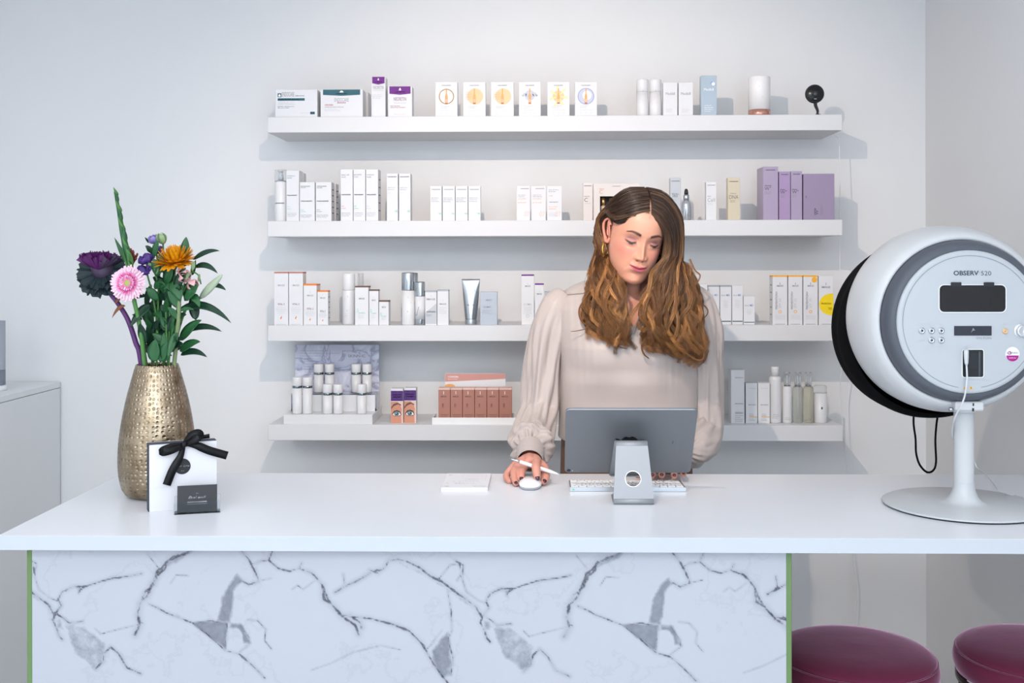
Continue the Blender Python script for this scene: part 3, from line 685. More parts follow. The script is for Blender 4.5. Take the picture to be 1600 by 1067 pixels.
# --- third shelf
G = 'cartons on the third shelf'
img = lambda v0=.22, sub='VITAL C', v1=.62, ink='plum', leaf='orange': [('t', 'I', .5, v0 - .05, 2.6, 'pale'), ('t', 'IMAGE', .5, v0 + .035, 2.6, 'grey', {'w': .48, 'sp': 1.4}), ('t', sub, .5, v1, 2.8, ink, {'w': .52})] + lines(.5, v1 + .05, 4, 'pale', 1.2, .035, 5, .75, 'c') + ([('p', [(.46, .885), (.44, .86), (.50, .84), (.55, .825), (.55, .85), (.51, .88)], leaf)] if leaf else []) + [('r', .12, .975, .85, .985, 'pale')]
for i, (x0, x1) in enumerate(((428, 450.5), (451, 473.5))):
    carton('tall white carton with brick-red top and orange leaf, %s of the pair' % ('left', 'right')[i], 'carton', 'white cartons with orange leaves', x0, x1, 425, 3, img(.23), depth=.05, top='brick', side=None)
carton('mid-height white carton with an orange lid edge and orange leaf on the third shelf', 'carton', 'white cartons with orange leaves', 474, 495, 444, 3, img(.26), depth=.06, top='orange')
carton('shortest white carton with an orange lid edge and orange leaf on the third shelf', 'carton', 'white cartons with orange leaves', 495.5, 512.8, 454, 3, img(.2), depth=.035, top='orange', side='grey')
CYL = lambda m: [('bottle_body', m, [(.94, 0), (1, .015), (1, .665), (.985, .67)]), ('cap', m, [(.985, .675), (1, .68), (1, .975), (.95, .995), (.5, 1)])]
bottle('tall white cylindrical bottle with teal lettering on the third shelf', 'bottle', 'tall white bottles with teal lettering', 533, 553.5, 427, 3, CYL(M_wpl), [('t', 'IMAGE', .5, .47, 2.8, 'black'), ('t', 'S', .12, .70, 6, 'teal'), ('t', 'the MAX', .45, .74, 2.4, 'teal')] + lines(.1, .80, 3, 'pale', 1.3, .035, 4, .5), yb=507)
for i in range(2):
    bottle('tall white cylindrical bottle hidden behind the teal-lettered one, %s' % ('the nearer', 'the farther')[i], 'bottle', 'tall white bottles with teal lettering', 541 + 7 * i, 560 + 6.5 * i, 426 + i, 3, CYL(M_wpl), Y=3.635 + .055 * i)
mx = lambda v: [('t', 'I', .5, v - .07, 2.6, 'pale'), ('t', 'IMAGE', .5, v, 2.6, 'grey', {'w': .42}), ('t', 'S', .2, v + .32, 5, 'mint'), ('t', 'the MAX', .5, v + .36, 2, 'mint', {'w': .5})] + lines(.25, v + .42, 3, 'pale', 1.2, .035, 4, .5) + [('r', .2, .975, .85, .983, 'pale')]
carton('white carton with a brown lid edge beside the tall teal-lettered bottle', 'carton', G, 554.3, 576, 447, 3, mx(.34), depth=.045, top='brown')
carton('narrower white carton with a dark lid edge, in the middle of the stepped trio', 'carton', G, 576.5, 591.5, 452.5, 3, mx(.32), depth=.03, top='brown')
carton('lowest white carton with a brown top, right end of the stepped trio', 'carton', G, 592, 607.5, 469.5, 3, mx(.30), depth=.04, top='brown')
M_silv = mat('silver_cylinder', '#b5bcc2', rough=.22, metal=.85, var=0)
def ageless(mb_only=None): pass
for i, (x0, x1, yt, yf) in enumerate(((626, 647.5, 425.5, None), (631.5, 652, 426, 3.64))):
    bottle(('tall silver-capped bottle with a grey diagonal label' if i == 0 else 'tall silver-capped bottle hidden behind the diagonal-labelled one'), 'bottle', 'silver-capped bottles', x0, x1, yt, 3,
        [('bottle_body', M_wpl, [(.94, 0), (1, .015), (1, .655)]), ('cap', M_silv, [(.99, .66), (1.0, .665), (1.0, .975), (.95, .995), (.5, 1)])],
        [('t', 'IMAGE', .55, .49, 2.6, 'dark'), ('p', [(-.25, .75), (-.1, .66), (.3, .60), (.75, .57), (1.2, .55), (1.2, .88), (.5, .88), (-.1, .86)], 'steel', .0), ('t', 'AGELESS', .5, .755, 2.8, 'dark')] if i == 0 else [], Y=yf)
bottle('shorter silver airless bottle with a white waist label on the third shelf', 'bottle', 'silver-capped bottles', 647.8, 663.5, 440, 3,
    [('bottle_body', M_silv, [(.94, 0), (1, .015), (1, .665)]), ('waist_label', M_card, [(1.012, .14), (1.012, .66)]), ('cap', M_silv, [(.99, .67), (.99, .675), (.99, .96), (.93, .99), (.5, 1)])],
    [], name='bottle', Y=3.566)
lab = bpy.data.objects['waist_label']
mb = MB(); wrap_art(mb, 15.7 / 2 * PXM * 1.02, 69 * PXM, [('t', 'IMAGE', .5, .44, 2.4, 'blue'), ('p', [(-.2, .72), (.4, .58), (1.2, .52), (1.2, .78), (.2, .78)], 'steel'), ('t', 'AGELESS', .5, .68, 2, 'dark')], .0008)
lo = mb.build('label_print', lab)
carton('white carton with a grey diagonal shade beside the silver airless bottle', 'carton', G, 664, 682.5, 454.5, 3, [('t', 'I', .5, .18, 3.5, 'pale'), ('t', 'IMAGE', .5, .27, 3, 'grey', {'w': .75}), ('p', [(0.02, .64), (.98, .36), (.98, .96), (0.02, .96)], 'pale'), ('t', 'AGELESS', .5, .63, 2.4, 'dark', {'w': .8})] + lines(.1, .7, 2, 'grey', 1.2, .04, 1, .5), depth=.04, top='silver')
carton('white carton with faint grey lettering, left of the silver squeeze tube', 'carton', G, 683, 701, 453, 3, [('t', 'I', .5, .32, 3, 'pale'), ('t', 'IMAGE', .5, .42, 2.4, 'grey', {'w': .6})] + lines(.15, .52, 4, 'pale', 1.6, .05, 2, .7), depth=.04, top='silver')
# squeeze tube
X0, X1, zt, z, Y = place(721, 749.5, 436, 3, 507.5); w, h = X1 - X0, zt - z
st = empty('squeeze_tube', ((X0 + X1) / 2, Y + .018, z), 'silver squeeze tube standing on its cap on the third shelf', 'tube')
MB().lathe([(.31 * w, 0), (.315 * w, .002), (.32 * w, .115 * h), (.30 * w, .125 * h)], mat('grey_cap', '#a9b0b6', rough=.3, metal=.6), n=28).build('cap', st)
mb = MB(); rows = 16; n = 32; vs = []; fs = []
for i in range(rows + 1):
    t = i / rows; zz = h * (.127 + t * .873); ax = w * (.315 + .185 * t ** .8); ay = .32 * w * (1 - t ** 1.4) + .0012
    for j in range(n):
        a = 2 * PI * j / n; vs.append((ax * math.cos(a), ay * math.sin(a), zz))
for i in range(rows):
    for j in range(n): fs.append((i * n + j, i * n + (j + 1) % n, (i + 1) * n + (j + 1) % n, (i + 1) * n + j))
fs.append(tuple(rows * n + j for j in range(n)))
mb.add(vs, fs, M_silv, True); mb.text('IMAGE', .006, -.5 * .32 * w - .008, h * .75, 2.8 * PXM, INK['silver']); 
mb.text('the MAX', .000, -.32 * w * .85 - .0006, h * .42, 2.2 * PXM, INK['dark']); mb.build('tube_body', st)
M_stcard = mat('silver_blue_carton', '#b4b9c1', rough=.25, metal=.3)
carton('square silver-blue carton right of the silver squeeze tube', 'carton', G, 750, 777, 456, 3, [('t', 'IMAGE', .5, .27, 2.6, 'grey', {'w': .34}), ('t', 'the MAX', .42, .48, 2.8, 'grey', {'w': .45})] + lines(.1, .56, 3, 'steel', 1.3, .05, 3, .85), depth=.05, mat_=M_stcard, yb=508)
carton('tall white carton with a deep purple top, beside the woman\'s shoulder', 'carton', G, 814.5, 834.5, 429, 3, [('t', 'I', .5, .2, 3, 'pale'), ('t', 'IMAGE', .5, .245, 2.4, 'grey', {'w': .45}), ('t', 'ILUMA', .5, .61, 3, 'pale', {'w': .62})] + lines(.5, .66, 5, 'pale', 1.2, .03, 3, .75, 'c') + [('c', .5, .82, 2.6, 'pale', 1.8)], depth=.04, top='violet', yb=507.5)
carton('shorter white carton with a deep purple top, beside the woman\'s shoulder', 'carton', G, 835.5, 850, 443, 3, [('t', 'I', .5, .22, 3, 'pale'), ('t', 'IMAGE', .5, .27, 2.4, 'grey', {'w': .55})] + lines(.5, .66, 4, 'pale', 1.2, .03, 4, .75, 'c') + [('c', .6, .83, 2, 'pale', 1.3)], depth=.03, top='violet', yb=507.5)
carton('short silver-blue carton mostly hidden behind the woman\'s shoulder', 'carton', G, 851, 874, 455.5, 3, [], depth=.05, mat_=M_stcard, yb=508)
hyd = lambda f: [('t', 'IMAGE', .30, f, 2.2, 'pale', {'w': .36}), ('t', 'MD', .70, f, 3, 'blue', {'w': .28})] + lines(.5, f + .14, 4, 'pale', 1.4, .05, 3, .5, 'c') + [('r', .04, .905, .97, .93, 'teal')]
carton('white carton with blue lettering partly hidden by the woman\'s hair', 'carton', G, 1086, 1105.5, 444, 3, hyd(.28)[:-1], depth=.035)
for i, (x0, x1) in enumerate(((1106, 1124.5), (1125, 1143), (1143.5, 1161))):
    carton('tallish white carton with dark foot stripe, %s of three by the hair' % ('left', 'middle', 'right')[i], 'carton', 'cartons with dark foot stripes', x0, x1, 446, 3, hyd(.27), depth=.03, top=('steel' if i < 2 else None), yb=507)
carton('short white carton with a dark foot stripe, lower than the three beside it', 'carton', 'cartons with dark foot stripes', 1161.5, 1179.5, 462.5, 3, hyd(.36), depth=.04, yb=507)
spf = lambda n_: [('t', 'I', .5, .19, 4, 'dark'), ('t', 'IMAGE', .5, .225, 2.4, 'grey', {'w': .44}), ('t', 'PREVENTION+', .32, .5, 3, 'grey', {'vert': 1}), ('t', n_, .58, .56, 4, 'pale', {'vert': 1}), ('c', .5, .73, 2.4, 'amber', 1.5)] + lines(.5, .82, 3, 'pale', 1.3, .03, 3, .8, 'c') + [('r', .15, .975, .85, .983, 'grey')]
for i, ((x0, x1), n_) in enumerate(zip(((1207, 1230.5), (1231.5, 1254), (1255, 1278)), ('SPF 50', 'SPF 32', 'SPF 30'))):
    sp_ = spf(n_) + ([('c', .76, .085, 4.3, 'amber', 0, .0003), ('t', 'NEW', .76, .10, 2, 'white', {'w': .2, 'th': .02})] if i == 2 else [])
    if i == 2: sp_[-1] = ('t', 'NEW', .76, .10, 2, 'amber', {'w': .01})
    carton('tall yellow-topped white carton with a small yellow ring, %s' % ('leftmost of the yellow-topped row', 'second of the yellow-topped row', 'with a round orange sticker')[i], 'carton', 'yellow-topped sun care cartons', x0, x1, 430.5, 3, sp_, depth=.05, top='amber', side='grey')
arc = [(1.0, .36)] + [(1 - .97 * math.sin(a) ** .8, .58 - .22 * math.cos(a)) for a in np.linspace(.15, PI - .15, 14)] + [(1.0, .80)]
carton('tall white carton with a large yellow half-disc, rightmost of the yellow-topped row', 'carton', 'yellow-topped sun care cartons', 1279, 1302, 431, 3, [('t', 'I', .5, .19, 4, 'dark'), ('t', 'IMAGE', .5, .25, 3, 'grey', {'w': .6}), ('p', arc, 'yellow'), ('t', 'PREVENTION+', .18, .58, 2.4, 'brown', {'a': 'l', 'w': .7}), ('t', '30', .78, .69, 4, 'amber')][:5] + [('r', .2, .975, .85, .983, 'grey')], depth=.05, side='grey')

# --- lowest shelf
z4 = SHELF_Z[4]
ds = empty('bottle_display', (0, 0, 0), 'white display plinth with a clear riser and marbled back sign on the lowest shelf', 'display stand')
Yf = 3.568
a, b = at_y(443, 648, Yf), at_y(582, 664, Yf); ptop = a.z
MB().box((a.x, Yf, z4), (b.x, 3.78, ptop), M_wpl, c=.001).build('plinth', ds)
sa, sb = at_y(461, 538.5, 3.745), at_y(592.5, 613, 3.745)
M_sgn = bpy.data.materials.new('marbled_print'); M_sgn.use_nodes = True
nt = M_sgn.node_tree; bb = nt.nodes['Principled BSDF']; bb.inputs['Roughness'].default_value = .4
tc = nt.nodes.new('ShaderNodeTexCoord'); nz = nt.nodes.new('ShaderNodeTexNoise'); nz.inputs['Scale'].default_value = 14; nz.inputs['Detail'].default_value = 6; nz.inputs['Distortion'].default_value = 1.2
cr = nt.nodes.new('ShaderNodeValToRGB')
for p_, c_ in ((.38, '#dfe3f0'), (.5, '#c9cbe0'), (.54, '#9fa0ba'), (.58, '#cdd0e2')):
    e = cr.color_ramp.elements.new(p_); e.color = srgb(c_)
cr.color_ramp.elements[0].color = srgb('#e4e8f2'); cr.color_ramp.elements[-1].color = srgb('#d6c3d4')
nt.links.new(tc.outputs['Object'], nz.inputs['Vector']); nt.links.new(nz.outputs['Fac'], cr.inputs['Fac']); nt.links.new(cr.outputs['Color'], bb.inputs['Base Color'])
mb = MB().box((sa.x, 3.745, ptop), (sb.x, 3.749, sa.z), M_sgn, c=.0005)
W_, H_ = sb.x - sa.x, sa.z - ptop
def S(u, v): return sa.x + u * PXM * .985, sa.z - v * PXM * .985
for i in range(12):
    x, zz = S(7 + (8 if i > 2 else 0), 11 + 4.4 * i); mb.text('• ' + ('the skin care concept for skinic professionals' if i in (1, 2) else 'active peeling and repair care'), x, 3.7444, zz, 2.0 * PXM, INK['grey'], w=((48, 66, 36)[i] if i < 3 else (22, 16, 20, 15)[i % 4]) * PXM, align='l')
x, zz = S(103, 21); mb.text('SKINN·IC', x, 3.7444, zz, 4.6 * PXM, INK['dark'], w=28 * PXM, thick=-.01)
x, zz = S(90, 11); mb.text('Casmara', x, 3.7444, zz, 1.8 * PXM, INK['grey'], w=12 * PXM)
x, zz = S(103, 26); mb.text('cosmetics', x, 3.7444, zz, 1.4 * PXM, INK['grey'], w=12 * PXM)
for u0, v0, u1, v1 in ((79, 10, 79.7, 21), (79, 10, 84, 10.7), (125, 20, 125.7, 30), (119, 29.5, 125.7, 30.2)):
    (xa, za), (xb, zb) = S(u0, v0), S(u1, v1); mb.add([(xa, 3.7445, zb), (xb, 3.7445, zb), (xb, 3.7445, za), (xa, 3.7445, za)], [(0, 1, 2, 3)], INK['grey'])
x, zz = S(68, 44); mb.text('vegan skin concept', x, 3.7444, zz, 2.2 * PXM, INK['dark'], w=30 * PXM, align='l')
mb.build('back_sign', ds)
M_acr = mat('clear_acrylic', '#f3f7fa', rough=.03, trans=1.0, ior=1.2)
ra, rb = at_y(455, 614, 3.66), at_y(588, 614, 3.66); rz = at_y(520, 615, 3.66).z
mb = MB().box((ra.x, 3.66, rz - .004), (rb.x, 3.735, rz), M_acr, c=.0005)
mb.box((ra.x, 3.66, ptop), (ra.x + .004, 3.735, rz - .0045), M_acr); mb.box((rb.x - .004, 3.66, ptop), (rb.x, 3.735, rz - .0045), M_acr)
mb.box((ra.x + .0045, 3.66, ptop), (rb.x - .0045, 3.664, rz - .0045), mat('white_back', '#eceef2', rough=.3)); mb.build('clear_riser', ds)
M_chr = mat('chrome_ring', '#7c8a8e', rough=.12, metal=1.0, var=0)
def airless(label, px, yt, yb_, zbase, grp='white airless bottles on the display'):
    Yb = at_z(px, yb_, zbase).y
    Yb = 3.70 if zbase > ptop + .01 else (3.60 if yb_ > 639 else 3.61)
    t = at_y(px, yt, Yb); r = 7.7 * PXM; h = t.z - zbase
    o = empty('airless_bottle', (t.x, Yb, zbase), label, 'bottle', grp)
    zr = h - 20 * PXM if h > 45 * PXM else h * .62
    zr = h - 17 * PXM
    mb = MB().lathe([(r * .94, 0), (r, .003), (r, zr)], M_wpl, n=24); wrap_art(mb, r, zr, [('t', 'SKINN', .4, .22, 1.8, 'grey'), ('t', 'IC', .8, .27, 1.4, 'pale'), ('r', .1, .55, .9, .56, 'pale'), ('r', .1, .72, .7, .73, 'pale')]); mb.build('bottle_body', o)
    MB().lathe([(r * .985, zr), (r * 1.01, zr + .0004), (r * 1.01, zr + 3.6 * PXM), (r * .97, zr + 3.8 * PXM)], M_chr, n=24, cap0=False, cap1=False).build('chrome_ring', o)
    MB().lathe([(r * .98, zr + 3.7 * PXM), (r, zr + 4 * PXM), (r, h - .002), (r * .95, h)], M_wpl, n=24).build('cap', o)
air = [(464.5, 589, 643.5, 0, 'tall, far left of the front row'), (480.5, 589, 643.5, 0, 'tall, second from the left of the front row'), (512, 600, 643.5, 0, 'short, left one of the middle front pair'), (528.5, 600, 643.5, 0, 'short, right one of the middle front pair'), (565.5, 600, 643, 0, 'short, alone at the right of the front row'),
       (498, 568.5, 613, 1, 'on the riser, first from the left'), (515, 568.5, 613, 1, 'on the riser, second from the left'), (556.5, 568.5, 613, 1, 'on the riser, third from the left'), (573.5, 568.5, 613, 1, 'on the riser, fourth from the left')]
for px, yt, yb_, up, l in air: airless('small white airless bottle, ' + l, px, yt, yb_, (rz if up else ptop) + .0003)
# eyelash cartons with an eye picture
M_eye = INK
INK['skin'] = mat('ink_skin', '#cf8f77', rough=.6); INK['skin2'] = mat('ink_skin_light', '#e2c3b8', rough=.6); INK['iris'] = mat('ink_iris', '#6f8585', rough=.5, var=0); INK['deep'] = mat('ink_purple', '#56307a', rough=.5, var=0)
def eye_art():
    s = [('r', .0, .065, 1., .36, 'deep'), ('t', 'SUPER LASH', .5, .20, 2.4, 'white', {'w': .68, 'th': .03}), ('t', 'TREATMENT', .5, .27, 2.4, 'white', {'w': .68, 'th': .03})]
    for r_ in ((.1, .10, .9, .107), (.1, .325, .9, .332), (.1, .10, .115, .33), (.885, .10, .9, .33)): s.append(('r',) + r_ + ('lilacgrey',))
    s += [('r', 0, .38, 1, 1, 'skin'), ('p', [(.55, .38), (1, .38), (1, 1), (.88, 1), (.84, .75), (.9, .6), (.75, .45)], 'skin2', .0001),
          ('p', [(.02, .55), (.2, .45), (.5, .41), (.8, .45), (.86, .50), (.6, .455), (.4, .48), (.2, .52), (.03, .60)], 'brown', .0002),
          ('p', [(.08, .74), (.25, .65), (.5, .62), (.75, .66), (.88, .76), (.7, .80), (.3, .80)], 'black', .0002),
          ('p', [(.14, .745), (.3, .685), (.5, .665), (.7, .69), (.82, .76), (.6, .79), (.3, .785)], 'white', .0003),
          ('c', .47, .725, 4.0, 'iris', 0, .0004), ('c', .47, .725, 2.0, 'black', 0, .0005), ('c', .44, .715, .8, 'white', 0, .0006)]
    return s
for i, (x0, x1, yt) in enumerate(((610.5, 630, 607), (631, 650.5, 606))):
    carton('purple and skin-toned carton picturing an eye, %s of the pair on the lowest shelf' % ('left', 'right')[i], 'carton', 'cartons with eye pictures', x0, x1, yt, 4, eye_art(), depth=.035, yb=(661, 660.5)[i])
# tray of terracotta cartons
ya = 3.568
ta, tb = at_y(675, 652.5, ya), at_y(807.5, 661, ya)
tray_h = ta.z - z4
M_tray = mat('tray_white', '#f2f2f2', rough=.35)
mb = MB()
mb.box((ta.x, ya, z4), (tb.x, ya + .004, z4 + tray_h), M_tray, c=.0008); mb.box((ta.x, ya + .006 + .10, z4), (tb.x, ya + .010 + .10, z4 + tray_h), M_tray, c=.0008)
mb.box((ta.x, ya + .0042, z4), (ta.x + .004, ya + .1058, z4 + tray_h), M_tray, c=.0008); mb.box((tb.x - .004, ya + .0042, z4), (tb.x, ya + .1058, z4 + tray_h), M_tray, c=.0008)
mb.box((ta.x + .0042, ya + .0042, z4), (tb.x - .0042, ya + .1058, z4 + .004), M_tray)
tag(mb.build('display_tray'), 'shallow white tray holding the terracotta cartons on the lowest shelf', 'tray')
M_terra = mat('terracotta_carton', '#b07a6c', rough=.4, spec=.45)
Yt = ya + .014; zt0 = z4 + .0045
for i, (x0, x1) in enumerate(((685, 703.3), (704, 722.3), (723, 741.3), (742, 760.3), (761, 779.3), (780, 799.5))):
    p0, p1 = at_y(x0, 606.5, Yt), at_y(x1, 606.5, Yt); w, h = p1.x - p0.x, p0.z - zt0
    mb = MB().box((0, 0, 0), (w, .045, h), M_terra, c=.0006); mb.box((-.0002, -.0002, h - 2.5 * PXM), (w + .0002, .0452, h + .0004), INK['skin2'], c=.0005)
    art(mb, w, h, [('t', 'I', .45, .18, 5, 'white'), ('t', 'IMAGE', .45, .26, 2, 'brown', {'w': .5}), ('t', 'I CONCEAL', .45, .5, 2.6, 'brown', {'vert': 1, 'w': .9 * .4}), ('r', .12, .76, .9, .768, 'brown')] + lines(.5, .80, 2, 'brown', 1.3, .045, i, .7, 'c') + ([('c', .5, .90, 1.1, 'peach')] if i < 4 else []))
    tag(mb.build('product_carton', loc=(p0.x, Yt, zt0)), 'terracotta carton in the white tray, %s of the six' % ('first from left', 'second from left', 'third from left', 'fourth from left', 'fifth from left', 'last at the right')[i], 'carton', 'terracotta cartons in the tray')
Yc_ = Yt + .06
p0, p1 = at_y(695, 583.5, Yc_), at_y(790, 583.5, Yc_)
mb = MB().box((0, 0, 0), (p1.x - p0.x, .003, p0.z - zt0), M_card, c=.0004)
w, h = p1.x - p0.x, p0.z - zt0
def q(u, v): return (u / 95 * w, -.0005, h - v * PXM)
M_rose = mat('rose_print', '#c9938a', rough=.5)
mb.add([q(.3, .3), q(94.7, .3), q(94.7, 8.3), q(.3, 13)][::-1], [(0, 1, 2, 3)], M_rose)
mb.text('I CONCEAL', q(5, 0)[0], -.0007, q(0, 6.4)[2], 2.3 * PXM, INK['white'], align='l', thick=.02); mb.text('flawless foundation', q(5, 0)[0], -.0007, q(0, 9.4)[2], 1.4 * PXM, INK['white'], align='l')
mb.disc((q(8, 0)[0], -.0006, q(0, 20)[2]), 8 * PXM, INK['amp'], sz=.45)
tag(mb.build('header_card', loc=(p0.x, Yc_, zt0)), 'rose and white header card standing behind the terracotta cartons', 'card')
# right part of the lowest shelf
ep = lambda: [('t', 'HYDROPEPTIDE', .55, .16, 2.2, 'grey', {'w': .66})] 
carton('tallest white carton on the right of the lowest shelf, nearest the woman', 'carton', 'white cartons on the lowest shelf', 1142, 1163.5, 578, 4, [('t', 'dermalogica', .6, .16, 2.6, 'grey', {'w': .6}), ('t', 'dermalux', .6, .64, 2.2, 'grey', {'w': .6}), ('r', .3, .80, .88, .81, 'dark')] + lines(.3, .79, 1, 'grey', 1.5, .04, 1, .45) + lines(.3, .86, 4, 'grey', 1.4, .035, 2, .6), depth=.05, yb=661.5)
for i, (x0, x1) in enumerate(((1165, 1183.5), (1184.2, 1203))):
    carton('shorter white carton with an amber line, %s of the pair on the lowest shelf' % ('left', 'right')[i], 'carton', 'white cartons on the lowest shelf', x0, x1, 598.5, 4, [('t', 'dermalogica', .55, .15, 2.2, 'pale', {'w': .6}), ('t', 'dermalux', .55, .55, 2, 'grey', {'w': .66}), ('r', .3, .83, .98, .845, 'amber')] + lines(.3, .78, 2, 'grey', 1.4, .035, 4, .5) + lines(.3, .89, 2, 'grey', 1.2, .035, 5, .5), depth=.04, yb=661.5)
bottle('tall white bottle with a narrower cap on the lowest shelf', 'bottle', None, 1203.5, 1222.5, 573.5, 4, [('bottle_body', M_wpl, [(.95, 0), (1, .02), (1, .77), (.97, .81), (.7, .83)]), ('cap', M_wpl, [(.66, .83), (.66, .97), (.6, 1), (.2, 1)])], [('t', 'dermalogica', .6, .28, 1.8, 'pale'), ('t', 'essential', .55, .70, 2, 'grey'), ('t', 'cleanser', .5, .745, 1.6, 'grey')] + lines(.2, .85, 3, 'grey', 1.2, .03, 1, .6), yb=661.5)
M_liq = mat('clear_toner', '#dfe2dc', rough=.06, trans=.75, ior=1.33); M_liq2 = mat('yellowish_toner', '#e3e0cf', rough=.06, trans=.75, ior=1.33)
spray = lambda m, top: [('bottle_body', m, [(.94, 0), (1, .02), (1, .68), (.85, .72), (.5, .73)]), ('spray_head', M_wpl, [(.42, .73), (.42, .80), (.28, .82), (.28, .93), (.1, .94)]), ('overcap', M_clear, [(.66, .735), (.66, .985), (.6, 1.0), (.56, .99), (.56, .735)])]
for i, (x0, x1, m, l) in enumerate(((1224, 1239, M_wpl, 'white spray bottle with a clear overcap'), (1240.5, 1256, M_liq, 'clear spray bottle of colourless toner'), (1257, 1272.5, M_liq2, 'clear spray bottle of faintly yellow toner'))):
    bottle(l + ' on the lowest shelf', 'bottle', 'spray bottles on the lowest shelf', x0, x1, 582.5, 4, spray(m, 0), [('t', 'dermalux', .6, .40, 1.6, 'grey'), ('t', 'soothing', .4, .70, 1.8, 'grey'), ('t', 'toner', .35, .74, 1.6, 'grey')] + lines(.2, .90, 2, 'grey', 1.2, .03, 1, .6), yb=661.5)
bottle('short wide white bottle with a dark square mark, last on the lowest shelf', 'bottle', None, 1274, 1294.5, 603.5, 4, [('bottle_body', M_wpl, [(.95, 0), (1, .02), (1, .80)]), ('cap', M_clear, [(.98, .802), (1, .82), (.98, .97), (.9, 1), (.5, 1)])], [('t', 'dermalux', .5, .43, 2.4, 'pale'), ('r', .44, .56, .56, .62, 'teal'), ('t', 'night gel', .5, .77, 1.7, 'grey'), ('t', 'concentrate', .5, .87, 1.3, 'grey')], yb=661.5)
# ---------------------------------------------------------------- things on the counter
# hammered vase
VX, VY = at_z(248.5, 772, TOP_Z).x, 2.53
vk = 1 / (F_PX / VY)
vprof = [(34, 0), (41, .8), (48, 5), (53.5, 13), (57, 27), (59, 45), (59.3, 62), (58.3, 82), (56.3, 100), (53, 122), (49, 143), (44, 164), (39, 182), (34.5, 198), (32.2, 206)]
def vr(z):
    z /= vk
    for (r0, z0), (r1, z1) in zip(vprof[:-1], vprof[1:]):
        if z0 <= z <= z1: return (r0 + (r1 - r0) * (z - z0) / (z1 - z0)) * vk
    return vprof[-1][0] * vk
prof = []
for (r0, z0), (r1, z1) in zip(vprof[:-1], vprof[1:]):
    for j in range(4): prof.append(((r0 + (r1 - r0) * j / 4) * vk, (z0 + (z1 - z0) * j / 4) * vk))
prof = [(sum(p[0] for p in prof[max(0, i - 2):i + 3]) / len(prof[max(0, i - 2):i + 3]) if 3 < i < len(prof) - 2 else r, z) for i, (r, z) in enumerate(prof)]
prof += [(32.2 * vk, 206 * vk), (31 * vk, 206.6 * vk), (30 * vk, 205 * vk)]
prof += [(max(r - .004, .02), z) for r, z in prof[-6:4:-4]] + [(0.0, .006)]
M_brass = bpy.data.materials.new('hammered_metal'); M_brass.use_nodes = True
nt = M_brass.node_tree; b = nt.nodes['Principled BSDF']; N = nt.nodes.new; L = nt.links.new
b.inputs['Metallic'].default_value = 1.0; b.inputs['Roughness'].default_value = .27
tc = N('ShaderNodeTexCoord'); at = N('ShaderNodeAttribute'); at.attribute_name = 'wrap'
vo = N('ShaderNodeTexVoronoi'); vo.inputs['Scale'].default_value = 1.0; vo.inputs['Randomness'].default_value = .38
L(at.outputs['Vector'], vo.inputs['Vector'])
mr = N('ShaderNodeMapRange'); mr.inputs['From Min'].default_value = 0.0; mr.inputs['From Max'].default_value = .42; L(vo.outputs['Distance'], mr.inputs['Value'])
bp = N('ShaderNodeBump'); bp.inputs['Strength'].default_value = .8; bp.inputs['Distance'].default_value = .0026; L(mr.outputs[0], bp.inputs['Height']); L(bp.outputs['Normal'], b.inputs['Normal'])
nz = N('ShaderNodeTexNoise'); nz.inputs['Scale'].default_value = 26; nz.inputs['Detail'].default_value = 5; L(tc.outputs['Object'], nz.inputs['Vector'])
cr = N('ShaderNodeValToRGB'); cr.color_ramp.elements[0].color = srgb('#84745d'); cr.color_ramp.elements[1].color = srgb('#b3a38d'); cr.color_ramp.elements[0].position = .3; cr.color_ramp.elements[1].position = .7
L(nz.outputs['Fac'], cr.inputs['Fac']); L(cr.outputs['Color'], b.inputs['Base Color'])
mb = MB().lathe(prof, M_brass, n=96, cap0=True, cap1=False)
vase = mb.build('vase', loc=(VX, VY, TOP_Z))
me = vase.data
wa = me.attributes.new('wrap', 'FLOAT_VECTOR', 'POINT')
arr = np.zeros((len(me.vertices), 3), 'f')
for i, v in enumerate(me.vertices):
    a = math.atan2(v.co.y, v.co.x); a = a if a < PI / 2 + .01 else a - 2 * PI      # seam at the back
    arr[i] = (a * 46 / (2 * PI) , v.co.z / .0106, 0)
wa.data.foreach_set('vector', arr.ravel())
tag(vase, 'tall tapered vase of hammered brass-coloured metal holding the flowers', 'vase')

# white gift box with black bow
A, B = at_z(233.5, 800.5, TOP_Z), at_z(338.5, 790.5, TOP_Z)
ang = math.atan2(B.y - A.y, B.x - A.x); gw = (B - A).length; gh = at_y(234, 696.5, A.y).z - TOP_Z
gift = empty('gift_bag', (A.x, A.y, TOP_Z), 'white gift box with black back and a black ribbon bow, leaning place before the vase', 'gift bag', rot=(0, 0, ang))
gift['label'] = 'white gift bag with dark sides and a black ribbon bow, in front of the vase'
M_paper = mat('white_paper', '#dcdbdf', rough=.6); M_navy = mat('dark_card', '#3a404d', rough=.6)
MB().box((0, 0, 0), (gw, .003, gh), M_paper, c=.0005).build('front_panel', gift)
mb = MB().box((-.0025, .0032, .001), (gw - .0, .028, gh + .003), M_navy, c=.0005); mb.build('dark_body', gift)
MB().add([(0.0, .0281, gh + .0032), (gw, .0281, gh + .0032), (gw, -.0006, gh + .0008), (0, -.0006, gh + .0008)], [(0, 1, 2, 3), (3, 2, 1, 0)], M_paper).add([(0.0, -.0006, gh + .0008), (gw, -.0006, gh + .0008), (gw, -.0008, gh * .36), (0, -.0008, gh * .36)], [(0, 1, 2, 3)], M_paper).build('flap', gift)
gpx = gw / 105.0
def G(px, py, dy=0.0): return ((px - 233.5) / 105 * gw, -.001 - dy, (800.5 - (px - 233.5) * .02 - py) / 104 * gh)
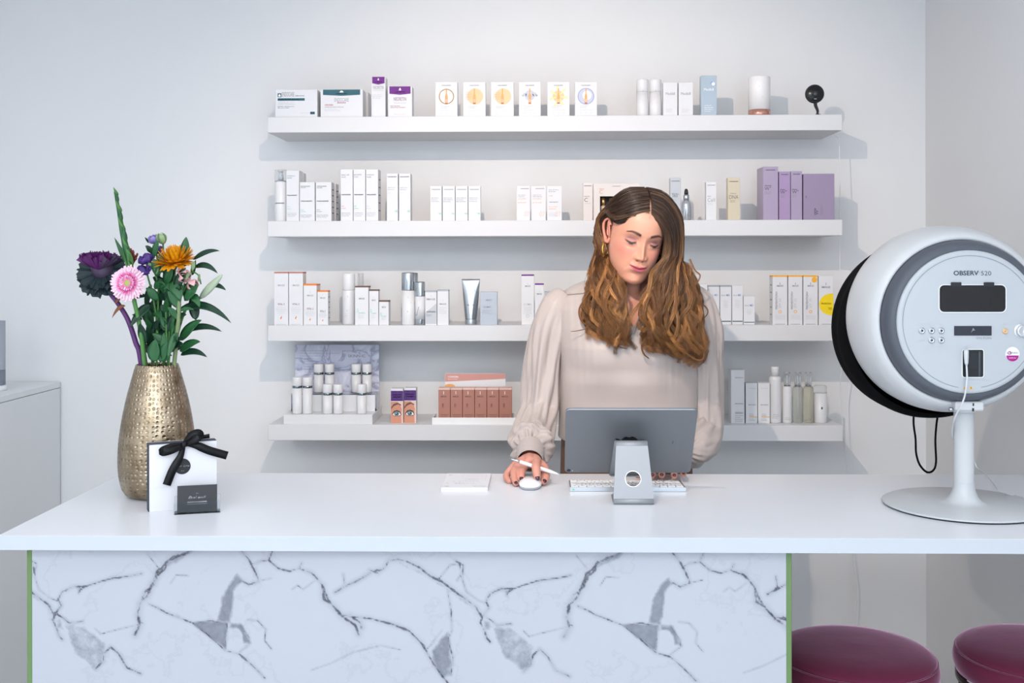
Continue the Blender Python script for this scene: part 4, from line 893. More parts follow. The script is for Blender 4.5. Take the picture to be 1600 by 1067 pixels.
sk = MB(); c = G(284.5, 731.5); sk.disc((c[0], -.0012, c[2]), 12.8 * gpx, M_blk2, n=36)
sk.text('With Love', c[0] + .001, -.0016, c[2] - .001, 3.6 * gpx, INK['white'], w=20 * gpx, shear=.35, thick=-.03); sk.text('x x', c[0], -.0016, c[2] - 8 * gpx, 2.4 * gpx, INK['grey']); sk.build('round_sticker', gift)
M_rib = mat('black_satin_ribbon', '#08090d', rough=.42, spec=.3)
def ribbon(mb, pts, wd, m, wdir=None, th=.0008):
    pts = [Vector(p) for p in pts]; k = len(pts); vs = []; fs = []
    ws = [wd] * k if isinstance(wd, (int, float)) else wd
    for i, p in enumerate(pts):
        t = (pts[min(i + 1, k - 1)] - pts[max(i - 1, 0)]).normalized()
        n = Vector((0, -1, 0)) if wdir is None else Vector(wdir[i] if isinstance(wdir[0], (tuple, Vector)) else wdir)
        s = t.cross(n).normalized(); n2 = s.cross(t).normalized()
        for sg in (1, -1):
            for e in (1, -1): vs.append(p + s * sg * ws[i] / 2 + n2 * e * th / 2)
    for i in range(k - 1):
        a, b_ = 4 * i, 4 * i + 4
        for q0, q1 in ((0, 1), (1, 3), (3, 2), (2, 0)): fs.append((a + q0, a + q1, b_ + q1, b_ + q0))
    fs += [(0, 2, 3, 1), (4 * k - 4, 4 * k - 3, 4 * k - 1, 4 * k - 2)]
    return mb.add(vs, fs, m, True)
bow = MB()
ribbon(bow, catmull([G(286, 697, .006), G(280, 715, .010), G(268, 735, .012), G(259, 758, .010)], 6), [.008 + .0011 * min(i, 9) for i in range(19)], M_rib)
ribbon(bow, catmull([G(287, 695, .006), G(305, 698, .012), G(325, 707, .014), G(354, 717, .012)], 6), [.008 + .0013 * min(i, 8) for i in range(19)], M_rib)
ribbon(bow, catmull([G(286, 696, .006), G(296, 682, .012), G(307, 679, .014), G(309, 683, .018), G(300, 690, .018), G(288, 697, .010)], 5), [.008 + .012 * math.sin(PI * i / 25) for i in range(26)], M_rib, wdir=[(-.3, -1, .2)] * 26)
ribbon(bow, catmull([G(285, 696, .006), G(268, 698, .010), G(254, 703, .014), G(254, 705, .018), G(268, 703, .018), G(285, 698, .010)], 5), [.009 + .010 * math.sin(PI * i / 25) for i in range(26)], M_rib)
ribbon(bow, catmull([G(287, 695, -.008), G(310, 690, -.02), G(330, 688, -.024)], 5), [.006 + .0004 * i for i in range(11)], M_rib)
kn = G(286, 696, .010); bow.lathe([(0, -.008), (.0055, -.006), (.0065, 0), (.0055, .006), (0, .008)], M_rib, n=12, M=Matrix.Translation(kn) @ Matrix.Rotation(.5, 4, 'Y'))
bow.build('ribbon_bow', gift)
# business card holder
A, B = at_z(272, 804.5, TOP_Z), at_z(344, 800.5, TOP_Z); ang = math.atan2(B.y - A.y, B.x - A.x); hw = (B - A).length
ch = empty('card_holder', (A.x, A.y, TOP_Z), 'clear acrylic holder with black business cards in front of the gift bag', 'card holder', rot=(0, 0, ang))
T = Matrix.Rotation(math.radians(-10), 4, 'X')
MB().box((0, -.002, 0), (hw, .030, .0025), M_acr, c=.0004).box((0, -.002, .0027), (hw, 0.0, .026), M_acr, c=.0004).box((.0, .010, .003), (hw, .0125, .040), M_acr, M=T, c=.0004).build('acrylic_stand', ch)
M_bcard = mat('black_card', '#26262a', rough=.5)
cwid = 62.5 / 72 * hw; cx0 = 4.5 / 72 * hw; cht = 43 / 72 * hw
def card(mb, y):
    mb.box((cx0, y, .0035), (cx0 + cwid, y + .0004, .0035 + cht), M_bcard, M=T)
for i in range(6):
    cb = MB(); card(cb, .0035 + i * .001)
    if i == 0:
        mx = cx0 + cwid * .5
        cb.text('Byshaudi', mx, .0030, .0035 + cht * .48, .0070, INK['white'], w=cwid * .44, thick=-.03, shear=.4, M=T)
        cb.text('SKIN', mx, .0030, .0035 + cht * .68, .0018, INK['grey'], M=T)
        cb.text('SALON & ACADEMIE', mx, .0030, .0035 + cht * .36, .0020, INK['white'], w=cwid * .48, M=T)
        cb.text('huidverbetering huidverjonging', mx, .0030, .0035 + cht * .29, .0016, INK['pale'], w=cwid * .5, M=T)
    tag(cb.build('business_card', loc=(A.x, A.y, TOP_Z), rot=(0, 0, ang)), 'black business card with white script lettering, front card of the acrylic holder' if i == 0 else 'black business card in the acrylic holder, %s behind the lettered one' % ('', 'directly', 'second', 'third', 'fourth', 'last')[i], 'card', 'black business cards in the holder')

# note pad
P = [at_z(689, 767.5, TOP_Z), at_z(762.5, 767.5, TOP_Z), at_z(761.5, 743, TOP_Z), at_z(693, 743, TOP_Z)]
padh = .009; x0, x1, y0, y1 = P[0].x, P[1].x, P[0].y, P[0].y + .175
mb = MB()
for k in range(6): mb.box((x0 + .0005 * (k % 2), y0 + .0004 * (k % 3), TOP_Z + k * .0015), (x1 - .0004 * (k % 3), y1, TOP_Z + k * .0015 + .0014), M_paper)
M_ink2 = INK['grey']; zt = TOP_Z + padh + .0003; w_, l_ = x1 - x0, y1 - y0
Fl = Matrix(((-1, 0, 0, x1), (0, 0, 1, y0), (0, 1, 0, zt), (0, 0, 0, 1)))   # text on the top face, readable from the far side
def ptxt(t, u, v, h, w=None, ink='grey'): mb.text(t, u * w_, 0, 0, h, INK[ink], w=w, align='l', M=Matrix.Translation((x1 - 0, y0 + (v) * l_, zt)) @ Matrix(((-1, 0, 0, 0), (0, 0, -1, 0), (0, 1, 0, 0), (0, 0, 0, 1))))
for t, u, v, h, w in (('Afspraak', .06, .12, .008, .03), ('dr', .84, .10, .010, None), ('datum  tijd  behandeling', .30, .30, .005, .05), ('ma  di  wo  do  vr', .25, .45, .005, .04), ('tel. 020 555 12', .25, .58, .005, .035), ('x   x', .62, .42, .008, None), ('x x', .62, .30, .008, None), ('o', .88, .32, .008, None), ('o', .88, .88, .010, None)):
    ptxt(t, u, v, h, w)
for u0, v0, u1, v1 in ((.1, .62, .55, .625), (.1, .80, .55, .805), (.1, .94, .62, .945), (.62, .6, .625, .94), (.1, .5, .105, .94)):
    xa, xb = x1 - u0 * w_, x1 - u1 * w_; ya, yb_ = y0 + v0 * l_, y0 + v1 * l_
    mb.add([(xb, ya, zt), (xa, ya, zt), (xa, yb_, zt), (xb, yb_, zt)], [(0, 1, 2, 3)], INK['pale'])
tag(mb.build('note_pad'), 'white pad of printed appointment notes lying on the worktop left of the mouse', 'note pad')

# mouse
mc = at_z(829, 752, TOP_Z); MOUSE = Vector((mc.x, 2.645, TOP_Z)); ml, mw_, mh = .1135, .057, .0205
ms = empty('computer_mouse', MOUSE, 'white computer mouse under the woman\'s hand on the worktop', 'mouse')
def mouse_shell(zlo, zhi, m, lower):
    vs = []; fs = []; n = 40; rows = 9
    for i in range(rows + 1):
        t = i / rows
        for j in range(n):
            a = 2 * PI * j / n; ca, sa_ = math.cos(a), math.sin(a)
            ex = .5 * mw_ * math.copysign(abs(ca) ** .75, ca); ey = .5 * ml * math.copysign(abs(sa_) ** .85, sa_)
            if lower: s = .93 + .07 * t; z = .0015 + t * .0065
            else:
                s = math.cos(t * PI / 2) ** .55 if i < rows else 0; z = .008 + (mh - .008) * (1 - (ex * s / (.5 * mw_)) ** 2 * .35) * (1 - (1 - math.sin(t * PI / 2)) ) * (1 - .30 * (ey * s / (.5 * ml)) ** 2)
            vs.append((ex * s, ey * s, z))
    for i in range(rows):
        for j in range(n): fs.append((i * n + j, i * n + (j + 1) % n, (i + 1) * n + (j + 1) % n, (i + 1) * n + j))
    if lower: fs.append(tuple(range(n))[::-1]); fs.append(tuple(rows * n + j for j in range(n)))
    return MB().add(vs, fs, m, True)
M_alu = mat('brushed_aluminium', '#c4c8cd', rough=.33, metal=.9, var=0); M_mw = mat('mouse_white', '#f1f2f4', rough=.12, spec=.6)
mouse_shell(0, 0, M_alu, True).build('aluminium_base', ms); mouse_shell(0, 0, M_mw, False).build('top_shell', ms)
MB().box((-.012, -.045, 0), (.012, -.043, .0015), M_blk2).box((-.012, .043, 0), (.012, .045, .0015), M_blk2).build('glide_feet', ms)

# keyboard: low edge towards the woman, high edge towards the camera
kA, kB = at_z(890.5, 767.8, TOP_Z), at_z(1071.5, 767.8, TOP_Z)
KX0, KX1, KY0, KD = kA.x, kB.x, kA.y, .1149
kb = empty('keyboard', (KX0, KY0, TOP_Z), 'slim white and aluminium keyboard behind the tablet stand', 'keyboard')
KW = KX1 - KX0; kz = lambda y: .0105 - .0065 * (y / KD)
mb = MB(); vs = [(x, y, z) for x in (0, KW) for y, z in ((0, .0008), (0, kz(0)), (KD, kz(KD)), (KD, .0008))]
mb.add(vs, [(0, 3, 2, 1), (4, 5, 6, 7), (0, 1, 5, 4), (1, 2, 6, 5), (2, 3, 7, 6), (3, 0, 4, 7)], M_alu)
mb.box((.006, -.0006, .003), (.011, .0005, .006), INK['green']); mb.build('aluminium_body', kb)
M_key = mat('white_key', '#f4f5f6', rough=.4)
kr = [['esc'] + ['F%d' % i for i in range(1, 13)] + ['o'], list('`1234567890-=') + ['<x'], ['->'] + list('QWERTYUIOP[]') + ['\\'], ['caps'] + list("ASDFGHJKL;'") + ['ret'], ['shift'] + list('ZXCVBNM,./') + ['shift'], ['fn', 'ctl', 'opt', 'cmd', '', 'cmd', 'opt', '<', '^', '>']]
kws = [[1.0] * 14, [1.0] * 13 + [1.5], [1.5] + [1.0] * 12 + [1.0], [1.75] + [1.0] * 11 + [1.75], [2.25] + [1.0] * 10 + [2.25], [1, 1, 1, 1.25, 5.2, 1.25, 1, 1, 1, 1]]
rowh = (KD - .006) / 6
slope = Matrix.Rotation(math.atan2(-.0065, KD), 4, 'X')
for r_, (keys, ws_) in enumerate(zip(kr, kws)):
    tot = sum(ws_); u = (KW - .006) / tot; x = KW - .003
    y = .003 + r_ * rowh
    hgt = rowh - .0022
    for kname, kw_ in zip(keys, ws_):
        x -= u * kw_
        mb = MB(); T2 = Matrix.Translation((x, y, kz(y) + .0002)) @ slope
        w2 = u * kw_ - .0022
        mb.box((0, 0, 0), (w2, hgt, .0016), M_key, c=.0004, M=T2)
        if kname:
            hh = .0062 if len(kname) == 1 else .0036
            TT = T2 @ Matrix.Translation((w2 / 2, hgt / 2 + hh / 2, .00175)) @ Matrix(((-1, 0, 0, 0), (0, 0, -1, 0), (0, 1, 0, 0), (0, 0, 0, 1)))
            TT = T2 @ Matrix.Translation((w2 / 2, hgt / 2 + hh / 2, .0018)) @ Matrix(((-1, 0, 0, 0), (0, 1, -1, 0), (0, 0, 0, 0), (0, 0, 0, 1)))
            v_, f_ = text_geo(kname, .04)
            k_ = hh / .75
            wx_ = v_[:, 0].max() * k_
            mb.add([(wx_ / 2 - p[0] * k_, hh / 2 - p[1] * k_, 0) for p in v_], f_, INK['black'], False, T2 @ Matrix.Translation((w2 / 2, hgt / 2, .0018)))
        mb.build('key', kb)

# tablet on its stand
TB, TT_ = Vector((0, 2.622, 1.037)), Vector((0, 2.483, 1.2135))
tl = at_y(882.5, 636, TT_.y); tr = at_y(1092.5, 634.5, TT_.y)
TXC = (tl.x + tr.x) / 2; TW = .3057; TH = .2206
up_ = (TT_ - TB).normalized(); nrm = Vector((1, 0, 0)).cross(up_).normalized()   # points to the woman's side (screen)
if nrm.y < 0: nrm = -nrm
Mtab = Matrix(((1, 0, 0, TXC), (0, nrm.y, up_.y, TB.y), (0, nrm.z, up_.z, TB.z), (0, 0, 0, 1)))   # local x, y=normal to screen, z=up the tablet
tab = empty('tablet', (TXC, TB.y, TB.z), 'large grey tablet seen from behind, leaning on the aluminium stand', 'tablet')
Minv = Matrix.Translation(-Vector((TXC, TB.y, TB.z))) @ Mtab
def rrect(w, h, r, n=8):
    out = []
    for cx_, cy_, a0 in ((w / 2 - r, h - r, 0), (-w / 2 + r, h - r, PI / 2), (-w / 2 + r, r, PI), (w / 2 - r, r, 1.5 * PI)):
        for i in range(n + 1): a = a0 + PI / 2 * i / n; out.append((cx_ + r * math.cos(a), cy_ + r * math.sin(a)))
    return out
M_sg = mat('space_grey_aluminium', '#878b90', rough=.42, metal=.85, var=0)
mb = MB(); o1 = rrect(TW, TH, .011); o0 = [(x * .992, TH / 2 + (z - TH / 2) * .989) for x, z in o1]; n = len(o1)
vs = [(x, 0.0, z) for x, z in o0] + [(x, .0016, z) for x, z in o1] + [(x, .0055, z) for x, z in o1] + [(x, .0062, z) for x, z in o0]
fs = [tuple(range(n))] + [tuple(3 * n + i for i in range(n))[::-1]] + [(k * n + i, (k + 1) * n + i, (k + 1) * n + (i + 1) % n, k * n + (i + 1) % n) for k in range(3) for i in range(n)]
mb.add(vs, fs, M_sg, False, Minv); mb.build('housing', tab)
MB().prism([(x * .985, TH / 2 + (z - TH / 2) * .98) for x, z in o1], .0004, mat('screen_glass', '#0b0c10', rough=.05), M=Minv @ Matrix.Translation((0, .0063, 0))).build('screen', tab)
MB().disc((-TW / 2 + .010, -.0004, .009), .0045, M_blk, n=24).disc((-TW / 2 + .010, -.0006, .009), .0022, mat('camera_blue', '#27406a', rough=.1), n=16).disc((-TW / 2 + .019, -.0004, .009), .0012, INK['white'], n=12).build('rear_camera', tab, ); 
bpy.data.objects['rear_camera'].data.transform(Minv)
# apple-shaped logo, turned so its top points left
lg = MB(); pts = []
def sup(a): 
    x = .5 * math.cos(a) * (1 - .10 * max(0, -math.sin(a))); z = .56 * math.sin(a)
    z -= .10 * math.exp(-((x) / .12) ** 2) * (1 if z > 0 else -.55)
    if x > 0: 
        d = math.hypot(x - .60, z - .06)
        if d < .23: k = (.23 / max(d, 1e-3)); x, z = .60 + (x - .60) * k, .06 + (z - .06) * k
    return x, z
app = [sup(2 * PI * i / 72) for i in range(72)]; leaf = [(.02, .60), (.05, .78), (.2, .92), (.26, .93), (.24, .76), (.12, .62)]
s_ = .036
for pl in (app, leaf): lg.add([(-(z) * s_, -.0005, x * s_ + TH / 2 + .003) for x, z in pl], [tuple(range(len(pl)))], M_blk, False, Minv)
lg.build('logo', tab)
tx = MB(); tx.text('iPad', 0.104, -.0006, TH * .50, .0042, INK['black'], vert=True, M=Minv); tx.add([(.113, -.0005, TH * .36), (.1134, -.0005, TH * .36), (.1134, -.0005, TH * .62), (.113, -.0005, TH * .62)], [(0, 1, 2, 3)], INK['grey'], False, Minv); tx.build('back_lettering', tab)
# aluminium stand
fL, fR = at_z(959, 789.5, TOP_Z), at_z(1022, 789.5, TOP_Z)
SX, SY0 = (fL.x + fR.x) / 2, fL.y; sw0 = (fR.x - fL.x) / 2; sw1 = .0365
stn = empty('tablet_stand', (SX, SY0, TOP_Z), 'folded aluminium stand with a round cut-out, holding up the tablet', 'stand')
M_al2 = mat('satin_aluminium', '#999da2', rough=.55, metal=.4, var=0)
prof_s = [(.012, .0022), (.006, .0045), (.004, .010), (.016, .040), (.030, .075), (.045, .110), (.0535, .128), (.058, .1325), (.064, .1335), (.072, .130)]   # (y, z) of the neck's outer face
neckA, neckB = Vector((0, .0055, .014)), Vector((0, .0525, .126))
nu = (neckB - neckA).normalized(); nn = Vector((0, -nu.z, nu.y)); nl = (neckB - neckA).length
Mn = Matrix(((1, 0, 0, 0), (0, -nn.y, nu.y, neckA.y), (0, -nn.z, nu.z, neckA.z), (0, 0, 0, 1)))
hc = (0.0, nl * .37); hr = .0175; K = 48; th = .0035
def wz(z): return sw0 + (sw1 - sw0) * (z / nl)
def outer(i):
    a = 2 * PI * i / K; dx, dz = math.cos(a), math.sin(a); best = 9
    for t in np.linspace(.001, .3, 600):
        x, z = hc[0] + dx * t, hc[1] + dz * t
        if z < 0 or z > nl or abs(x) > wz(z): best = t; break
    x, z = hc[0] + dx * best, min(max(hc[1] + dz * best, 0), nl); return (x, z)
ou = [outer(i) for i in range(K)]
for cxn, czn in ((wz(0), 0), (-wz(0), 0), (wz(nl), nl), (-wz(nl), nl)):
    j = min(range(K), key=lambda i: (ou[i][0] - cxn) ** 2 + (ou[i][1] - czn) ** 2); ou[j] = (cxn, czn)
inn = [(hc[0] + hr * math.cos(2 * PI * i / K), hc[1] + hr * math.sin(2 * PI * i / K)) for i in range(K)]
vs = [(x, 0, z) for x, z in ou] + [(x, 0, z) for x, z in inn] + [(x, th, z) for x, z in ou] + [(x, th, z) for x, z in inn]
fs = []
for i in range(K):
    j = (i + 1) % K
    fs += [(i, j, K + j, K + i), (2 * K + i, 3 * K + i, 3 * K + j, 2 * K + j), (K + i, K + j, 3 * K + j, 3 * K + i), (i, 2 * K + i, 2 * K + j, j)]
mb = MB().add(vs, fs, M_al2, False, Mn)
rim = [(hc[0] + (hr + dr) * math.cos(2 * PI * i / K), -dy, hc[1] + (hr + dr) * math.sin(2 * PI * i / K)) for dr, dy in ((.0010, .0001), (0, .0004), (-.0004, .0)) for i in range(K)]
mb.add(rim, [(k * K + i, k * K + (i + 1) % K, (k + 1) * K + (i + 1) % K, (k + 1) * K + i) for k in range(2) for i in range(K)], mat('polished_rim', '#f2f4f6', rough=.15, metal=.5, var=0), True, Mn)
def strip(mb, pr, w0, w1, th_, m):
    k = len(pr); vs = []; fs = []
    for i, (y, z) in enumerate(pr):
        y0, z0 = pr[max(i - 1, 0)]; y1, z1 = pr[min(i + 1, k - 1)]; t = Vector((0, y1 - y0, z1 - z0)).normalized(); nn_ = Vector((0, t.z, -t.y)) * th_
        w_ = w0 + (w1 - w0) * i / (k - 1)
        vs += [(-w_, y, z), (w_, y, z), (w_, y + nn_.y, z + nn_.z), (-w_, y + nn_.y, z + nn_.z)]
    for i in range(k - 1):
        a = 4 * i
        fs += [(a, a + 1, a + 5, a + 4), (a + 1, a + 2, a + 6, a + 5), (a + 2, a + 3, a + 7, a + 6), (a + 3, a, a + 4, a + 7)]
    fs += [(0, 3, 2, 1), (4 * k - 4, 4 * k - 3, 4 * k - 2, 4 * k - 1)]
    mb.add(vs, fs, m, True)
strip(mb, [(.0105, .0008), (.006, .0020), (.0035, .005), (.0036, .009), (neckA.y, neckA.z)], sw0, sw0, th, M_al2)
topp = [(neckB.y, neckB.z), (.0555, .1310), (.0590, .1338), (.064, .1350), (.072, .1345), (.0790, .1320)]
strip(mb, topp, sw1, sw1, th, M_al2)
# rear leg that follows the tablet's back, with its ledge
yb0 = TB.y - SY0; off = -nrm * .0042
def onback(s): p = TB + up_ * s + off; return (p.y - SY0, p.z - TOP_Z)
strip(mb, [onback(.118), onback(.08), onback(.03), onback(-.004)], sw1, sw0 * .98, -.0028, M_al2)
mb.build('folded_neck', stn)
lb = onback(-.004)
MB().box((-sw0 * .9, lb[0] - .002, lb[1] - .003), (sw0 * .9, lb[0] + .022, lb[1]), M_al2, c=.0006).build('ledge', stn)
pl = [(-sw0, .010), (sw0, .010), (sw0, .095), (sw0 - .012, .118), (-sw0 + .012, .118), (-sw0, .095)]
mb = MB(); k = len(pl); mb.add([(x, y, .0002) for x, y in pl] + [(x, y, .004) for x, y in pl], [tuple(range(k))[::-1], tuple(range(k, 2 * k))] + [(i, (i + 1) % k, (i + 1) % k + k, i + k) for i in range(k)], M_al2); mb.build('base_plate', stn)
MB().box((-.012, .088, .004), (.012, .093, lb[1] - .004), M_al2).build('ledge_support', stn)

# ---------------------------------------------------------------- skin analysis device
dc0 = at_y(1515, 503, 2.385)
DX, DY, DZ = dc0.x, 2.44, dc0.z
base_c = at_y(1506, 750, 2.44)
dv = empty('skin_scanner', (base_c.x, DY, TOP_Z), 'large round white skin scanner on a pedestal at the right end of the worktop', 'scanner')
px0 = base_c.x
M_dw = mat('device_white', '#c4c7ca', rough=.3, spec=.5); M_dg = mat('device_grey_ring', '#4d525c', rough=.45); M_cuff = mat('black_fabric', '#0b0b0d', rough=.95, spec=.1)
M_dp = mat('device_panel', '#b1b6bb', rough=.35)
cyl = lambda: Matrix.Translation((DX - px0, 0, DZ - TOP_Z)) @ Matrix.Rotation(-PI / 2, 4, 'X')    # lathe z -> +Y
def ringY(pr, m, n=96, **k): return MB().lathe([(r, y - DY) for r, y in pr], m, n=n, M=cyl(), cap0=False, cap1=False, **k)
ringY([(.1815, 2.432), (.184, 2.428), (.190, 2.430), (.200, 2.445), (.209, 2.472), (.2155, 2.51), (.2175, 2.545), (.2165, 2.575), (.212, 2.595), (.205, 2.60), (.19, 2.60)], M_dw).build('white_shell', dv)
ringY([(.158, 2.392), (.164, 2.3915), (.172, 2.397), (.178, 2.410), (.181, 2.426), (.181, 2.45)], M_dg).build('grey_ring', dv)
hoodM = cyl; mb = ringY([(.20, 2.598), (.205, 2.60), (.213, 2.612), (.217, 2.640), (.215, 2.665), (.213, 2.668), (.216, 2.69), (.215, 2.715), (.208, 2.73), (.19, 2.735), (.10, 2.738), (.0, 2.738)], M_cuff); [p_.__setattr__('z', p_.z - .031) for p_ in mb.v]; mb.build('black_fabric_hood', dv)
ringY([(.0, 2.3858), (.150, 2.3858), (.1565, 2.3862), (.158, 2.3895), (.158, 2.42)], M_dp).build('front_panel', dv)
def D(px, py, dy=0.0):
    p = at_y(px, py, 2.3852 - dy); return (p.x - px0, 2.3852 - dy - DY, p.z - TOP_Z)
k_ = 2.3852 / F_PX
mk = MB(); c = D(1515, 503)
M_dline = mat('panel_line', '#7a828e', rough=.5, var=0); M_dink = mat('panel_print', '#2f3a4c', rough=.5, var=0); M_dpale = mat('panel_print_pale', '#b4bcc8', rough=.5, var=0)
mk.disc((c[0], c[1], c[2]), 103.2 * k_, M_dline, r0=102.4 * k_, n=120, a0=-PI / 2 + .17, a1=1.5 * PI - .17)
t_ = D(1490, 430.3); mk.text('OBSERV', t_[0], t_[1], t_[2], 6.9 * k_, M_dink, w=38.5 * k_, align='l', thick=.022)
t_ = D(1533, 430.3); mk.text('520', t_[0], t_[1], t_[2], 6.9 * k_, M_dink, w=15.5 * k_, align='l', thick=-.008)
t_ = D(1528.5, 426.5); mk.text('TM', t_[0], t_[1], t_[2], 1.6 * k_, M_dline, align='l')
for x, y, s_ in ((1440, 507.5, 'DAYLIGHT'), (1455.5, 507.5, 'UV'), (1470.5, 507.5, 'WOOD'), (1455.5, 542.5, 'CROSS'), (1470.5, 542.5, 'PARALLEL'), (1441, 532.5, 'POLARIZED'), (1570.5, 507.5, 'POWER'), (1597, 504.5, 'INTENSITY'), (1511, 543, 'MICRO')):
    t_ = D(x, y); mk.text(s_, t_[0], t_[1], t_[2], 1.7 * k_, M_dpale, w=(2.0 * len(s_) * .8) * k_)
t_ = D(1549, 530); mk.text('SYLTON', t_[0], t_[1], t_[2], 3.4 * k_, M_dline, w=23 * k_, align='r')
t_ = D(1535, 602); mk.text('C E', t_[0], t_[1], t_[2], 2.6 * k_, M_dpale); t_ = D(1533, 594); mk.text('SYLTON DIAGNOSTIC SYSTEMS 230V 50Hz', t_[0] - .01, t_[1], t_[2], 1.5 * k_, M_dpale, w=34 * k_)
for x in (1508, 1517.3):
    q = [D(x - 3, 608.3), D(x + 3, 608.3), D(x, 603.2)]; mk.add(q, [(0, 1, 2)], INK['amber']); q = [D(x - .5, 607.6, .0003), D(x + .5, 607.6, .0003), D(x + .4, 604.8, .0003), D(x - .4, 604.8, .0003)]; mk.add(q, [(0, 1, 2, 3)], INK['black'])
mk.build('panel_print', dv)
def rr_px(x0, y0, x1, y1, r, n=6, dy=0):
    out = []
    for cx_, cy_, a0 in ((x1 - r, y0 + r, 0), (x0 + r, y0 + r, PI / 2), (x0 + r, y1 - r, PI), (x1 - r, y1 - r, 1.5 * PI)):
        for i in range(n + 1): a = a0 + PI / 2 * i / n; out.append(D(cx_ + r * math.cos(a), cy_ - r * math.sin(a), dy))
    return out
def plate(mb, pts, t, m):
    n = len(pts); vs = list(pts) + [(x, y + t, z) for x, y, z in pts]
    return mb.add(vs, [tuple(range(n))[::-1], tuple(range(n, 2 * n))] + [(i, (i + 1) % n, (i + 1) % n + n, i + n) for i in range(n)], m)
w_ = MB(); plate(w_, rr_px(1467, 444.5, 1572.5, 488.5, 8, dy=.0006), .002, mat('window_rim', '#f6f8fa', rough=.3)); plate(w_, rr_px(1468.3, 445.5, 1571.3, 487.3, 7, dy=.0014), .001, mat('black_velvet', '#08080b', rough=.6))
plate(w_, rr_px(1470, 447.5, 1546.5, 486, 5, dy=.0018), .0005, mat('dark_pane', '#121319', rough=.12)); w_.build('viewing_window', dv)
for x in (1486.3, 1537.6): plate(MB(), rr_px(x, 441, x + 16, 447.5, .8, 2, dy=.0026), .002, M_blk2).build('window_clip', dv)
M_btn = mat('steel_button', '#c2c6cc', rough=.2, metal=.9, var=0)
def buttonY(x, y, rpx, m, name, dot=None, deep=.0035):
    p = D(x, y); Mt = Matrix.Translation((p[0], p[1], p[2])) @ Matrix.Rotation(PI / 2, 4, 'X'); r = rpx * k_
    b_ = MB().lathe([(r * 1.25, 0), (r * 1.2, .0006), (r, .0008), (r, deep * .8), (r * .8, deep), (r * .55, deep * .8), (0, deep * .7)], m, n=24, M=Mt, cap0=False)
    if dot is not None: b_.disc((p[0] + .0007, p[1] - deep - .0003, p[2]), r * .3, dot, n=12)
    return b_.build(name, dv)
for x, y in ((1440.3, 516.8), (1455.3, 516.8), (1470.6, 516.8), (1455.3, 531.6), (1470.6, 531.6)): buttonY(x, y, 4.2, M_btn, 'push_button', M_blk)
buttonY(1570.3, 517.5, 3.6, mat('power_button_ring', '#d9b98f', rough=.3, metal=.4), 'power_button', INK['orange'])
buttonY(1596, 517, 9.0, mat('knob_metal', '#cfd3d8', rough=.22, metal=.85, var=0), 'control_knob', deep=.010)
lc = MB(); plate(lc, rr_px(1491, 509.3, 1549.5, 524.3, .6, 2, dy=.0006), .002, mat('lcd_dark', '#2b2f3a', rough=.15)); lc.add([D(1517, 520, .001), D(1520.5, 512, .001), D(1523.5, 516, .001), D(1520, 516.5, .001)], [(0, 1, 2, 3)], M_dline); lc.build('display', dv)
stc = MB(); p = D(1582, 553); stc.disc(p, 10.8 * k_, mat('sticker_white', '#e9eaef', rough=.25), n=40); stc.disc((p[0], p[1] - .0004, p[2] - 1.8 * k_), 9.6 * k_, mat('sticker_magenta', '#a3127e', rough=.3), n=30, a0=PI + .05, a1=2 * PI - .05)
q = D(1582, 552.8, .0008); stc.text('SOFINNO', q[0], q[1], q[2], 3.2 * k_, M_dink, w=18 * k_, thick=-.01); q = D(1577.5, 551.4, .0009); stc.disc(q, 2.8 * k_, MATS['sticker_magenta'], r0=1.9 * k_, n=20)
q = D(1582, 559.8, .0008); stc.text('the health store', q[0], q[1], q[2], 1.5 * k_, INK['white'], w=11 * k_); stc.build('round_sticker', dv)
pt = MB(); plate(pt, rr_px(1503.2, 545.5, 1537.6, 590, 4, dy=.0005), .002, MATS['window_rim']); plate(pt, rr_px(1504.3, 546.4, 1536.6, 589, 3, dy=.0010), .001, mat('port_black', '#101218', rough=.4))
for i in range(9):
    for x in (1516 + 1.7 * i,): pt.add([D(x, 576, .0014), D(x + .5, 576, .0014), D(x + .5, 552, .0014), D(x, 552, .0014)], [(0, 1, 2, 3)], mat('port_rib', '#2d323b', rough=.4))
plate(pt, rr_px(1529, 549, 1532, 588, 1, 2, dy=.002), .001, mat('port_rib2', '#3e464e', rough=.2)); pt.build('cable_port', dv)
# pole, bracket, pedestal
kp = 2.44 / F_PX; zr_ = DZ - TOP_Z
MB().lathe([(.175, .0035), (.1755, .0055), (.172, .0072), (.060, .0082), (.050, .0092), (.040, .0125), (.031, .021), (.0255, .033), (.0228, .045), (.0222, .055)], M_dw, n=96, cap1=False).build('pedestal', dv)
MB().lathe([(.171, 0), (.174, .0034)], mat('rubber_dark', '#24262c', rough=.7), n=96).build('rubber_pad', dv)
pz1 = at_y(1505, 638, 2.44).z - TOP_Z
MB().lathe([(.0222, .055), (.0222, .0556), (.0215, .0560), (.0215, pz1)], M_dw, n=40).build('pole', dv)
mb = MB(); zb0 = at_y(1505, 643, 2.44).z - TOP_Z; zb1 = at_y(1505, 624.5, 2.44).z - TOP_Z
mb.box((-.0315, -.036, zb0 + .006), (.0315, .06, zb1), M_dw, c=.003); mb.lathe([(.0235, zb0), (.0245, zb0 + .003), (.0245, zb0 + .008)], M_dw, n=40)
mb.box((.0055, -.0372, zb1 - .009), (.0085, -.0355, zb1 - .003), M_blk2); mb.box((.0045, -.0372, zb1 - .021), (.0085, -.0355, zb1 - .014), M_blk2); mb.build('bracket', dv)
MB().lathe([(.0045, 0), (.0045, .008), (.002, .008), (.002, .014)], M_btn, n=16, M=Matrix.Translation((-.040, -.02, zb0 + .008)) @ Matrix.Rotation(PI / 2, 4, 'Y')).build('side_screw', dv)
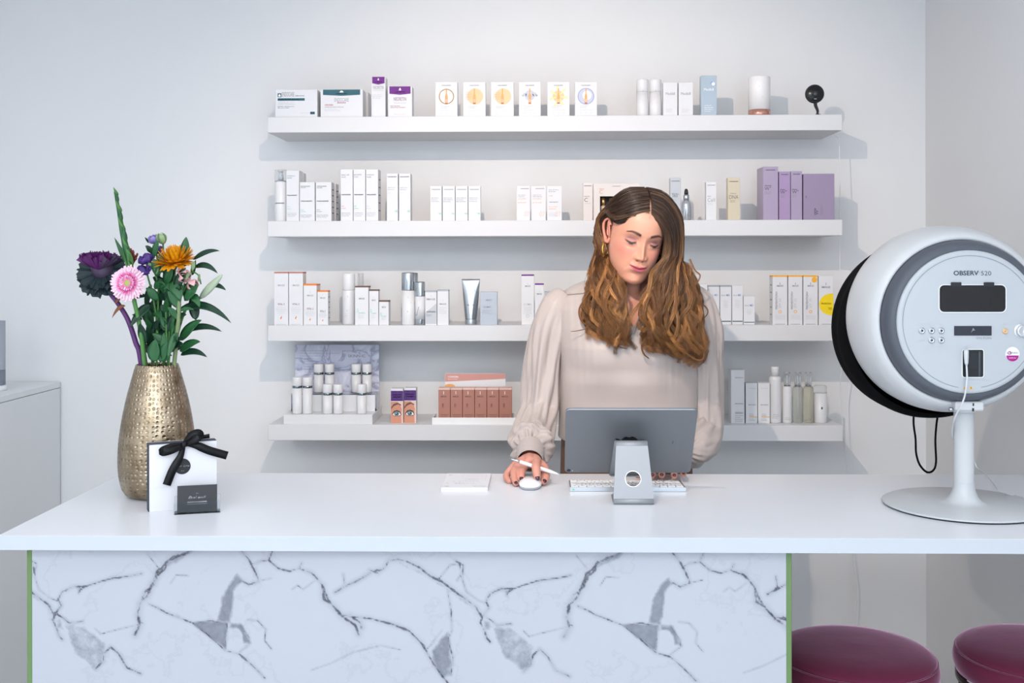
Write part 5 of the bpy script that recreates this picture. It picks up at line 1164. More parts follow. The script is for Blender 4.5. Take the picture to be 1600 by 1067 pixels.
# plug and cord
def DD(px, py, Y): p = at_y(px, py, Y); return Vector((p.x - px0, Y - DY, p.z - TOP_Z))
MB().tube([DD(1509.5, 546.5, 2.378), DD(1509.7, 548, 2.376), DD(1509.8, 557, 2.376), DD(1510, 567, 2.376), DD(1510.2, 571, 2.376)], [.003, .0052, .0050, .0040, .0022], M_dw, n=14).tube(
    catmull([DD(1510.2, 571, 2.376), DD(1511, 590, 2.374), DD(1509.5, 606, 2.374), DD(1507, 620, 2.375), DD(1502.5, 632, 2.378), DD(1497, 642, 2.385), DD(1491, 655, 2.40), DD(1488, 668, 2.43), DD(1489.5, 684, 2.455), DD(1500, 700, 2.472), DD(1518, 715, 2.472), DD(1526, 731, 2.462)], 5), .0021, M_dw, n=8).build('cable', dv)
MB().tube(catmull([DD(1526, 731, 2.462), DD(1537, 738, 2.50), DD(1552, 755, 2.56), DD(1562, 769, 2.58)] + [at_z(x, y, TOP_Z + .0015 + .0085 * (x < 1590)) - Vector((px0, DY, TOP_Z)) for x, y in ((1575, 772), (1598, 776), (1640, 782))], 5), .0012, M_dw, n=6).build('thin_cable', dv)
MB().tube(catmull([DD(1428, 640, 2.66), DD(1427.5, 662, 2.66), DD(1430.5, 685, 2.66), DD(1431.5, 708, 2.66), DD(1437, 726, 2.66), DD(1448, 737.5, 2.66), DD(1458, 735, 2.66), DD(1462.5, 722, 2.66), DD(1461.5, 690, 2.66), DD(1463, 665, 2.66), DD(1466, 645, 2.66)], 5), .0026, M_cuff, n=8).build('hood_drawstring', dv)

# ---------------------------------------------------------------- velvet stools
M_vel = mat('plum_velvet', '#66263f', rough=.85, spec=.15, sheen=1.0, bump=(14, .25, .004), var=.35)
M_vel.node_tree.nodes['Principled BSDF'].inputs['Sheen Tint'].default_value = srgb('#e3b4d2'); M_vel.node_tree.nodes['Principled BSDF'].inputs['Sheen Roughness'].default_value = .35
M_brz = mat('dark_bronze', '#4a3f36', rough=.25, metal=.9, var=0)
def stool(x, y, zt, label):
    s = empty('bar_stool', (x, y, 0), label, 'stool', 'plum velvet bar stools')
    MB().lathe([(.168, zt - .074), (.177, zt - .068), (.183, zt - .052), (.184, zt - .038), (.181, zt - .026), (.1765, zt - .0205), (.176, zt - .019)], M_vel, n=72).build('seat_side_band', s)
    MB().lathe([(.1755, zt - .0188), (.1775, zt - .0165), (.1745, zt - .0115), (.160, zt - .0045), (.13, zt + .002), (.08, zt + .006), (0, zt + .008)], M_vel, n=72).build('seat_top', s)
    MB().lathe([(.1785 + .0016 * math.cos(a), zt - .0192 + .0016 * math.sin(a)) for a in np.linspace(0, 2 * PI, 7)], M_vel, n=72, cap0=False, cap1=False).build('piping', s)
    MB().lathe([(.172, zt - .088), (.178, zt - .088), (.178, zt - .075), (.172, zt - .075), (.172, zt - .088)], M_brz, n=72, cap0=False, cap1=False).build('metal_ring', s)
    for k in range(4):
        a = PI / 4 + k * PI / 2
        for da in (-.07, .07):
            MB().tube([(.174 * math.cos(a + da), .174 * math.sin(a + da), zt - .088), (.205 * math.cos(a + da * .4), .205 * math.sin(a + da * .4), 0.004)], .005, M_brz, n=10).build('leg', s)
    MB().tube([(.196 * math.cos(t), .196 * math.sin(t), .20) for t in np.linspace(0, 2 * PI, 49)], .006, M_brz, n=8).build('footrest', s)
sp1 = at_y(1335, 1000, 2.47); stool(sp1.x, 2.47, .672, 'round plum velvet bar stool beside the end of the marble panel')
sp2 = at_y(1623, 1000, 2.48); stool(sp2.x, 2.48, .674, 'round plum velvet bar stool cut off by the right edge, under the worktop')
# ---------------------------------------------------------------- flowers in the vase
FY = VY
def fl(px, py, dy=0.0): return at_y(px, py, FY + dy)
M_lf = mat('dark_green_leaf', '#163b29', rough=.38, spec=.45, bump=(60, .2, .001), var=.3)
M_lf2 = mat('mid_green_leaf', '#286036', rough=.42, var=.3); M_lf3 = mat('pale_green', '#8faa7c', rough=.45, var=.2)
M_stem = mat('green_stem', '#4b7f3d', rough=.45, var=.2); M_pstem = mat('purple_stem', '#5a2a6a', rough=.5, var=.3); M_wood = mat('pale_green_woody_stem', '#7c8f64', rough=.6, var=.25)
def leaf(mb, base, tip, width, m, bow=(0, 0, .15), fold=.25, n=9, facing=(0, -1, .35), wavy=0.0, shape=.75):
    """a leaf blade with a mid-rib fold, from base to tip; thin but closed"""
    b, t = Vector(base), Vector(tip); L_ = (t - b).length; bw = Vector(bow) * L_
    vs = []; fs = []; f = Vector(facing).normalized()
    for i in range(n + 1):
        s = i / n; c = b.lerp(t, s) + bw * (4 * s * (1 - s))
        tan = ((t - b) + bw * 4 * (1 - 2 * s)).normalized()
        side = tan.cross(f); side = side.normalized() if side.length > 1e-4 else Vector((1, 0, 0)); up = side.cross(tan).normalized()
        w = width * .5 * (math.sin(PI * s ** shape) ** .8 + .03) * (1 + wavy * math.sin(9 * s + width * 999))
        for sx, up_k in ((-1, 1), (-.5, .35), (0, 0), (.5, .35), (1, 1)): vs.append(c + side * w * sx + up * w * fold * up_k)
        for sx, up_k in ((.6, .45), (0, 0), (-.6, .45)): vs.append(c + side * w * sx + up * (w * fold * up_k - .0005))
    for i in range(n):
        a, c = 8 * i, 8 * i + 8
        for k in range(8): fs.append((a + k, a + (k + 1) % 8, c + (k + 1) % 8, c + k))
    fs += [tuple(range(8))[::-1], tuple(8 * n + k for k in range(8))]
    mb.add(vs, fs, m, True)
def inside(x_off, y_off=0.0, z=.03): return Vector((VX + x_off, VY + y_off, TOP_Z + z))
def mouth(px, dy): p = fl(px, 570, dy); return p
def stemline(pts, r0, r1, m, n=8):
    P = catmull(pts, 5); k = len(P)
    return MB().tube(P, [r0 + (r1 - r0) * i / (k - 1) for i in range(k)], m, n=n)
# gladiolus
g = empty('gladiolus', mouth(228, -.01), 'tall green gladiolus spike of closed buds, highest stem in the vase', 'flower')
def part(mb, name, root):
    o = mb.build(name); o.parent = root; o.location = -Vector(root.location); return o
part(stemline([inside(.01, .0), mouth(228, -.01), fl(216, 500, -.01), fl(207, 450, -.005), fl(197, 410), fl(190, 370), fl(183, 325), fl(178.5, 300)], .0055, .0012, M_stem), 'stem', g)
mb = MB()
ax_ = [(207, 430), (203, 412), (198, 392), (194, 375), (190.5, 358), (188, 343), (185.5, 328), (183, 314), (180.5, 303)]
core = catmull([fl(x, y) for x, y in ax_] + [fl(178.2, 296)], 4)
mb.tube(core, [.0062 * (1 - (i / 36) ** 1.3) ** .8 * (.75 + .5 * min(1, i / 8)) + .0006 for i in range(37)], M_lf2, n=12)
for i, (x, y) in enumerate(ax_):
    sd = 1 if i % 2 else -1; k = 1 - i * .075
    leaf(mb, fl(x + 2.0 - sd * 2, y + 9 * k), fl(x - 5.5 * k + sd * 3.0 * k, y - 27 * k, -.008), .0185 * k, M_lf2 if i % 2 else MATS['green_stem'], bow=(sd * .05, -.05, 0), fold=-.75, facing=(sd * .35, -1, 0), shape=.62)
leaf(mb, fl(199, 412), fl(178.7, 371, .01), .012, M_lf2, bow=(.05, 0, -.08), fold=.5)
leaf(mb, fl(205, 420), fl(197, 388, -.01), .014, M_stem, bow=(.1, 0, 0), fold=.8)
part(mb, 'bud_sheaths', g)
# ornamental kale
kl = empty('ornamental_kale', mouth(220, .0), 'purple and dark green kale head on a purple stem, left in the bouquet', 'flower')
part(stemline([inside(-.005), mouth(221, 0), fl(212, 535), fl(200, 500), fl(185, 475), fl(170, 455), fl(160, 430)], .0068, .005, M_pstem, 12), 'stem', kl)
M_kd = mat('dark_kale_leaf', '#1d2f36', rough=.6, var=.4); M_kp = mat('purple_kale_leaf', '#5b1f63', rough=.5, var=.35); M_kp2 = mat('dusky_kale_leaf', '#4a3a55', rough=.55, var=.35)
def ruffle(mb, c, dirv, size, m, cup=.5, seed=0, nr=7, na=13, spread=1.25, upv=(0, 0, 1)):
    """fan-shaped ruffled leaf growing from c along dirv"""
    d = Vector(dirv).normalized(); u = Vector(upv); sd = d.cross(u).normalized(); u = sd.cross(d).normalized(); R = random.Random(seed)
    ph = R.uniform(0, 6); vs = []; fs = []
    for i in range(nr + 1):
        r = size * i / nr
        for j in range(na * 3 + 1):
            a = (j / (na * 3) - .5) * 2 * spread
            w = .09 * size * (i / nr) ** 2 * math.sin(a * 11 + ph) + .035 * size * (i / nr) ** 3 * math.sin(a * 37 + ph)
            rr = r * (1 + .05 * math.sin(a * 23 + ph) * (i / nr) ** 2)
            vs.append(Vector(c) + d * rr * math.cos(a) + sd * rr * math.sin(a) + u * (cup * size * (i / nr) ** 2 * .5 + w))
    k = na * 3 + 1
    for i in range(nr):
        for j in range(k - 1): fs.append((i * k + j, i * k + j + 1, (i + 1) * k + j + 1, (i + 1) * k + j))
    n0 = len(vs); vs2 = [v - u * .0008 for v in vs]; fs2 = [tuple(n0 + q for q in f[::-1]) for f in fs]
    mb.add(vs + vs2, fs + fs2, m, True)
kc = fl(160, 425, 0); s_ = 1 / 664
mb = MB()
for i, (dx, dz, dy, sz, sp_) in enumerate(((-26, 8, -.2, 34, .9), (-20, -20, -.5, 36, 1.0), (-4, -30, -.6, 38, 1.05), (14, -26, -.5, 30, .9), (28, 4, -.2, 34, .9), (26, 22, .3, 30, .9), (-18, -16, -1.0, 34, .8), (6, -26, -1.0, 32, .9), (18, -16, -.9, 26, .7))):
    ruffle(mb, kc + Vector((dx * .12, 0, dz * .12)) * s_, (dx / 30, dy, dz / 30), sz * s_, M_kd, cup=-.25, seed=i, spread=sp_, upv=(0, -1, .6))
part(mb, 'outer_leaves', kl)
mb = MB(); kc2 = kc + Vector((0, -14, 4)) * s_
mb.lathe([(0, -16), (14, -10), (19, 2), (15, 14), (0, 20)], M_kp2, n=20, M=Matrix.Translation(kc + Vector((0, 4, 2)) * s_) @ Matrix.Scale(s_, 4))
for i in range(20):
    a = i * 2.4; el = .3 + 1.15 * (i / 20); sz = (36 - 14 * i / 20) * s_
    d = Vector((math.cos(a) * math.cos(el), math.sin(a) * math.cos(el) - .1, math.sin(el)))
    ruffle(mb, kc2, d, sz, M_kp if i % 3 else M_kp2, cup=.55, seed=20 + i, spread=.75, upv=(0, 0, 1) if abs(d.z) < .95 else (1, 0, 0))
part(mb, 'purple_heart', kl)
# gerbera
gb_ = empty('gerbera', mouth(228, -.02), 'round pink and white gerbera facing forward, low left in the bouquet', 'flower')
gc = fl(200, 442.5, -.055); gn = Vector((-.10, -1, .12)).normalized()
part(stemline([inside(.0, -.01), mouth(226, -.02), fl(220, 520, -.03), fl(212, 480, -.04), fl(205, 455, -.045), gc - gn * -.0 + Vector((0, .008, 0))], .0058, .0045, M_stem, 12), 'stem', gb_)
Mg = gn.to_track_quat('Z', 'Y').to_matrix().to_4x4(); Mg.translation = gc
M_gp = mat('pale_pink_petal', '#f0c9da', rough=.5, var=.08); M_gm = mat('magenta_petal', '#d23f8f', rough=.5, var=.2); M_gc = mat('gerbera_centre', '#a9b060', rough=.6, var=.3); M_gpk = mat('pink_petal', '#e88bbb', rough=.5)
def petals(mb, r0, r1, w, n, m, z0, z1, off=0.0, M=Mg, tipk=1.0, jit=.06, seed=1):
    R = random.Random(seed)
    for i in range(n):
        a = 2 * PI * (i + off) / n + R.uniform(-.5, .5) * jit; rr = r1 * (1 + R.uniform(-jit, jit)); e = Vector((math.cos(a), math.sin(a), 0)); sd = Vector((-math.sin(a), math.cos(a), 0)); vs = []; fs = []
        z1_ = z1 + R.uniform(-.1, .1) * (r1 - r0)
        for k in range(6):
            t = k / 5; c = e * (r0 + (rr - r0) * t) + Vector((0, 0, z0 + (z1_ - z0) * t * t)); ww = w * .5 * (math.sin(PI * (t * .62 + .22)) ** .7) * (tipk if k < 5 else .62)
            vs += [c - sd * ww, c + Vector((0, 0, -.12 * ww)), c + sd * ww]
        for k in range(5):
            q = 3 * k; fs += [(q, q + 1, q + 4, q + 3), (q + 1, q + 2, q + 5, q + 4)]
        n0 = len(vs); fs += [tuple(n0 + j for j in f[::-1]) for f in fs]; vs += [v - Vector((0, 0, .0004)) for v in vs]
        mb.add(vs, fs, m, True, M)
R_ = 28.5 * FY / F_PX * .98
mb = MB(); petals(mb, .010, R_, .0075, 30, M_gp, -.002, -.0005, seed=1); petals(mb, .010, R_ * .95, .0072, 30, M_gp, .0, .0025, .5, seed=2); petals(mb, .009, R_ * .84, .0062, 28, M_gp, .002, .0055, .2, seed=3)
part(mb, 'outer_petals', gb_)
mb = MB(); petals(mb, .008, R_ * .66, .0042, 34, M_gpk, .003, .0075, seed=4); petals(mb, .007, R_ * .54, .0030, 34, M_gm, .004, .0085, .3, seed=5); petals(mb, .006, R_ * .44, .0024, 30, M_gp, .005, .0085, .6, seed=6); petals(mb, .005, R_ * .36, .0020, 26, M_gm, .005, .008, .1, seed=7); petals(mb, .003, R_ * .27, .0016, 20, M_gpk, .005, .007, .1, seed=8)
part(mb, 'inner_petals', gb_)
mb = MB().lathe([(.0085, .002), (.0075, .0055), (.004, .0065), (0, .006)], M_gc, n=24, M=Mg); part(mb, 'centre_disc', gb_)
# orange chrysanthemum
ch_ = empty('orange_chrysanthemum', mouth(255, .0), 'bright orange chrysanthemum with shaggy petals, top centre of the bouquet', 'flower')
cc = fl(274, 409, -.02)
part(stemline([inside(.005, .01), mouth(256, .0), fl(262, 500), fl(270, 450, -.01), cc], .004, .0035, M_stem), 'stem', ch_)
M_or = mat('orange_petal', '#f3a40c', rough=.5, var=.25); Mc = Matrix.Rotation(math.radians(18), 4, 'X'); Mc.translation = cc
mb = MB()
for k, (rr, zz, nn_, w) in enumerate(((32, -2, 24, .0105), (32, 6, 24, .0105), (29, 13, 22, .0098), (24, 18, 18, .009), (18, 21, 15, .0085), (12, 24, 11, .008), (7, 25, 7, .007))):
    petals(mb, .004, rr * s_, w, nn_, M_or, .002, zz * s_, off=k * .37, M=Mc, jit=.16, seed=30 + k)
part(mb, 'petals', ch_)
mb = MB()
for i in range(9):
    a = i * .7; e = cc + Vector((math.cos(a) * 20, math.sin(a) * 20, -4)) * s_; leaf(mb, cc - Vector((0, 0, .004)), e, .008, M_lf, bow=(0, 0, -.15))
part(mb, 'sepals', ch_)
# lisianthus with violet buds
li = empty('lisianthus', mouth(243, -.01), 'lisianthus with small violet blooms and green buds behind the gerbera', 'flower')
mb = MB(); M_vio = mat('violet_petal', '#5b3f8f', rough=.5, var=.25); M_vio2 = mat('light_violet_petal', '#9386c6', rough=.5, var=.2)
for pts in ([inside(.0, .02), mouth(245, -.01), fl(244, 500), fl(238, 460, -.01), fl(229, 425, -.02)], [mouth(245, -.01), fl(247, 480), fl(246, 440, -.01), fl(233, 405, -.01)], [fl(247, 470), fl(250, 420), fl(255, 395), fl(254, 375)], [fl(247, 450), fl(246, 410), fl(243, 382)]):
    P = catmull(pts, 5); mb.tube(P, .0022, M_stem, n=6)
part(mb, 'stems', li)
def bloom(mb, c, d, L_, w, m, n=5, seed=0, open_=.5):
    d = Vector(d).normalized(); R = random.Random(seed); t = d.orthogonal().normalized()
    for i in range(n):
        q = Matrix.Rotation(2 * PI * i / n + R.uniform(-.2, .2), 3, d) @ t
        leaf(mb, c, Vector(c) + (d * (1 - open_ * .5) + q * open_) * L_, w, m, bow=q * .22, fold=-.3, facing=-q + d * .2, n=6, shape=1.0, wavy=.12)
mb = MB()
for (x, y, dy, d, L_, w, m, op) in ((227, 430, -.02, (-.3, -.6, .7), 20, 15, M_vio, .55), (232, 411, -.01, (-.3, -.5, .9), 19, 15, M_vio, .5), (243, 381, 0, (-.2, -.3, 1), 17, 12, M_vio2, .3), (250, 396, .0, (-.5, -.3, 1), 14, 10, M_vio, .4)):
    bloom(mb, fl(x, y, dy), d, L_ * s_, w * s_, m, 6, seed=int(x), open_=op)
part(mb, 'violet_blooms', li)
mb = MB()
for (x0, y0, x1, y1, w) in ((256, 382, 250, 362, 9), (238, 420, 232, 408, 8), (244, 430, 251, 410, 8)):
    bloom(mb, fl(x0, y0, -.01), (x1 - x0, -6, y0 - y1), math.hypot(x1 - x0, y1 - y0) * s_, w * s_, M_lf3, 4, seed=int(x0), open_=.16)
for (x0, y0, x1, y1, w) in ((240, 402, 247, 376, 11), (238, 396, 227, 384, 8), (246, 432, 240, 404, 13), (256, 428, 248, 396, 11), (246, 470, 228, 450, 14), (258, 445, 270, 420, 15), (232, 380, 226, 371, 3), (240, 448, 258, 446, 15), (262, 440, 262, 452, 16)):
    leaf(mb, fl(x0, y0, -.015), fl(x1, y1, -.03), w * s_, M_lf2 if w > 9 else M_lf, bow=(.05, -.1, .1))
part(mb, 'buds_and_leaves', li)
# red-brown sprig
rs = empty('red_berry_sprig', mouth(226, .01), 'small red-brown sprig between the kale and the gladiolus', 'sprig')
M_rb = mat('red_brown_sprig', '#6b2f2c', rough=.5); mb = MB().tube(catmull([inside(.005, .02), mouth(228, .01), fl(214, 500, .005), fl(205, 440, .0), fl(207, 412)], 4), .0018, M_rb, n=6)
for x, y in ((199, 393), (204, 388), (210, 398), (215, 396), (203, 400), (213, 403), (208, 391)): mb.tube(catmull([fl(207, 414), fl((207 + x) / 2 + 1, (410 + y) / 2), fl(x, y, -.005)], 3), [.0016, .0016, .0016, .002, .0026, .003, .002], M_rb, n=6)
for (x0, y0, x1, y1) in ((196, 478, 175, 497), (192, 470, 200, 462), (188, 468, 180, 474)): leaf(mb, fl(x0, y0, -.01), fl(x1, y1, -.015), 6 * s_, mat('brown_leaf', '#7a4a2c', rough=.6), bow=(0, 0, .2))
part(mb, 'twigs', rs)
# alstroemeria
al = empty('alstroemeria', mouth(262, -.02), 'small pink and white alstroemeria blooms right of the orange chrysanthemum', 'flower')
mb = MB(); 
for pts in ([inside(.01, -.01), mouth(264, -.02), fl(272, 500, -.03), fl(284, 460, -.03), fl(290, 432, -.03)], [fl(284, 462, -.03), fl(296, 450, -.03), fl(304, 442, -.03)], [fl(284, 462, -.03), fl(298, 430, -.02), fl(302, 415, -.02)], [fl(300, 424, -.02), fl(310, 430, -.02), fl(314, 444, -.02)]): mb.tube(catmull(pts, 4), .0018, M_stem, n=6)
part(mb, 'stems', al)
mb = MB(); M_pk = mat('soft_pink_petal', '#e6b3b5', rough=.5, var=.25)
bloom(mb, fl(282, 430, -.035), (.9, -.5, -.2), 20 * s_, 11 * s_, M_pk, 5, 1, .4); bloom(mb, fl(298, 438, -.035), (.6, -.4, -.9), 18 * s_, 11 * s_, M_pk, 5, 2, .35); bloom(mb, fl(284, 424, -.04), (.2, -.9, .1), 11 * s_, 8 * s_, M_pk, 5, 3, .5)
part(mb, 'pink_blooms', al)
mb = MB()
for (x0, y0, x1, y1, w, m) in ((300, 424, 304, 408, 7, M_lf3), (310, 440, 312, 428, 5, M_lf3), (296, 425, 290, 438, 6, M_lf3), (268, 440, 282, 470, 22, M_lf2), (288, 470, 310, 446, 18, M_lf2), (272, 460, 290, 418, 15, M_lf), (300, 462, 312, 480, 12, M_lf2)): leaf(mb, fl(x0, y0, -.03), fl(x1, y1, -.045), w * s_, m, bow=(.06, -.08, .12), wavy=.06)
part(mb, 'buds_and_leaves', al)
# lily with bud and long leaves
ly = empty('lily_stem', mouth(272, .01), 'lily stem with one pale closed bud and long dark leaves reaching right', 'flower')
part(stemline([inside(.015, .01), mouth(272, .01), fl(278, 520, .01), fl(292, 480, .0), fl(310, 467, -.005), fl(314, 463, -.005)], .004, .003, M_stem), 'stem', ly)
mb = MB(); b0, b1 = fl(312, 467, -.005), fl(347.5, 429, -.02); ax = (b1 - b0); 
prof_b = [(0.0015, 0), (.0062, .12), (.0088, .3), (.0092, .5), (.0075, .72), (.0045, .9), (.0012, 1.0)]
Mb_ = ax.normalized().to_track_quat('Z', 'Y').to_matrix().to_4x4(); Mb_.translation = b0
mb.lathe([(r, z * ax.length) for r, z in prof_b], mat('pale_lily_bud', '#a9b99f', rough=.45, var=.2), n=18, M=Mb_, wob=lambda a, z: 1 + .07 * math.cos(3 * a)); part(mb, 'bud', ly)
mb = MB()
for (x0, y0, x1, y1, w, bz, dy, m) in ((302, 406, 343, 392, 9, .10, -.02, M_lf), (304, 418, 340, 427, 10, .16, -.03, M_lf), (330, 446, 353, 453.5, 8, .12, -.01, M_lf), (278, 486, 361, 504.5, 13, .17, -.05, M_lf), (281, 532, 315, 500, 17, .06, -.04, M_lf2), (286, 520, 346.5, 518, 11, .13, -.02, M_lf), (281, 549, 313, 534, 15, .08, -.03, M_lf2), (282, 555, 323.5, 558, 11, .14, -.03, M_lf), (288, 402, 291, 370, 14, .0, .0, M_lf2), (279, 398, 275, 384, 12, .0, .02, M_lf), (300, 430, 306, 406, 8, .0, -.02, M_lf2), (306, 500, 300, 455, 16, .0, .0, M_lf), (312, 480, 306, 464, 9, 0, -.02, M_lf2)):
    leaf(mb, fl(x0, y0, -.005), fl(x1, y1, dy), w * s_, m, bow=(0, 0, bz), n=12, facing=(.1, -1, .5))
part(mb, 'leaves', ly)
# woody cut stem
ws_ = empty('cut_stem', mouth(272, -.012), 'thick pale green cut stem standing upright at the right of the bouquet', 'stem')
part(stemline([inside(.01, -.01), mouth(272, -.012), fl(275.5, 530, -.025), fl(279, 500, -.035), fl(280, 468, -.035)], .0052, .0048, M_wood, 12), 'stalk', ws_)
mb = MB()
for (x0, y0, x1, y1, w) in ((279, 482, 262, 455, 14), (280, 486, 303, 484, 7), (278, 500, 262, 480, 10), (277, 520, 262, 560, 14)): leaf(mb, fl(x0, y0, -.035), fl(x1, y1, -.05), w * s_, M_lf2, bow=(0, 0, .1))
part(mb, 'leaves', ws_)
# two leafy filler stems
Rl = random.Random(5)
for q, (xm, lab, tops, dy0) in enumerate(((238, 'leafy dark green filler stem on the left side of the bouquet, behind the gerbera stem', [(228, 470), (240, 455), (250, 445)], .015), (262, 'leafy green filler stem in the middle of the bouquet, under the orange chrysanthemum', [(258, 440), (268, 430), (285, 450)], -.01))):
    lf_ = empty('leafy_stem', mouth(xm, dy0), lab, 'foliage', 'leafy filler stems')
    mb = MB()
    for x, y in tops: mb.tube(catmull([inside(.0, dy0 * .5), mouth(xm, dy0), fl((xm + x) / 2, 515, dy0), fl(x, y, dy0)], 5), .0026, M_stem, n=6)
    part(mb, 'stems', lf_)
    mb = MB()
    for i in range(44):
        t = Rl.random(); x, y = Rl.choice(tops); bx = xm + (x - xm) * t; by = 566 + (y - 566) * t; a = Rl.uniform(-2.4, .6) if q == 0 else Rl.uniform(-PI * .9, -.1)
        L_ = Rl.uniform(28, 50) * (1 - .2 * t); ex, ey = bx + L_ * math.cos(a) * .62, by + L_ * math.sin(a) * .9
        ex = min(max(ex, 214 + max(0, (540 - ey)) * .0), 312); ey = min(ey, 562)
        leaf(mb, fl(bx, by, dy0), fl(ex, ey, dy0 + Rl.uniform(-.045, .03)), Rl.uniform(8, 14) * s_, Rl.choice((M_lf, M_lf, M_lf2)), bow=(0, 0, Rl.uniform(-.05, .15)), facing=(Rl.uniform(-.4, .4), -1, Rl.uniform(0, .8)))
    if q == 0:
        for (x0, y0, x1, y1, w) in ((236, 476, 203, 512, 15), (228, 462, 204, 470, 8), (222, 500, 206, 492, 6), (226, 540, 219, 505, 14)): leaf(mb, fl(x0, y0, -.02), fl(x1, y1, -.05), w * s_, M_lf, bow=(0, 0, .1))
    else:
        for (x0, y0, x1, y1, w) in ((258, 566, 256, 520, 15), (240, 566, 243, 530, 20), (250, 566, 262, 535, 16)): leaf(mb, fl(x0, y0, -.035), fl(x1, y1, -.045), w * s_, M_lf2, bow=(0, 0, .05))
    part(mb, 'leaves', lf_)
# ---------------------------------------------------------------- the woman behind the counter
WX = at_y(979, 600, 2.98).x
wom = empty('person', (WX, 3.0, 0), 'woman with long wavy brown hair and a light blouse, standing behind the counter, looking down', 'person')
def wpart(o): o.parent = wom; o.location = -Vector(wom.location); return o
def P3(px, py, Y): return at_y(px, py, Y)
def lin(h): return np.array(srgb(h)[:3])
def mesh_np(name, V, F, mat_, colors=None, smooth=True, attr='col'):
    me = bpy.data.meshes.new(name)
    me.from_pydata(np.asarray(V).tolist(), [], [tuple(int(q) for q in f) for f in F])
    me.materials.append(mat_)
    me.polygons.foreach_set('use_smooth', [smooth] * len(me.polygons))
    if colors is not None:
        a = me.color_attributes.new(attr, 'FLOAT_COLOR', 'POINT')
        c = np.ones((len(V), 4), 'f'); c[:, :3] = colors
        a.data.foreach_set('color', c.ravel())
    me.update(); o = bpy.data.objects.new(name, me); COL.objects.link(o); return o
def gs(x, z, cx, cz, sx, sz): return np.exp(-((x - cx) / sx) ** 2 - ((z - cz) / sz) ** 2)
def sm(x, a, b): t = np.clip((x - a) / (b - a), 0, 1); return t * t * (3 - 2 * t)
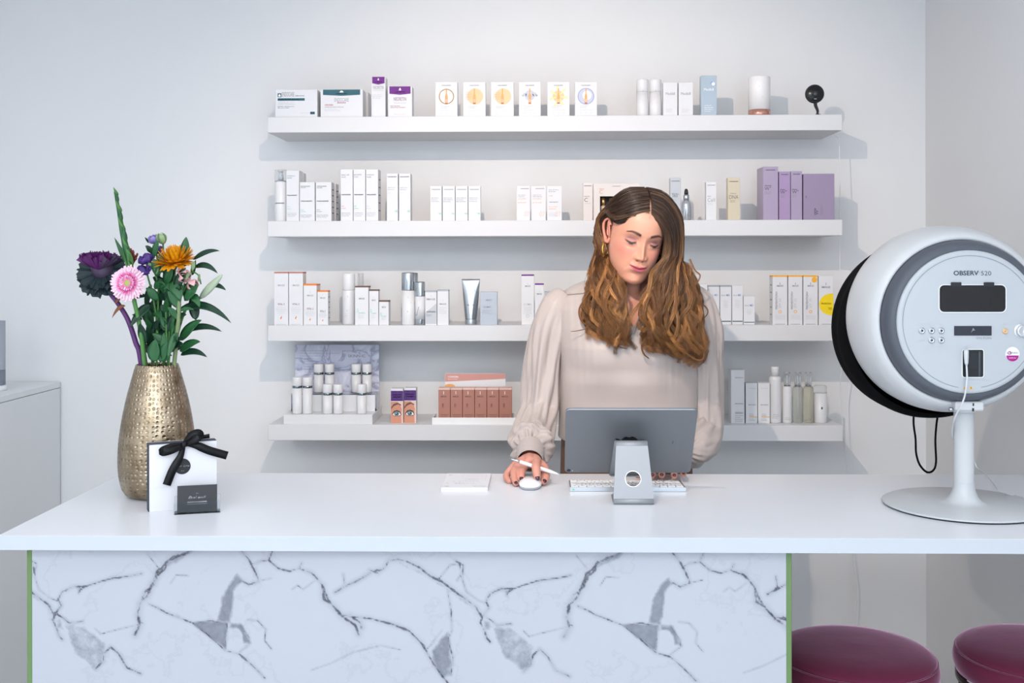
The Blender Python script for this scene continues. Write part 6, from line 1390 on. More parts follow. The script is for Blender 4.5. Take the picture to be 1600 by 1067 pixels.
# --- head (local frame: x to her left, -y forward, z up; eyes at z = 0)
HS = 1.0
def head_mesh():
    nr, nc = 230, 250
    s = np.linspace(0, 1, nr); z = -.118 * np.cos(np.pi * s); z = z * (1 - .0 * z)
    tz = [-.118, -.1172, -.115, -.110, -.102, -.09, -.07, -.05, -.03, 0, .03, .055, .08, .098, .110, .116, .118]
    a = np.interp(z, tz, [0, .011, .021, .0315, .0415, .0502, .0606, .0668, .0698, .0715, .073, .0725, .0655, .052, .035, .017, 0])
    f = np.interp(z, tz, [-.058, -.070, -.079, -.0855, -.0885, -.0875, -.0895, -.0905, -.0885, -.0875, -.0925, -.0905, -.080, -.064, -.045, -.026, -.008])
    b = np.interp(z, tz, [-.040, -.020, -.005, .008, .020, .034, .054, .072, .084, .095, .100, .099, .089, .072, .050, .027, .008])
    yc = np.interp(z, tz, [-.05, -.045, -.038, -.030, -.022, -.015, -.008, .0, .004, .008, .010, .010, .008, .006, .004, .002, 0])
    def smooth(q):
        k = np.ones(9) / 9; return np.convolve(np.pad(q, 4, mode='edge'), k, 'valid')
    e0, e1 = a[0], a[-1]; a, f, b, yc = map(smooth, (a, f, b, yc)); a[0] = a[-1] = 0.0005
    t = np.linspace(-np.pi, np.pi, nc, endpoint=False); ph = t - .52 * np.sin(t)
    S = lambda v, n: np.sign(v) * np.abs(v) ** (2 / n)
    Z, PH = np.meshgrid(z, ph, indexing='ij'); A = a[:, None]; Fr = f[:, None]; B = b[:, None]; YC = yc[:, None]
    C, Sn = np.cos(PH), np.sin(PH)
    X = A * S(Sn, 2.2); Y = np.where(C > 0, YC - (YC - Fr) * S(C, 2.15), YC + (B - YC) * S(-C, 2.0))
    m = sm(C, .12, .5); x, zz = X, Z; d = np.zeros_like(X); ax = np.abs(x)
    # nose
    hz = np.interp(zz, [-.0500, -.0465, -.0435, -.0395, -.0345, -.026, -.012, .002, .014, .024], [0, .0035, .0135, .0195, .0210, .0172, .0105, .0052, .0020, 0])
    wz_ = np.interp(zz, [-.05, -.040, -.033, -.018, 0, .02], [.0105, .0105, .0098, .0074, .0064, .0085])
    d -= hz * np.exp(-(x / wz_) ** 2)
    for sgn in (-1, 1):
        g = lambda cx, cz, sx, sz: gs(x, zz, sgn * cx, cz, sx, sz)
        d -= .0085 * g(.0128, -.0385, .0055, .0058); d += .0045 * g(.0070, -.0462, .0034, .0022)
        d += .0085 * g(.0320, .003, .0165, .0105) + .003 * g(.017, .004, .006, .010)     # socket
        d -= .0072 * g(.0325, -.0022, .0128, .0078)                                       # lidded eyeball
        lidz = .0062 - 20 * (ax - .0325) ** 2
        d += .0010 * np.exp(-((zz - lidz) / .0013) ** 2) * np.exp(-((x - sgn * .0325) / .013) ** 4)
        d -= .0035 * g(.031, .0215, .020, .0060)                                          # brow ridge
        d -= .0060 * g(.044, -.030, .019, .018)                                           # cheek
        d += .0014 * np.exp(-(((x - sgn * (.0185 + (-.042 - zz) * .42)) / .0032) ** 2)) * sm(-zz, .040, .050) * (1 - sm(-zz, .068, .080)) # fold beside the mouth
        d += .0018 * g(.0250, -.0655, .0038, .0036)                                       # mouth corner
        d -= .0022 * g(.034, -.080, .012, .012)
        d += .0020 * g(.0320, -.0150, .014, .0035)                                        # under-eye hollow
    # lips
    up_c = -.0600 + .0016 * np.exp(-(x / .006) ** 2) * -1 - 3.0 * ax ** 2
    lipw = np.exp(-(x / .0215) ** 4)
    crease = -.0668 + .0056 * (ax / .025) ** 2 + .0006 * np.exp(-(x / .004) ** 2) * -1
    d -= .0075 * np.exp(-(x / .028) ** 2) * np.exp(-((zz + .066) / .016) ** 2)
    d -= .0038 * lipw * np.exp(-((zz - crease - .0046) / .0036) ** 2)
    d -= .0052 * lipw * np.exp(-((zz - crease + .0058) / .0046) ** 2)
    d += .0032 * lipw * np.exp(-((zz - crease) / .0013) ** 2)
    d += .0010 * np.exp(-(x / .0030) ** 2) * np.exp(-((zz + .0545) / .0045) ** 2)         # philtrum
    d += .0036 * gs(x, zz, 0, -.0825, .016, .0048)
    d -= .0062 * gs(x, zz, 0, -.0990, .0165, .0120)                                       # chin
    Y = Y + d * m
    # colours
    skin = lin('#cc9078'); col = np.tile(skin, X.shape + (1,)).astype(float)
    def mixc(c, w): nonlocal col; w = np.clip(w, 0, 1)[..., None]; col = col * (1 - w) + lin(c) * w
    fm = m
    mixc('#d8a38c', .7 * gs(x, zz, 0, .05, .05, .03) * fm)
    for sgn in (-1, 1):
        g = lambda cx, cz, sx, sz: gs(x, zz, sgn * cx, cz, sx, sz)
        mixc('#c4776d', .6 * g(.046, -.028, .022, .017) * fm)
        mixc('#8a5c62', .9 * g(.0330, .0052, .0150, .0062) * fm)
        mixc('#8a5f66', .55 * np.exp(-((zz - (.0062 - 20 * (ax - .0325) ** 2)) / .0016) ** 2) * np.exp(-((x - sgn * .0325) / .0135) ** 4) * fm)
        # brow: arched band
        u = sgn * x; bz = .0195 + .0060 * np.sin(np.clip((u - .012) / .036, 0, 1) * 2.35) - .0022 * sm(u, .036, .050)
        bw = .0044 * (1 - .60 * sm(u, .022, .050))
        mixc('#3a231c', .98 * np.exp(-((zz - bz) / bw) ** 4) * sm(u, .0105, .0150) * (1 - sm(u, .047, .0505)) * fm)
        # lash line and the narrow gap of the lowered eye
        dx = u - .0325; ez = -.0046 + 15 * dx ** 2
        near = np.exp(-(dx / .0142) ** 8)
        mixc('#d9c6be', .7 * np.exp(-((zz - ez + .0022) / .0016) ** 4) * np.exp(-(dx / .0105) ** 6) * fm); mixc('#231715', .97 * np.exp(-((zz - ez - .0008) / .0025) ** 4) * near * fm)
        mixc('#2a1f1c', .95 * np.exp(-((zz - ez + .0020) / .0028) ** 4) * np.exp(-(dx / .0062) ** 4) * fm)
        mixc('#8d6058', .40 * np.exp(-((zz - ez + .0040) / .0016) ** 2) * near * fm)
        mixc('#3a2422', .92 * g(.0070, -.0468, .0034, .0019) * fm)
        mixc('#c58a7c', .45 * np.exp(-(((x - sgn * (.0185 + (-.042 - zz) * .42)) / .0022) ** 2)) * sm(-zz, .040, .050) * (1 - sm(-zz, .066, .076)) * fm)
    tip_up = crease + .0068 * np.clip(1 - (ax / .0238) ** 2, 0, 1) ** .8 - .0012 * np.exp(-(x / .0022) ** 2); lo = crease - .0088 * np.clip(1 - (ax / .0230) ** 2, 0, 1) ** .7
    lipm = sm(tip_up - zz, -.0006, .0008) * sm(zz - lo, -.0006, .0008) * (ax < .0240)
    mixc('#a5485a', .92 * lipm * fm); mixc('#c46f7c', .3 * lipm * gs(x, zz, 0, -.0735, .012, .003) * fm)  # lip tint, then a highlight painted on the lower lip
    mixc('#5e2230', .85 * np.exp(-((zz - crease) / .0009) ** 2) * (ax < .0245) * fm)
    # scalp under the hair
    hl = .078 - .55 * np.maximum(ax - .02, 0) - .0 * ax
    scalp = np.maximum(sm(zz - hl + np.where(C > 0, 0, .3), -.002, .004), sm(-C, -.25, .0) * sm(zz, -.09, -.06))
    mixc('#4a3529', scalp * .97); mixc('#b48a76', np.exp(-(x / .0022) ** 4) * sm(zz, .06, .07) * fm * .9)
    V = np.stack([X, Y, Z], -1).reshape(-1, 3)
    idx = np.arange(nr * nc).reshape(nr, nc); r = np.roll(idx, -1, 1)
    F = np.stack([idx[:-1], r[:-1], r[1:], idx[1:]], -1).reshape(-1, 4).tolist()
    F += [list(range(nc))[::-1], [int(q) for q in idx[-1]]]
    return V, F, col.reshape(-1, 3)
HR = (Matrix.Rotation(math.radians(10), 3, 'Y') @ Matrix.Rotation(math.radians(12), 3, 'Z') @ Matrix.Rotation(math.radians(13), 3, 'X'))
HC = Vector((.2466, 2.90, 1.6207))
def H(x, y, z): return HC + HR @ (Vector((x, y, z)) * HS)
HRn = np.array(HR); HCn = np.array(HC)
def Hn(V): return (np.asarray(V) * HS) @ HRn.T + HCn
# --- body below the head: lofted trunk, neck, arms, legs; hands from rounded bone chains
def tsec(px_y):    # z of an image row at the woman's depth
    return 1.55 - (px_y - 410) * 2.96 / F_PX
#        z      halfwidth  front Y   back Y
TS = [(.86, .190, 2.885, 3.150), (.95, .188, 2.875, 3.150), (1.03, .186, 2.865, 3.140), (1.10, .184, 2.860, 3.125), (1.18, .184, 2.855, 3.110), (1.26, .186, 2.846, 3.105), (1.32, .188, 2.838, 3.105), (1.37, .190, 2.846, 3.105),
      (1.42, .192, 2.870, 3.100), (1.450, .187, 2.890, 3.090), (1.472, .172, 2.905, 3.075), (1.488, .145, 2.918, 3.062), (1.500, .112, 2.928, 3.050), (1.512, .082, 2.935, 3.040), (1.528, .062, 2.942, 3.025)]
def torso_pt(z, phi, off=0.0):
    t = np.array(TS); hw = np.interp(z, t[:, 0], t[:, 1]) + off; yf = np.interp(z, t[:, 0], t[:, 2]) - off; yb = np.interp(z, t[:, 0], t[:, 3]) + off
    cx = WX + np.interp(z, [.86, 1.3, 1.5], [0, 0, .004]); S = lambda v, n: np.sign(v) * np.abs(v) ** (2 / n)
    C, Sn = np.cos(phi), np.sin(phi); yc = (yf + yb) / 2
    return cx + hw * S(Sn, 2.5), yc - (yc - yf) * S(C, 2.5) if np.isscalar(C) else yc - np.where(C > 0, (yc - yf), (yb - yc)) * S(C, 2.5)
def fold_noise(P, sx, sz, seed):
    return np.array([noise.noise(Vector((p[0] * sx + seed, p[1] * sx, p[2] * sz))) for p in P])
def loft_torso(off, zs, nc, fold=None):
    ph = np.linspace(-np.pi, np.pi, nc, endpoint=False); V = []
    for z in zs:
        x, y = torso_pt(z, ph, off); V.append(np.stack([x, y, np.full(nc, z)], -1))
    V = np.concatenate(V); nr = len(zs); idx = np.arange(nr * nc).reshape(nr, nc); r = np.roll(idx, -1, 1)
    return V, np.stack([idx[:-1], r[:-1], r[1:], idx[1:]], -1).reshape(-1, 4), idx
def chain(pts, rad, n=20, sub=6):
    mb = MB(); P = catmull(pts, sub); k = len(P); R_ = np.interp(np.linspace(0, 1, k), np.linspace(0, 1, len(rad)), rad)
    # round ends
    d0 = (P[0] - P[1]).normalized(); d1 = (P[-1] - P[-2]).normalized()
    pre = [P[0] + d0 * R_[0] * math.sin(a) for a in (1.5, 1.2, .8, .4)]; prr = [R_[0] * math.cos(a) for a in (1.5, 1.2, .8, .4)]
    post = [P[-1] + d1 * R_[-1] * math.sin(a) for a in (.4, .8, 1.2, 1.5)]; por = [R_[-1] * math.cos(a) for a in (.4, .8, 1.2, 1.5)]
    mb.tube(pre + P + post, prr + list(R_) + por, MATS['tmp'], n=n); return mb
mat('tmp', '#ffffff')
def remesh(mbs, vox, smooth_it=6, fac=.5):
    allb = MB()
    for m in mbs:
        n = len(allb.v); allb.v += m.v; allb.f += [tuple(n + q for q in f) for f in m.f]; allb.m += [0] * len(m.f); allb.sm += [True] * len(m.f)
    allb.mats = [MATS['tmp']]
    o = allb.build('tmp'); md = o.modifiers.new('r', 'REMESH'); md.mode = 'VOXEL'; md.voxel_size = vox; md.adaptivity = 0
    ms_ = o.modifiers.new('s', 'SMOOTH'); ms_.factor = fac; ms_.iterations = smooth_it
    dg = bpy.context.evaluated_depsgraph_get(); ev = o.evaluated_get(dg); me = ev.to_mesh()
    V = np.empty(len(me.vertices) * 3, 'f'); me.vertices.foreach_get('co', V); V = V.reshape(-1, 3).copy(); F = [tuple(p.vertices) for p in me.polygons]
    ev.to_mesh_clear(); bpy.data.objects.remove(o); return V, F
# hand on the mouse (her right)
NAILS = []
def finger(pts, rad, nail=True, up=(0, -.35, 1)):
    c = chain(pts, rad, n=16, sub=5)
    if nail: NAILS.append((Vector(pts[-2]), Vector(pts[-1]), rad[-1], Vector(up)))
    return c
wr = P3(828, 719, 2.765)
mcpI, mcpM, mcpR, mcpP = P3(838, 722, 2.695), P3(827, 719, 2.703), P3(815, 722, 2.708), P3(804, 728, 2.712)
hand1 = [
    finger([mcpI, P3(837.5, 730, 2.652), P3(838.5, 739, 2.638), P3(839.2, 745.0, 2.634)], [.0118, .0112, .0104, .0088]),
    finger([mcpM, P3(818, 730, 2.690), P3(814.5, 740, 2.672), P3(814.6, 748.5, 2.656)], [.0112, .0105, .0098, .0082]),
    finger([mcpR, P3(805, 733, 2.688), P3(803, 744, 2.664), P3(806.0, 755.5, 2.636)], [.0105, .0098, .0090, .0076]),
    finger([mcpP, P3(794, 738, 2.704), P3(791.5, 746, 2.690), P3(796.5, 752.0, 2.672)], [.0100, .0092, .0088, .0074], nail=False),
    finger([P3(837, 722, 2.735), P3(849.5, 731, 2.700), P3(852.5, 743, 2.668), P3(850.0, 752.5, 2.644)], [.0150, .0128, .0112, .0086], up=(.35, -.6, .6)),
    chain([wr, (wr + mcpI) / 2 + Vector((.004, 0, 0)), mcpI], [.022, .018, .0125]), chain([wr, (wr + mcpM) / 2, mcpM], [.022, .019, .0125]), chain([wr, (wr + mcpR) / 2, mcpR], [.022, .018, .0115]), chain([wr, (wr + mcpP) / 2 - Vector((.002, 0, 0)), mcpP], [.021, .016, .0108]),
    chain([P3(829, 702, 2.82), wr], [.026, .023])]
n1 = len(NAILS)
# hand on the keyboard (her left)
wl = P3(1046, 712, 2.815)
kI, kM, kR, kP = P3(1027, 722, 2.745), P3(1038, 720, 2.748), P3(1049, 721.5, 2.750), P3(1059, 725, 2.752)
hand2 = [
    finger([kI, P3(1022, 727, 2.715), P3(1020, 735, 2.690), P3(1019.5, 742.5, 2.676)], [.0112, .0102, .0094, .0080]),
    finger([kM, P3(1036, 725, 2.712), P3(1034.5, 734, 2.686), P3(1034, 742.5, 2.670)], [.0112, .0102, .0094, .0080]),
    finger([kR, P3(1051, 727, 2.715), P3(1053, 735, 2.688), P3(1053.5, 743.5, 2.668)], [.0108, .0098, .0092, .0078]),
    finger([kP, P3(1064, 730, 2.725), P3(1067, 736, 2.705), P3(1068, 741.0, 2.692)], [.0098, .0088, .0082, .0070]),
    finger([P3(1032, 722, 2.79), P3(1014, 729, 2.745), P3(1003, 736, 2.712), P3(997.0, 742.5, 2.688)], [.0145, .0120, .0104, .0084], up=(-.2, -.6, .7)),
    chain([wl, (wl + kI) / 2, kI], [.022, .018, .012]), chain([wl, (wl + kM) / 2, kM], [.022, .018, .012]), chain([wl, (wl + kR) / 2, kR], [.022, .018, .0115]), chain([wl, (wl + kP) / 2, kP], [.021, .016, .0105]),
    chain([P3(1060, 706, 2.86), wl], [.026, .024])]
# arms, neck, trunk, legs
neck0, neck1 = Vector((WX + .012, 2.985, 1.47)), H(0, .018, -.075)
arms = [chain([P3(882, 486, 2.98), P3(850, 560, 2.975), P3(842, 640, 2.965)], [.040, .042, .038]), chain([P3(842, 640, 2.965), P3(835, 680, 2.89), P3(829, 702, 2.81)], [.040, .034, .026]),
        chain([P3(1082, 484, 2.98), P3(1098, 570, 2.99), P3(1096, 670, 2.99)], [.040, .042, .038]), chain([P3(1096, 670, 2.99), P3(1082, 688, 2.92), P3(1058, 706, 2.855)], [.040, .034, .026])]
nk = chain([neck0 - Vector((0, 0, .03)), neck0.lerp(neck1, .4), neck1], [.066, .054, .053], n=32)
nk2 = [chain([Vector((WX + .012, 2.915, 1.47)), H(.0, -.035, -.085)], [.020, .028]), chain([Vector((WX - .09, 2.985, 1.475)), Vector((WX - .035, 2.97, 1.505)), H(-.03, .02, -.06)], [.032, .034, .030]), chain([Vector((WX + .11, 2.985, 1.475)), Vector((WX + .055, 2.97, 1.505)), H(.03, .02, -.06)], [.032, .034, .030])]
Vt, Ft, It = loft_torso(-.010, np.concatenate([np.linspace(.86, 1.44, 30), np.linspace(1.445, 1.528, 16)]), 64)
tb = MB(); tb.v = [Vector(v) for v in Vt]; tb.f = [tuple(int(q) for q in f) for f in Ft] + [tuple(int(q) for q in It[0])[::-1], tuple(int(q) for q in It[-1])]
legs = [chain([Vector((WX + sx * .085, 3.01, .90)), Vector((WX + sx * .09, 2.99, .48)), Vector((WX + sx * .092, 3.02, .10))], [.090, .060, .036]) for sx in (-1, 1)] + [chain([Vector((WX + sx * .092, 3.03, .045)), Vector((WX + sx * .097, 2.88, .03))], [.034, .026]) for sx in (-1, 1)]
Vb, Fb = remesh([tb, nk] + nk2 + arms + legs, .006, 8)
Vh1, Fh1 = remesh(hand1, .0017, 5, .45); Vh2, Fh2 = remesh(hand2, .0017, 5, .45)
Vhd, Fhd, Chd = head_mesh(); Vhd = Hn(Vhd)
skin_l = lin('#cc937d')
def ear(sx):
    m = MB(); pts = [(-.002, -.004, .020), (-.003, .004, .031), (-.004, .016, .033), (-.006, .026, .024), (-.006, .028, .010), (-.004, .024, -.006), (-.002, .014, -.020), (-.001, .004, -.028), (0, -.003, -.027), (.001, -.005, -.016)]
    ex = .0735
    f = lambda p: H(sx * (ex - p[0] * 1.6 + p[1] * .16) * 1.0, p[1] * .9 - .002, p[2] * .95 - .001)
    m.tube(catmull([f(p) for p in pts], 4), [.0032] * 14 + [.0038] * 10 + [.0052] * 9 + [.004] * 4, MATS['tmp'], n=10)
    m.tube(catmull([f((.0, .004, .012)), f((.0, .012, .018)), f((.0, .019, .010)), f((.0, .015, -.004)), f((0, .006, -.012))], 4), .0028, MATS['tmp'], n=8)
    m.lathe([(0, -.002), (.7, -.0018), (1, 0), (.7, .0015), (0, .002)], MATS['tmp'], n=20, M=Matrix.Translation(H(sx * (ex + .0005), .010, .0)) @ (HR.to_4x4()) @ Matrix.Rotation(PI / 2 + .25 * sx, 4, 'Y') @ Matrix.Diagonal((.029, .017, 1.4, 1)))
    return np.array([tuple(v) for v in m.v]), m.f
allV, allF, allC = [Vhd], [list(f) for f in Fhd], [Chd]
def addp(V, F, C):
    n = sum(len(v) for v in allV); allV.append(np.asarray(V)); allF.extend([[n + q for q in f] for f in F]); allC.append(C)
nkc = np.tile(skin_l, (len(Vb), 1)) * (1 - .10 * sm(Vb[:, 2], 1.40, 1.36)[:, None])
addp(Vb, Fb, nkc)
for V, F in ((Vh1, Fh1), (Vh2, Fh2)):
    nz_ = np.array([noise.noise(Vector(v) * 60) for v in V])
    addp(V, F, lin('#c98c7b') * (1 + .10 * nz_[:, None]))
for sx in (-1, 1):
    V, F = ear(sx); addp(V, F, np.tile(lin('#c98472'), (len(V), 1)))
M_skin = attr_mat('skin', 'col', rough=.42, spec=.4, sss=.12, bump=(420, .12, .0006))
wpart(mesh_np('body', np.concatenate(allV), allF, M_skin, np.concatenate(allC)))
M_nail = mat('dark_plum_nail', '#3d1626', rough=.15, coat=.6)
for i, (p0, p1, r, up) in enumerate(NAILS):
    d = (p1 - p0).normalized(); u = (up - d * up.dot(d)).normalized(); s = d.cross(u)
    Mx = Matrix((s, d, u)).transposed().to_4x4(); Mx.translation = p1 + d * r * .25 + u * r * .62
    wpart(MB().lathe([(0, -.5), (.7, -.25), (1, .1), (.75, .55), (.4, .8), (0, .9)], M_nail, n=18, M=Mx @ Matrix.Diagonal((r * .66, r * .98, r * .42, 1))).build('fingernail'))
# eyelashes
el = MB(); M_lash = mat('lash', '#1c1413', rough=.5)
for sgn in (-1, 1):
    for k in range(22):
        u = -.0125 + .025 * k / 21; x = sgn * (.0325 + u); z = -.0044 + 15 * u * u; y = -.0868 + .0015 * (abs(u) / .012) ** 2 + .0
        out = Vector((sgn * (u * .25 + .0006), -.0045, -.0028)); b_ = Vector((x, y, z)); w = .00035
        el.add([H(*(b_ + Vector((-w, 0, 0)))), H(*(b_ + Vector((w, 0, 0)))), H(*(b_ + out)), H(*(b_ + Vector((0, .0002, -.0004))))], [(0, 1, 2), (1, 3, 2), (3, 0, 2), (0, 3, 1)], M_lash)
wpart(el.build('eyelashes'))
# gold hoop earrings
M_goldm = mat('gold', '#d9b25a', rough=.18, metal=1.0, var=0)
for sx in (-1, 1):
    c = H(sx * .0765, .004, -.0335) + Vector((0, 0, -.0175)); mb = MB()
    mb.tube([c + Vector((.0085 * math.cos(t), .010 * math.cos(t), .0175 * math.sin(t))) for t in np.linspace(0, 2 * PI, 41)], .0019, M_goldm, n=10, caps=False); wpart(mb.build('hoop_earring'))
# --- blouse
M_bl = mat('satin_blouse', '#b1a5a0', rough=.42, spec=.35, sheen=.15, bump=(900, .08, .0004), var=.03)
M_tr = mat('brown_trousers', '#7a5743', rough=.7, var=.15)
VN = (at_y(989.5, 520, 2.85).x, at_y(989.5, 520, 2.85).z)
def blouse_front():
    zs = np.concatenate([np.linspace(1.045, 1.44, 110), np.linspace(1.4435, 1.520, 34)]); nc = 260
    V, F, I = loft_torso(.004, zs, nc)
    ph = np.tile(np.linspace(-np.pi, np.pi, nc, endpoint=False), len(zs)); z = V[:, 2]; x = V[:, 0] - WX
    hang = sm(1.50 - z, .04, .30); fr = (np.cos(ph) > 0)
    f1 = fold_noise(V, 9, 2.2, 3.0); f2 = fold_noise(V, 21, 3.5, 9.0); f3 = fold_noise(V, 6, 5, 1.0)
    pleat = np.exp(-((x + .13) / .045) ** 2) * sm(1.475 - z, 0, .02) * (1 - sm(1.475 - z, .12, .34)) * np.sin(x * 330) * .0007
    pleat += np.exp(-((x - .12) / .045) ** 2) * sm(1.475 - z, 0, .02) * (1 - sm(1.475 - z, .12, .34)) * np.sin(x * 330) * .0006
    bust = -.020 * (np.exp(-((x + .075) / .055) ** 2 - ((z - 1.285) / .055) ** 2) + np.exp(-((x - .075) / .055) ** 2 - ((z - 1.285) / .055) ** 2)) * fr
    drop = -.010 * sm(1.27 - z, 0, .05) * fr
    amp = .004 + .012 * hang
    dsp = (f1 * amp + f2 * amp * .08 + f3 * .012 * hang)
    nx_, ny_ = np.sin(ph), -np.cos(ph)
    V[:, 0] += nx_ * dsp * .6; V[:, 1] += ny_ * dsp + pleat + bust + drop
    hem = sm(1.10 - z, 0, .06) * (.028 * np.abs(np.sin(ph)) ** 2); V[:, 2] += hem
    # neckline: pull the grid to the V and open it
    keep = []
    def half(zz): return np.interp(zz, [VN[1], VN[1] + .04, VN[1] + .11, 1.50, 1.53], [0, .014, .040, .060, .066])
    cx = VN[0] + np.interp(z, [VN[1], 1.50], [0, -.006]); dx = V[:, 0] - cx; hv = half(z)
    inside_ = (np.abs(dx) < hv) & (z > VN[1]) & fr & (V[:, 1] < 2.99)
    Fk = [f for f in F if not inside_[f].all()]
    V[inside_, 0] = cx[inside_] + np.sign(dx[inside_]) * hv[inside_]
    return V, Fk
Vf, Ff = blouse_front()
def thicken(o, t=.0012):
    md = o.modifiers.new('thickness', 'SOLIDIFY'); md.thickness = t; md.offset = -1
    return o
bl = wpart(thicken(mesh_np('blouse', Vf, Ff, M_bl)))
bl['label'] = 'light greige satin blouse'
SL1 = [(886, 462, 2.975, .030), (872, 478, 2.970, .048), (858, 515, 2.965, .052), (851, 560, 2.962, .051), (847, 605, 2.955, .050), (844, 640, 2.94, .049), (839, 665, 2.905, .050), (834, 682, 2.872, .056), (831, 692, 2.846, .0615), (830, 697, 2.826, .062), (829.5, 699, 2.812, .052), (829, 700, 2.803, .034), (829, 702, 2.795, .0320)]
SL2 = [(1074, 460, 2.975, .030), (1088, 474, 2.975, .048), (1097, 515, 2.975, .050), (1099, 560, 2.98, .051), (1098, 620, 2.985, .054), (1097, 668, 2.98, .058), (1090, 688, 2.945, .060), (1080, 696, 2.91, .058), (1072, 700, 2.885, .052), (1067, 702, 2.868, .042), (1064, 703, 2.858, .0325)]
def sleeve(pts, rad, seed, name='sleeve', nc=150, sub=12, flat=1.0):
    P = catmull(pts, sub); k = len(P); R_ = np.interp(np.linspace(0, 1, k), np.linspace(0, 1, len(rad)), rad)
    mb = MB().tube(P, list(R_), M_bl, n=nc, caps=False); V = np.array([tuple(v) for v in mb.v]); s = np.repeat(np.linspace(0, 1, k), nc); C = np.repeat(np.array([tuple(p) for p in P]), nc, 0)
    d = V - C; L_ = np.linalg.norm(d, axis=1, keepdims=True); d = d / np.maximum(L_, 1e-6); ang = np.tile(np.linspace(0, 2 * np.pi, nc, endpoint=False), k)
    nz1 = np.array([noise.noise(Vector((math.cos(a) * 1.8 + seed, math.sin(a) * 1.8, q * 3.2))) for a, q in zip(ang, s)])
    nz2 = np.array([noise.noise(Vector((math.cos(a) * 3.8 + seed, math.sin(a) * 3.8, q * 7 + 5))) for a, q in zip(ang, s)])
    w = sm(s, .02, .25)[:, None] * (1 - sm(s, .90, 1.0))[:, None]
    gth = np.sin(ang * 13 + 2.2 * np.sin(ang * 2 + seed) + 1.2 * np.sin(ang * 5)) * .0030 * sm(s, .76, .93) * (1 - .75 * sm(s, .96, 1)) * (.6 + .6 * np.sin(ang * 3 + seed) ** 2)
    V = V + d * ((nz1 * .016 + nz2 * .008)[:, None]) * w + d * gth[:, None]
    o = mesh_np(name, V, mb.f, M_bl); o.parent = bl; o.location = (0, 0, 0); return thicken(o)
sleeve([P3(x, y, Y) for x, y, Y, r in SL1], [q[3] for q in SL1], 2.0)
sleeve([P3(x, y, Y) for x, y, Y, r in SL2], [q[3] for q in SL2], 7.0)
def cuff(p1, p2, r):
    c = MB().tube(catmull([p1, p1.lerp(p2, .5), p2], 6), [r * .98, r * 1.03, r * 1.04] + [r * 1.04] * 5 + [r] * 5, M_bl, n=64, caps=False); thicken(c.build('cuff', bl), .002)
cuff(P3(829, 698, 2.808), P3(828, 720, 2.748), .0335); cuff(P3(1064, 703, 2.855), P3(1050, 711, 2.818), .0325)
# neckline facing, yoke seam
nb = MB()
for sx in (-1, 1):
    pts = []
    for t in np.linspace(0, 1, 16):
        zz = VN[1] - .002 + (1.512 - VN[1]) * t; hw_ = float(np.interp(zz, [VN[1], VN[1] + .04, VN[1] + .11, 1.50, 1.53], [0, .014, .040, .060, .066])); cxx = VN[0] + float(np.interp(zz, [VN[1], 1.50], [0, -.006])); xx = cxx + sx * (hw_ + .001)
        tq = np.array(TS); yf = float(np.interp(zz, tq[:, 0], tq[:, 2])); yb = float(np.interp(zz, tq[:, 0], tq[:, 3])); hwid = float(np.interp(zz, tq[:, 0], tq[:, 1])) + .004
        q = min(.98, abs(xx - WX) / hwid); yc = (yf + yb) / 2; y = yc - (yc - yf + .004) * (1 - q ** 2.5) ** (1 / 2.5) - .004
        pts.append((xx, y, zz))
    nb.tube(catmull(pts, 3), .0032, M_bl, n=10, flat=.6)
o = nb.build('neckline_binding', bl)
yk = MB()
for sx, x0, x1 in ((-1, -.165, -.055), (1, .07, .168)):
    pts = []
    for t in np.linspace(0, 1, 14):
        xx = x0 + (x1 - x0) * t; zz = 1.463 + .016 * (1 - abs(xx) / .165); tq = np.array(TS); yf = float(np.interp(zz, tq[:, 0], tq[:, 2])); yb = float(np.interp(zz, tq[:, 0], tq[:, 3])); hwid = float(np.interp(zz, tq[:, 0], tq[:, 1])) + .004
        q = min(.985, abs(xx) / hwid); yc = (yf + yb) / 2; y = yc - (yc - yf + .004) * (1 - q ** 2.5) ** (1 / 2.5) - .0022; pts.append((WX + xx, y, zz))
    yk.tube(catmull(pts, 3), .0012, mat('seam_shadow_thread', '#a59b96', rough=.7), n=6)
yk.build('yoke_seam', bl)
# --- trousers and shoes
Vt2, Ft2, It2 = loft_torso(-.004, np.linspace(.82, 1.10, 26), 60)
tm = MB(); tm.v = [Vector(v) for v in Vt2]; tm.f = [tuple(int(q) for q in f) for f in Ft2] + [tuple(int(q) for q in It2[0])[::-1], tuple(int(q) for q in It2[-1])]
Vt3, Ft3 = remesh([tm] + [chain([Vector((WX + sx * .088, 3.01, .92)), Vector((WX + sx * .092, 2.99, .48)), Vector((WX + sx * .094, 3.02, .11))], [.098, .075, .062], n=28) for sx in (-1, 1)], .008, 6)
wpart(mesh_np('trousers', Vt3, Ft3, M_tr))
for sx in (-1, 1):
    wpart(MB().tube(catmull([(WX + sx * .092, 3.07, .05), (WX + sx * .093, 3.02, .055), (WX + sx * .095, 2.94, .045), (WX + sx * .098, 2.84, .030), (WX + sx * .099, 2.80, .022)], 5), [.030, .036, .040, .040, .040, .041, .042, .042, .042, .042, .042, .042, .041, .040, .038, .036, .034, .030, .026, .020, .008], mat('brown_shoe', '#4a3327', rough=.4), n=20, flat=.75).build('shoe'))
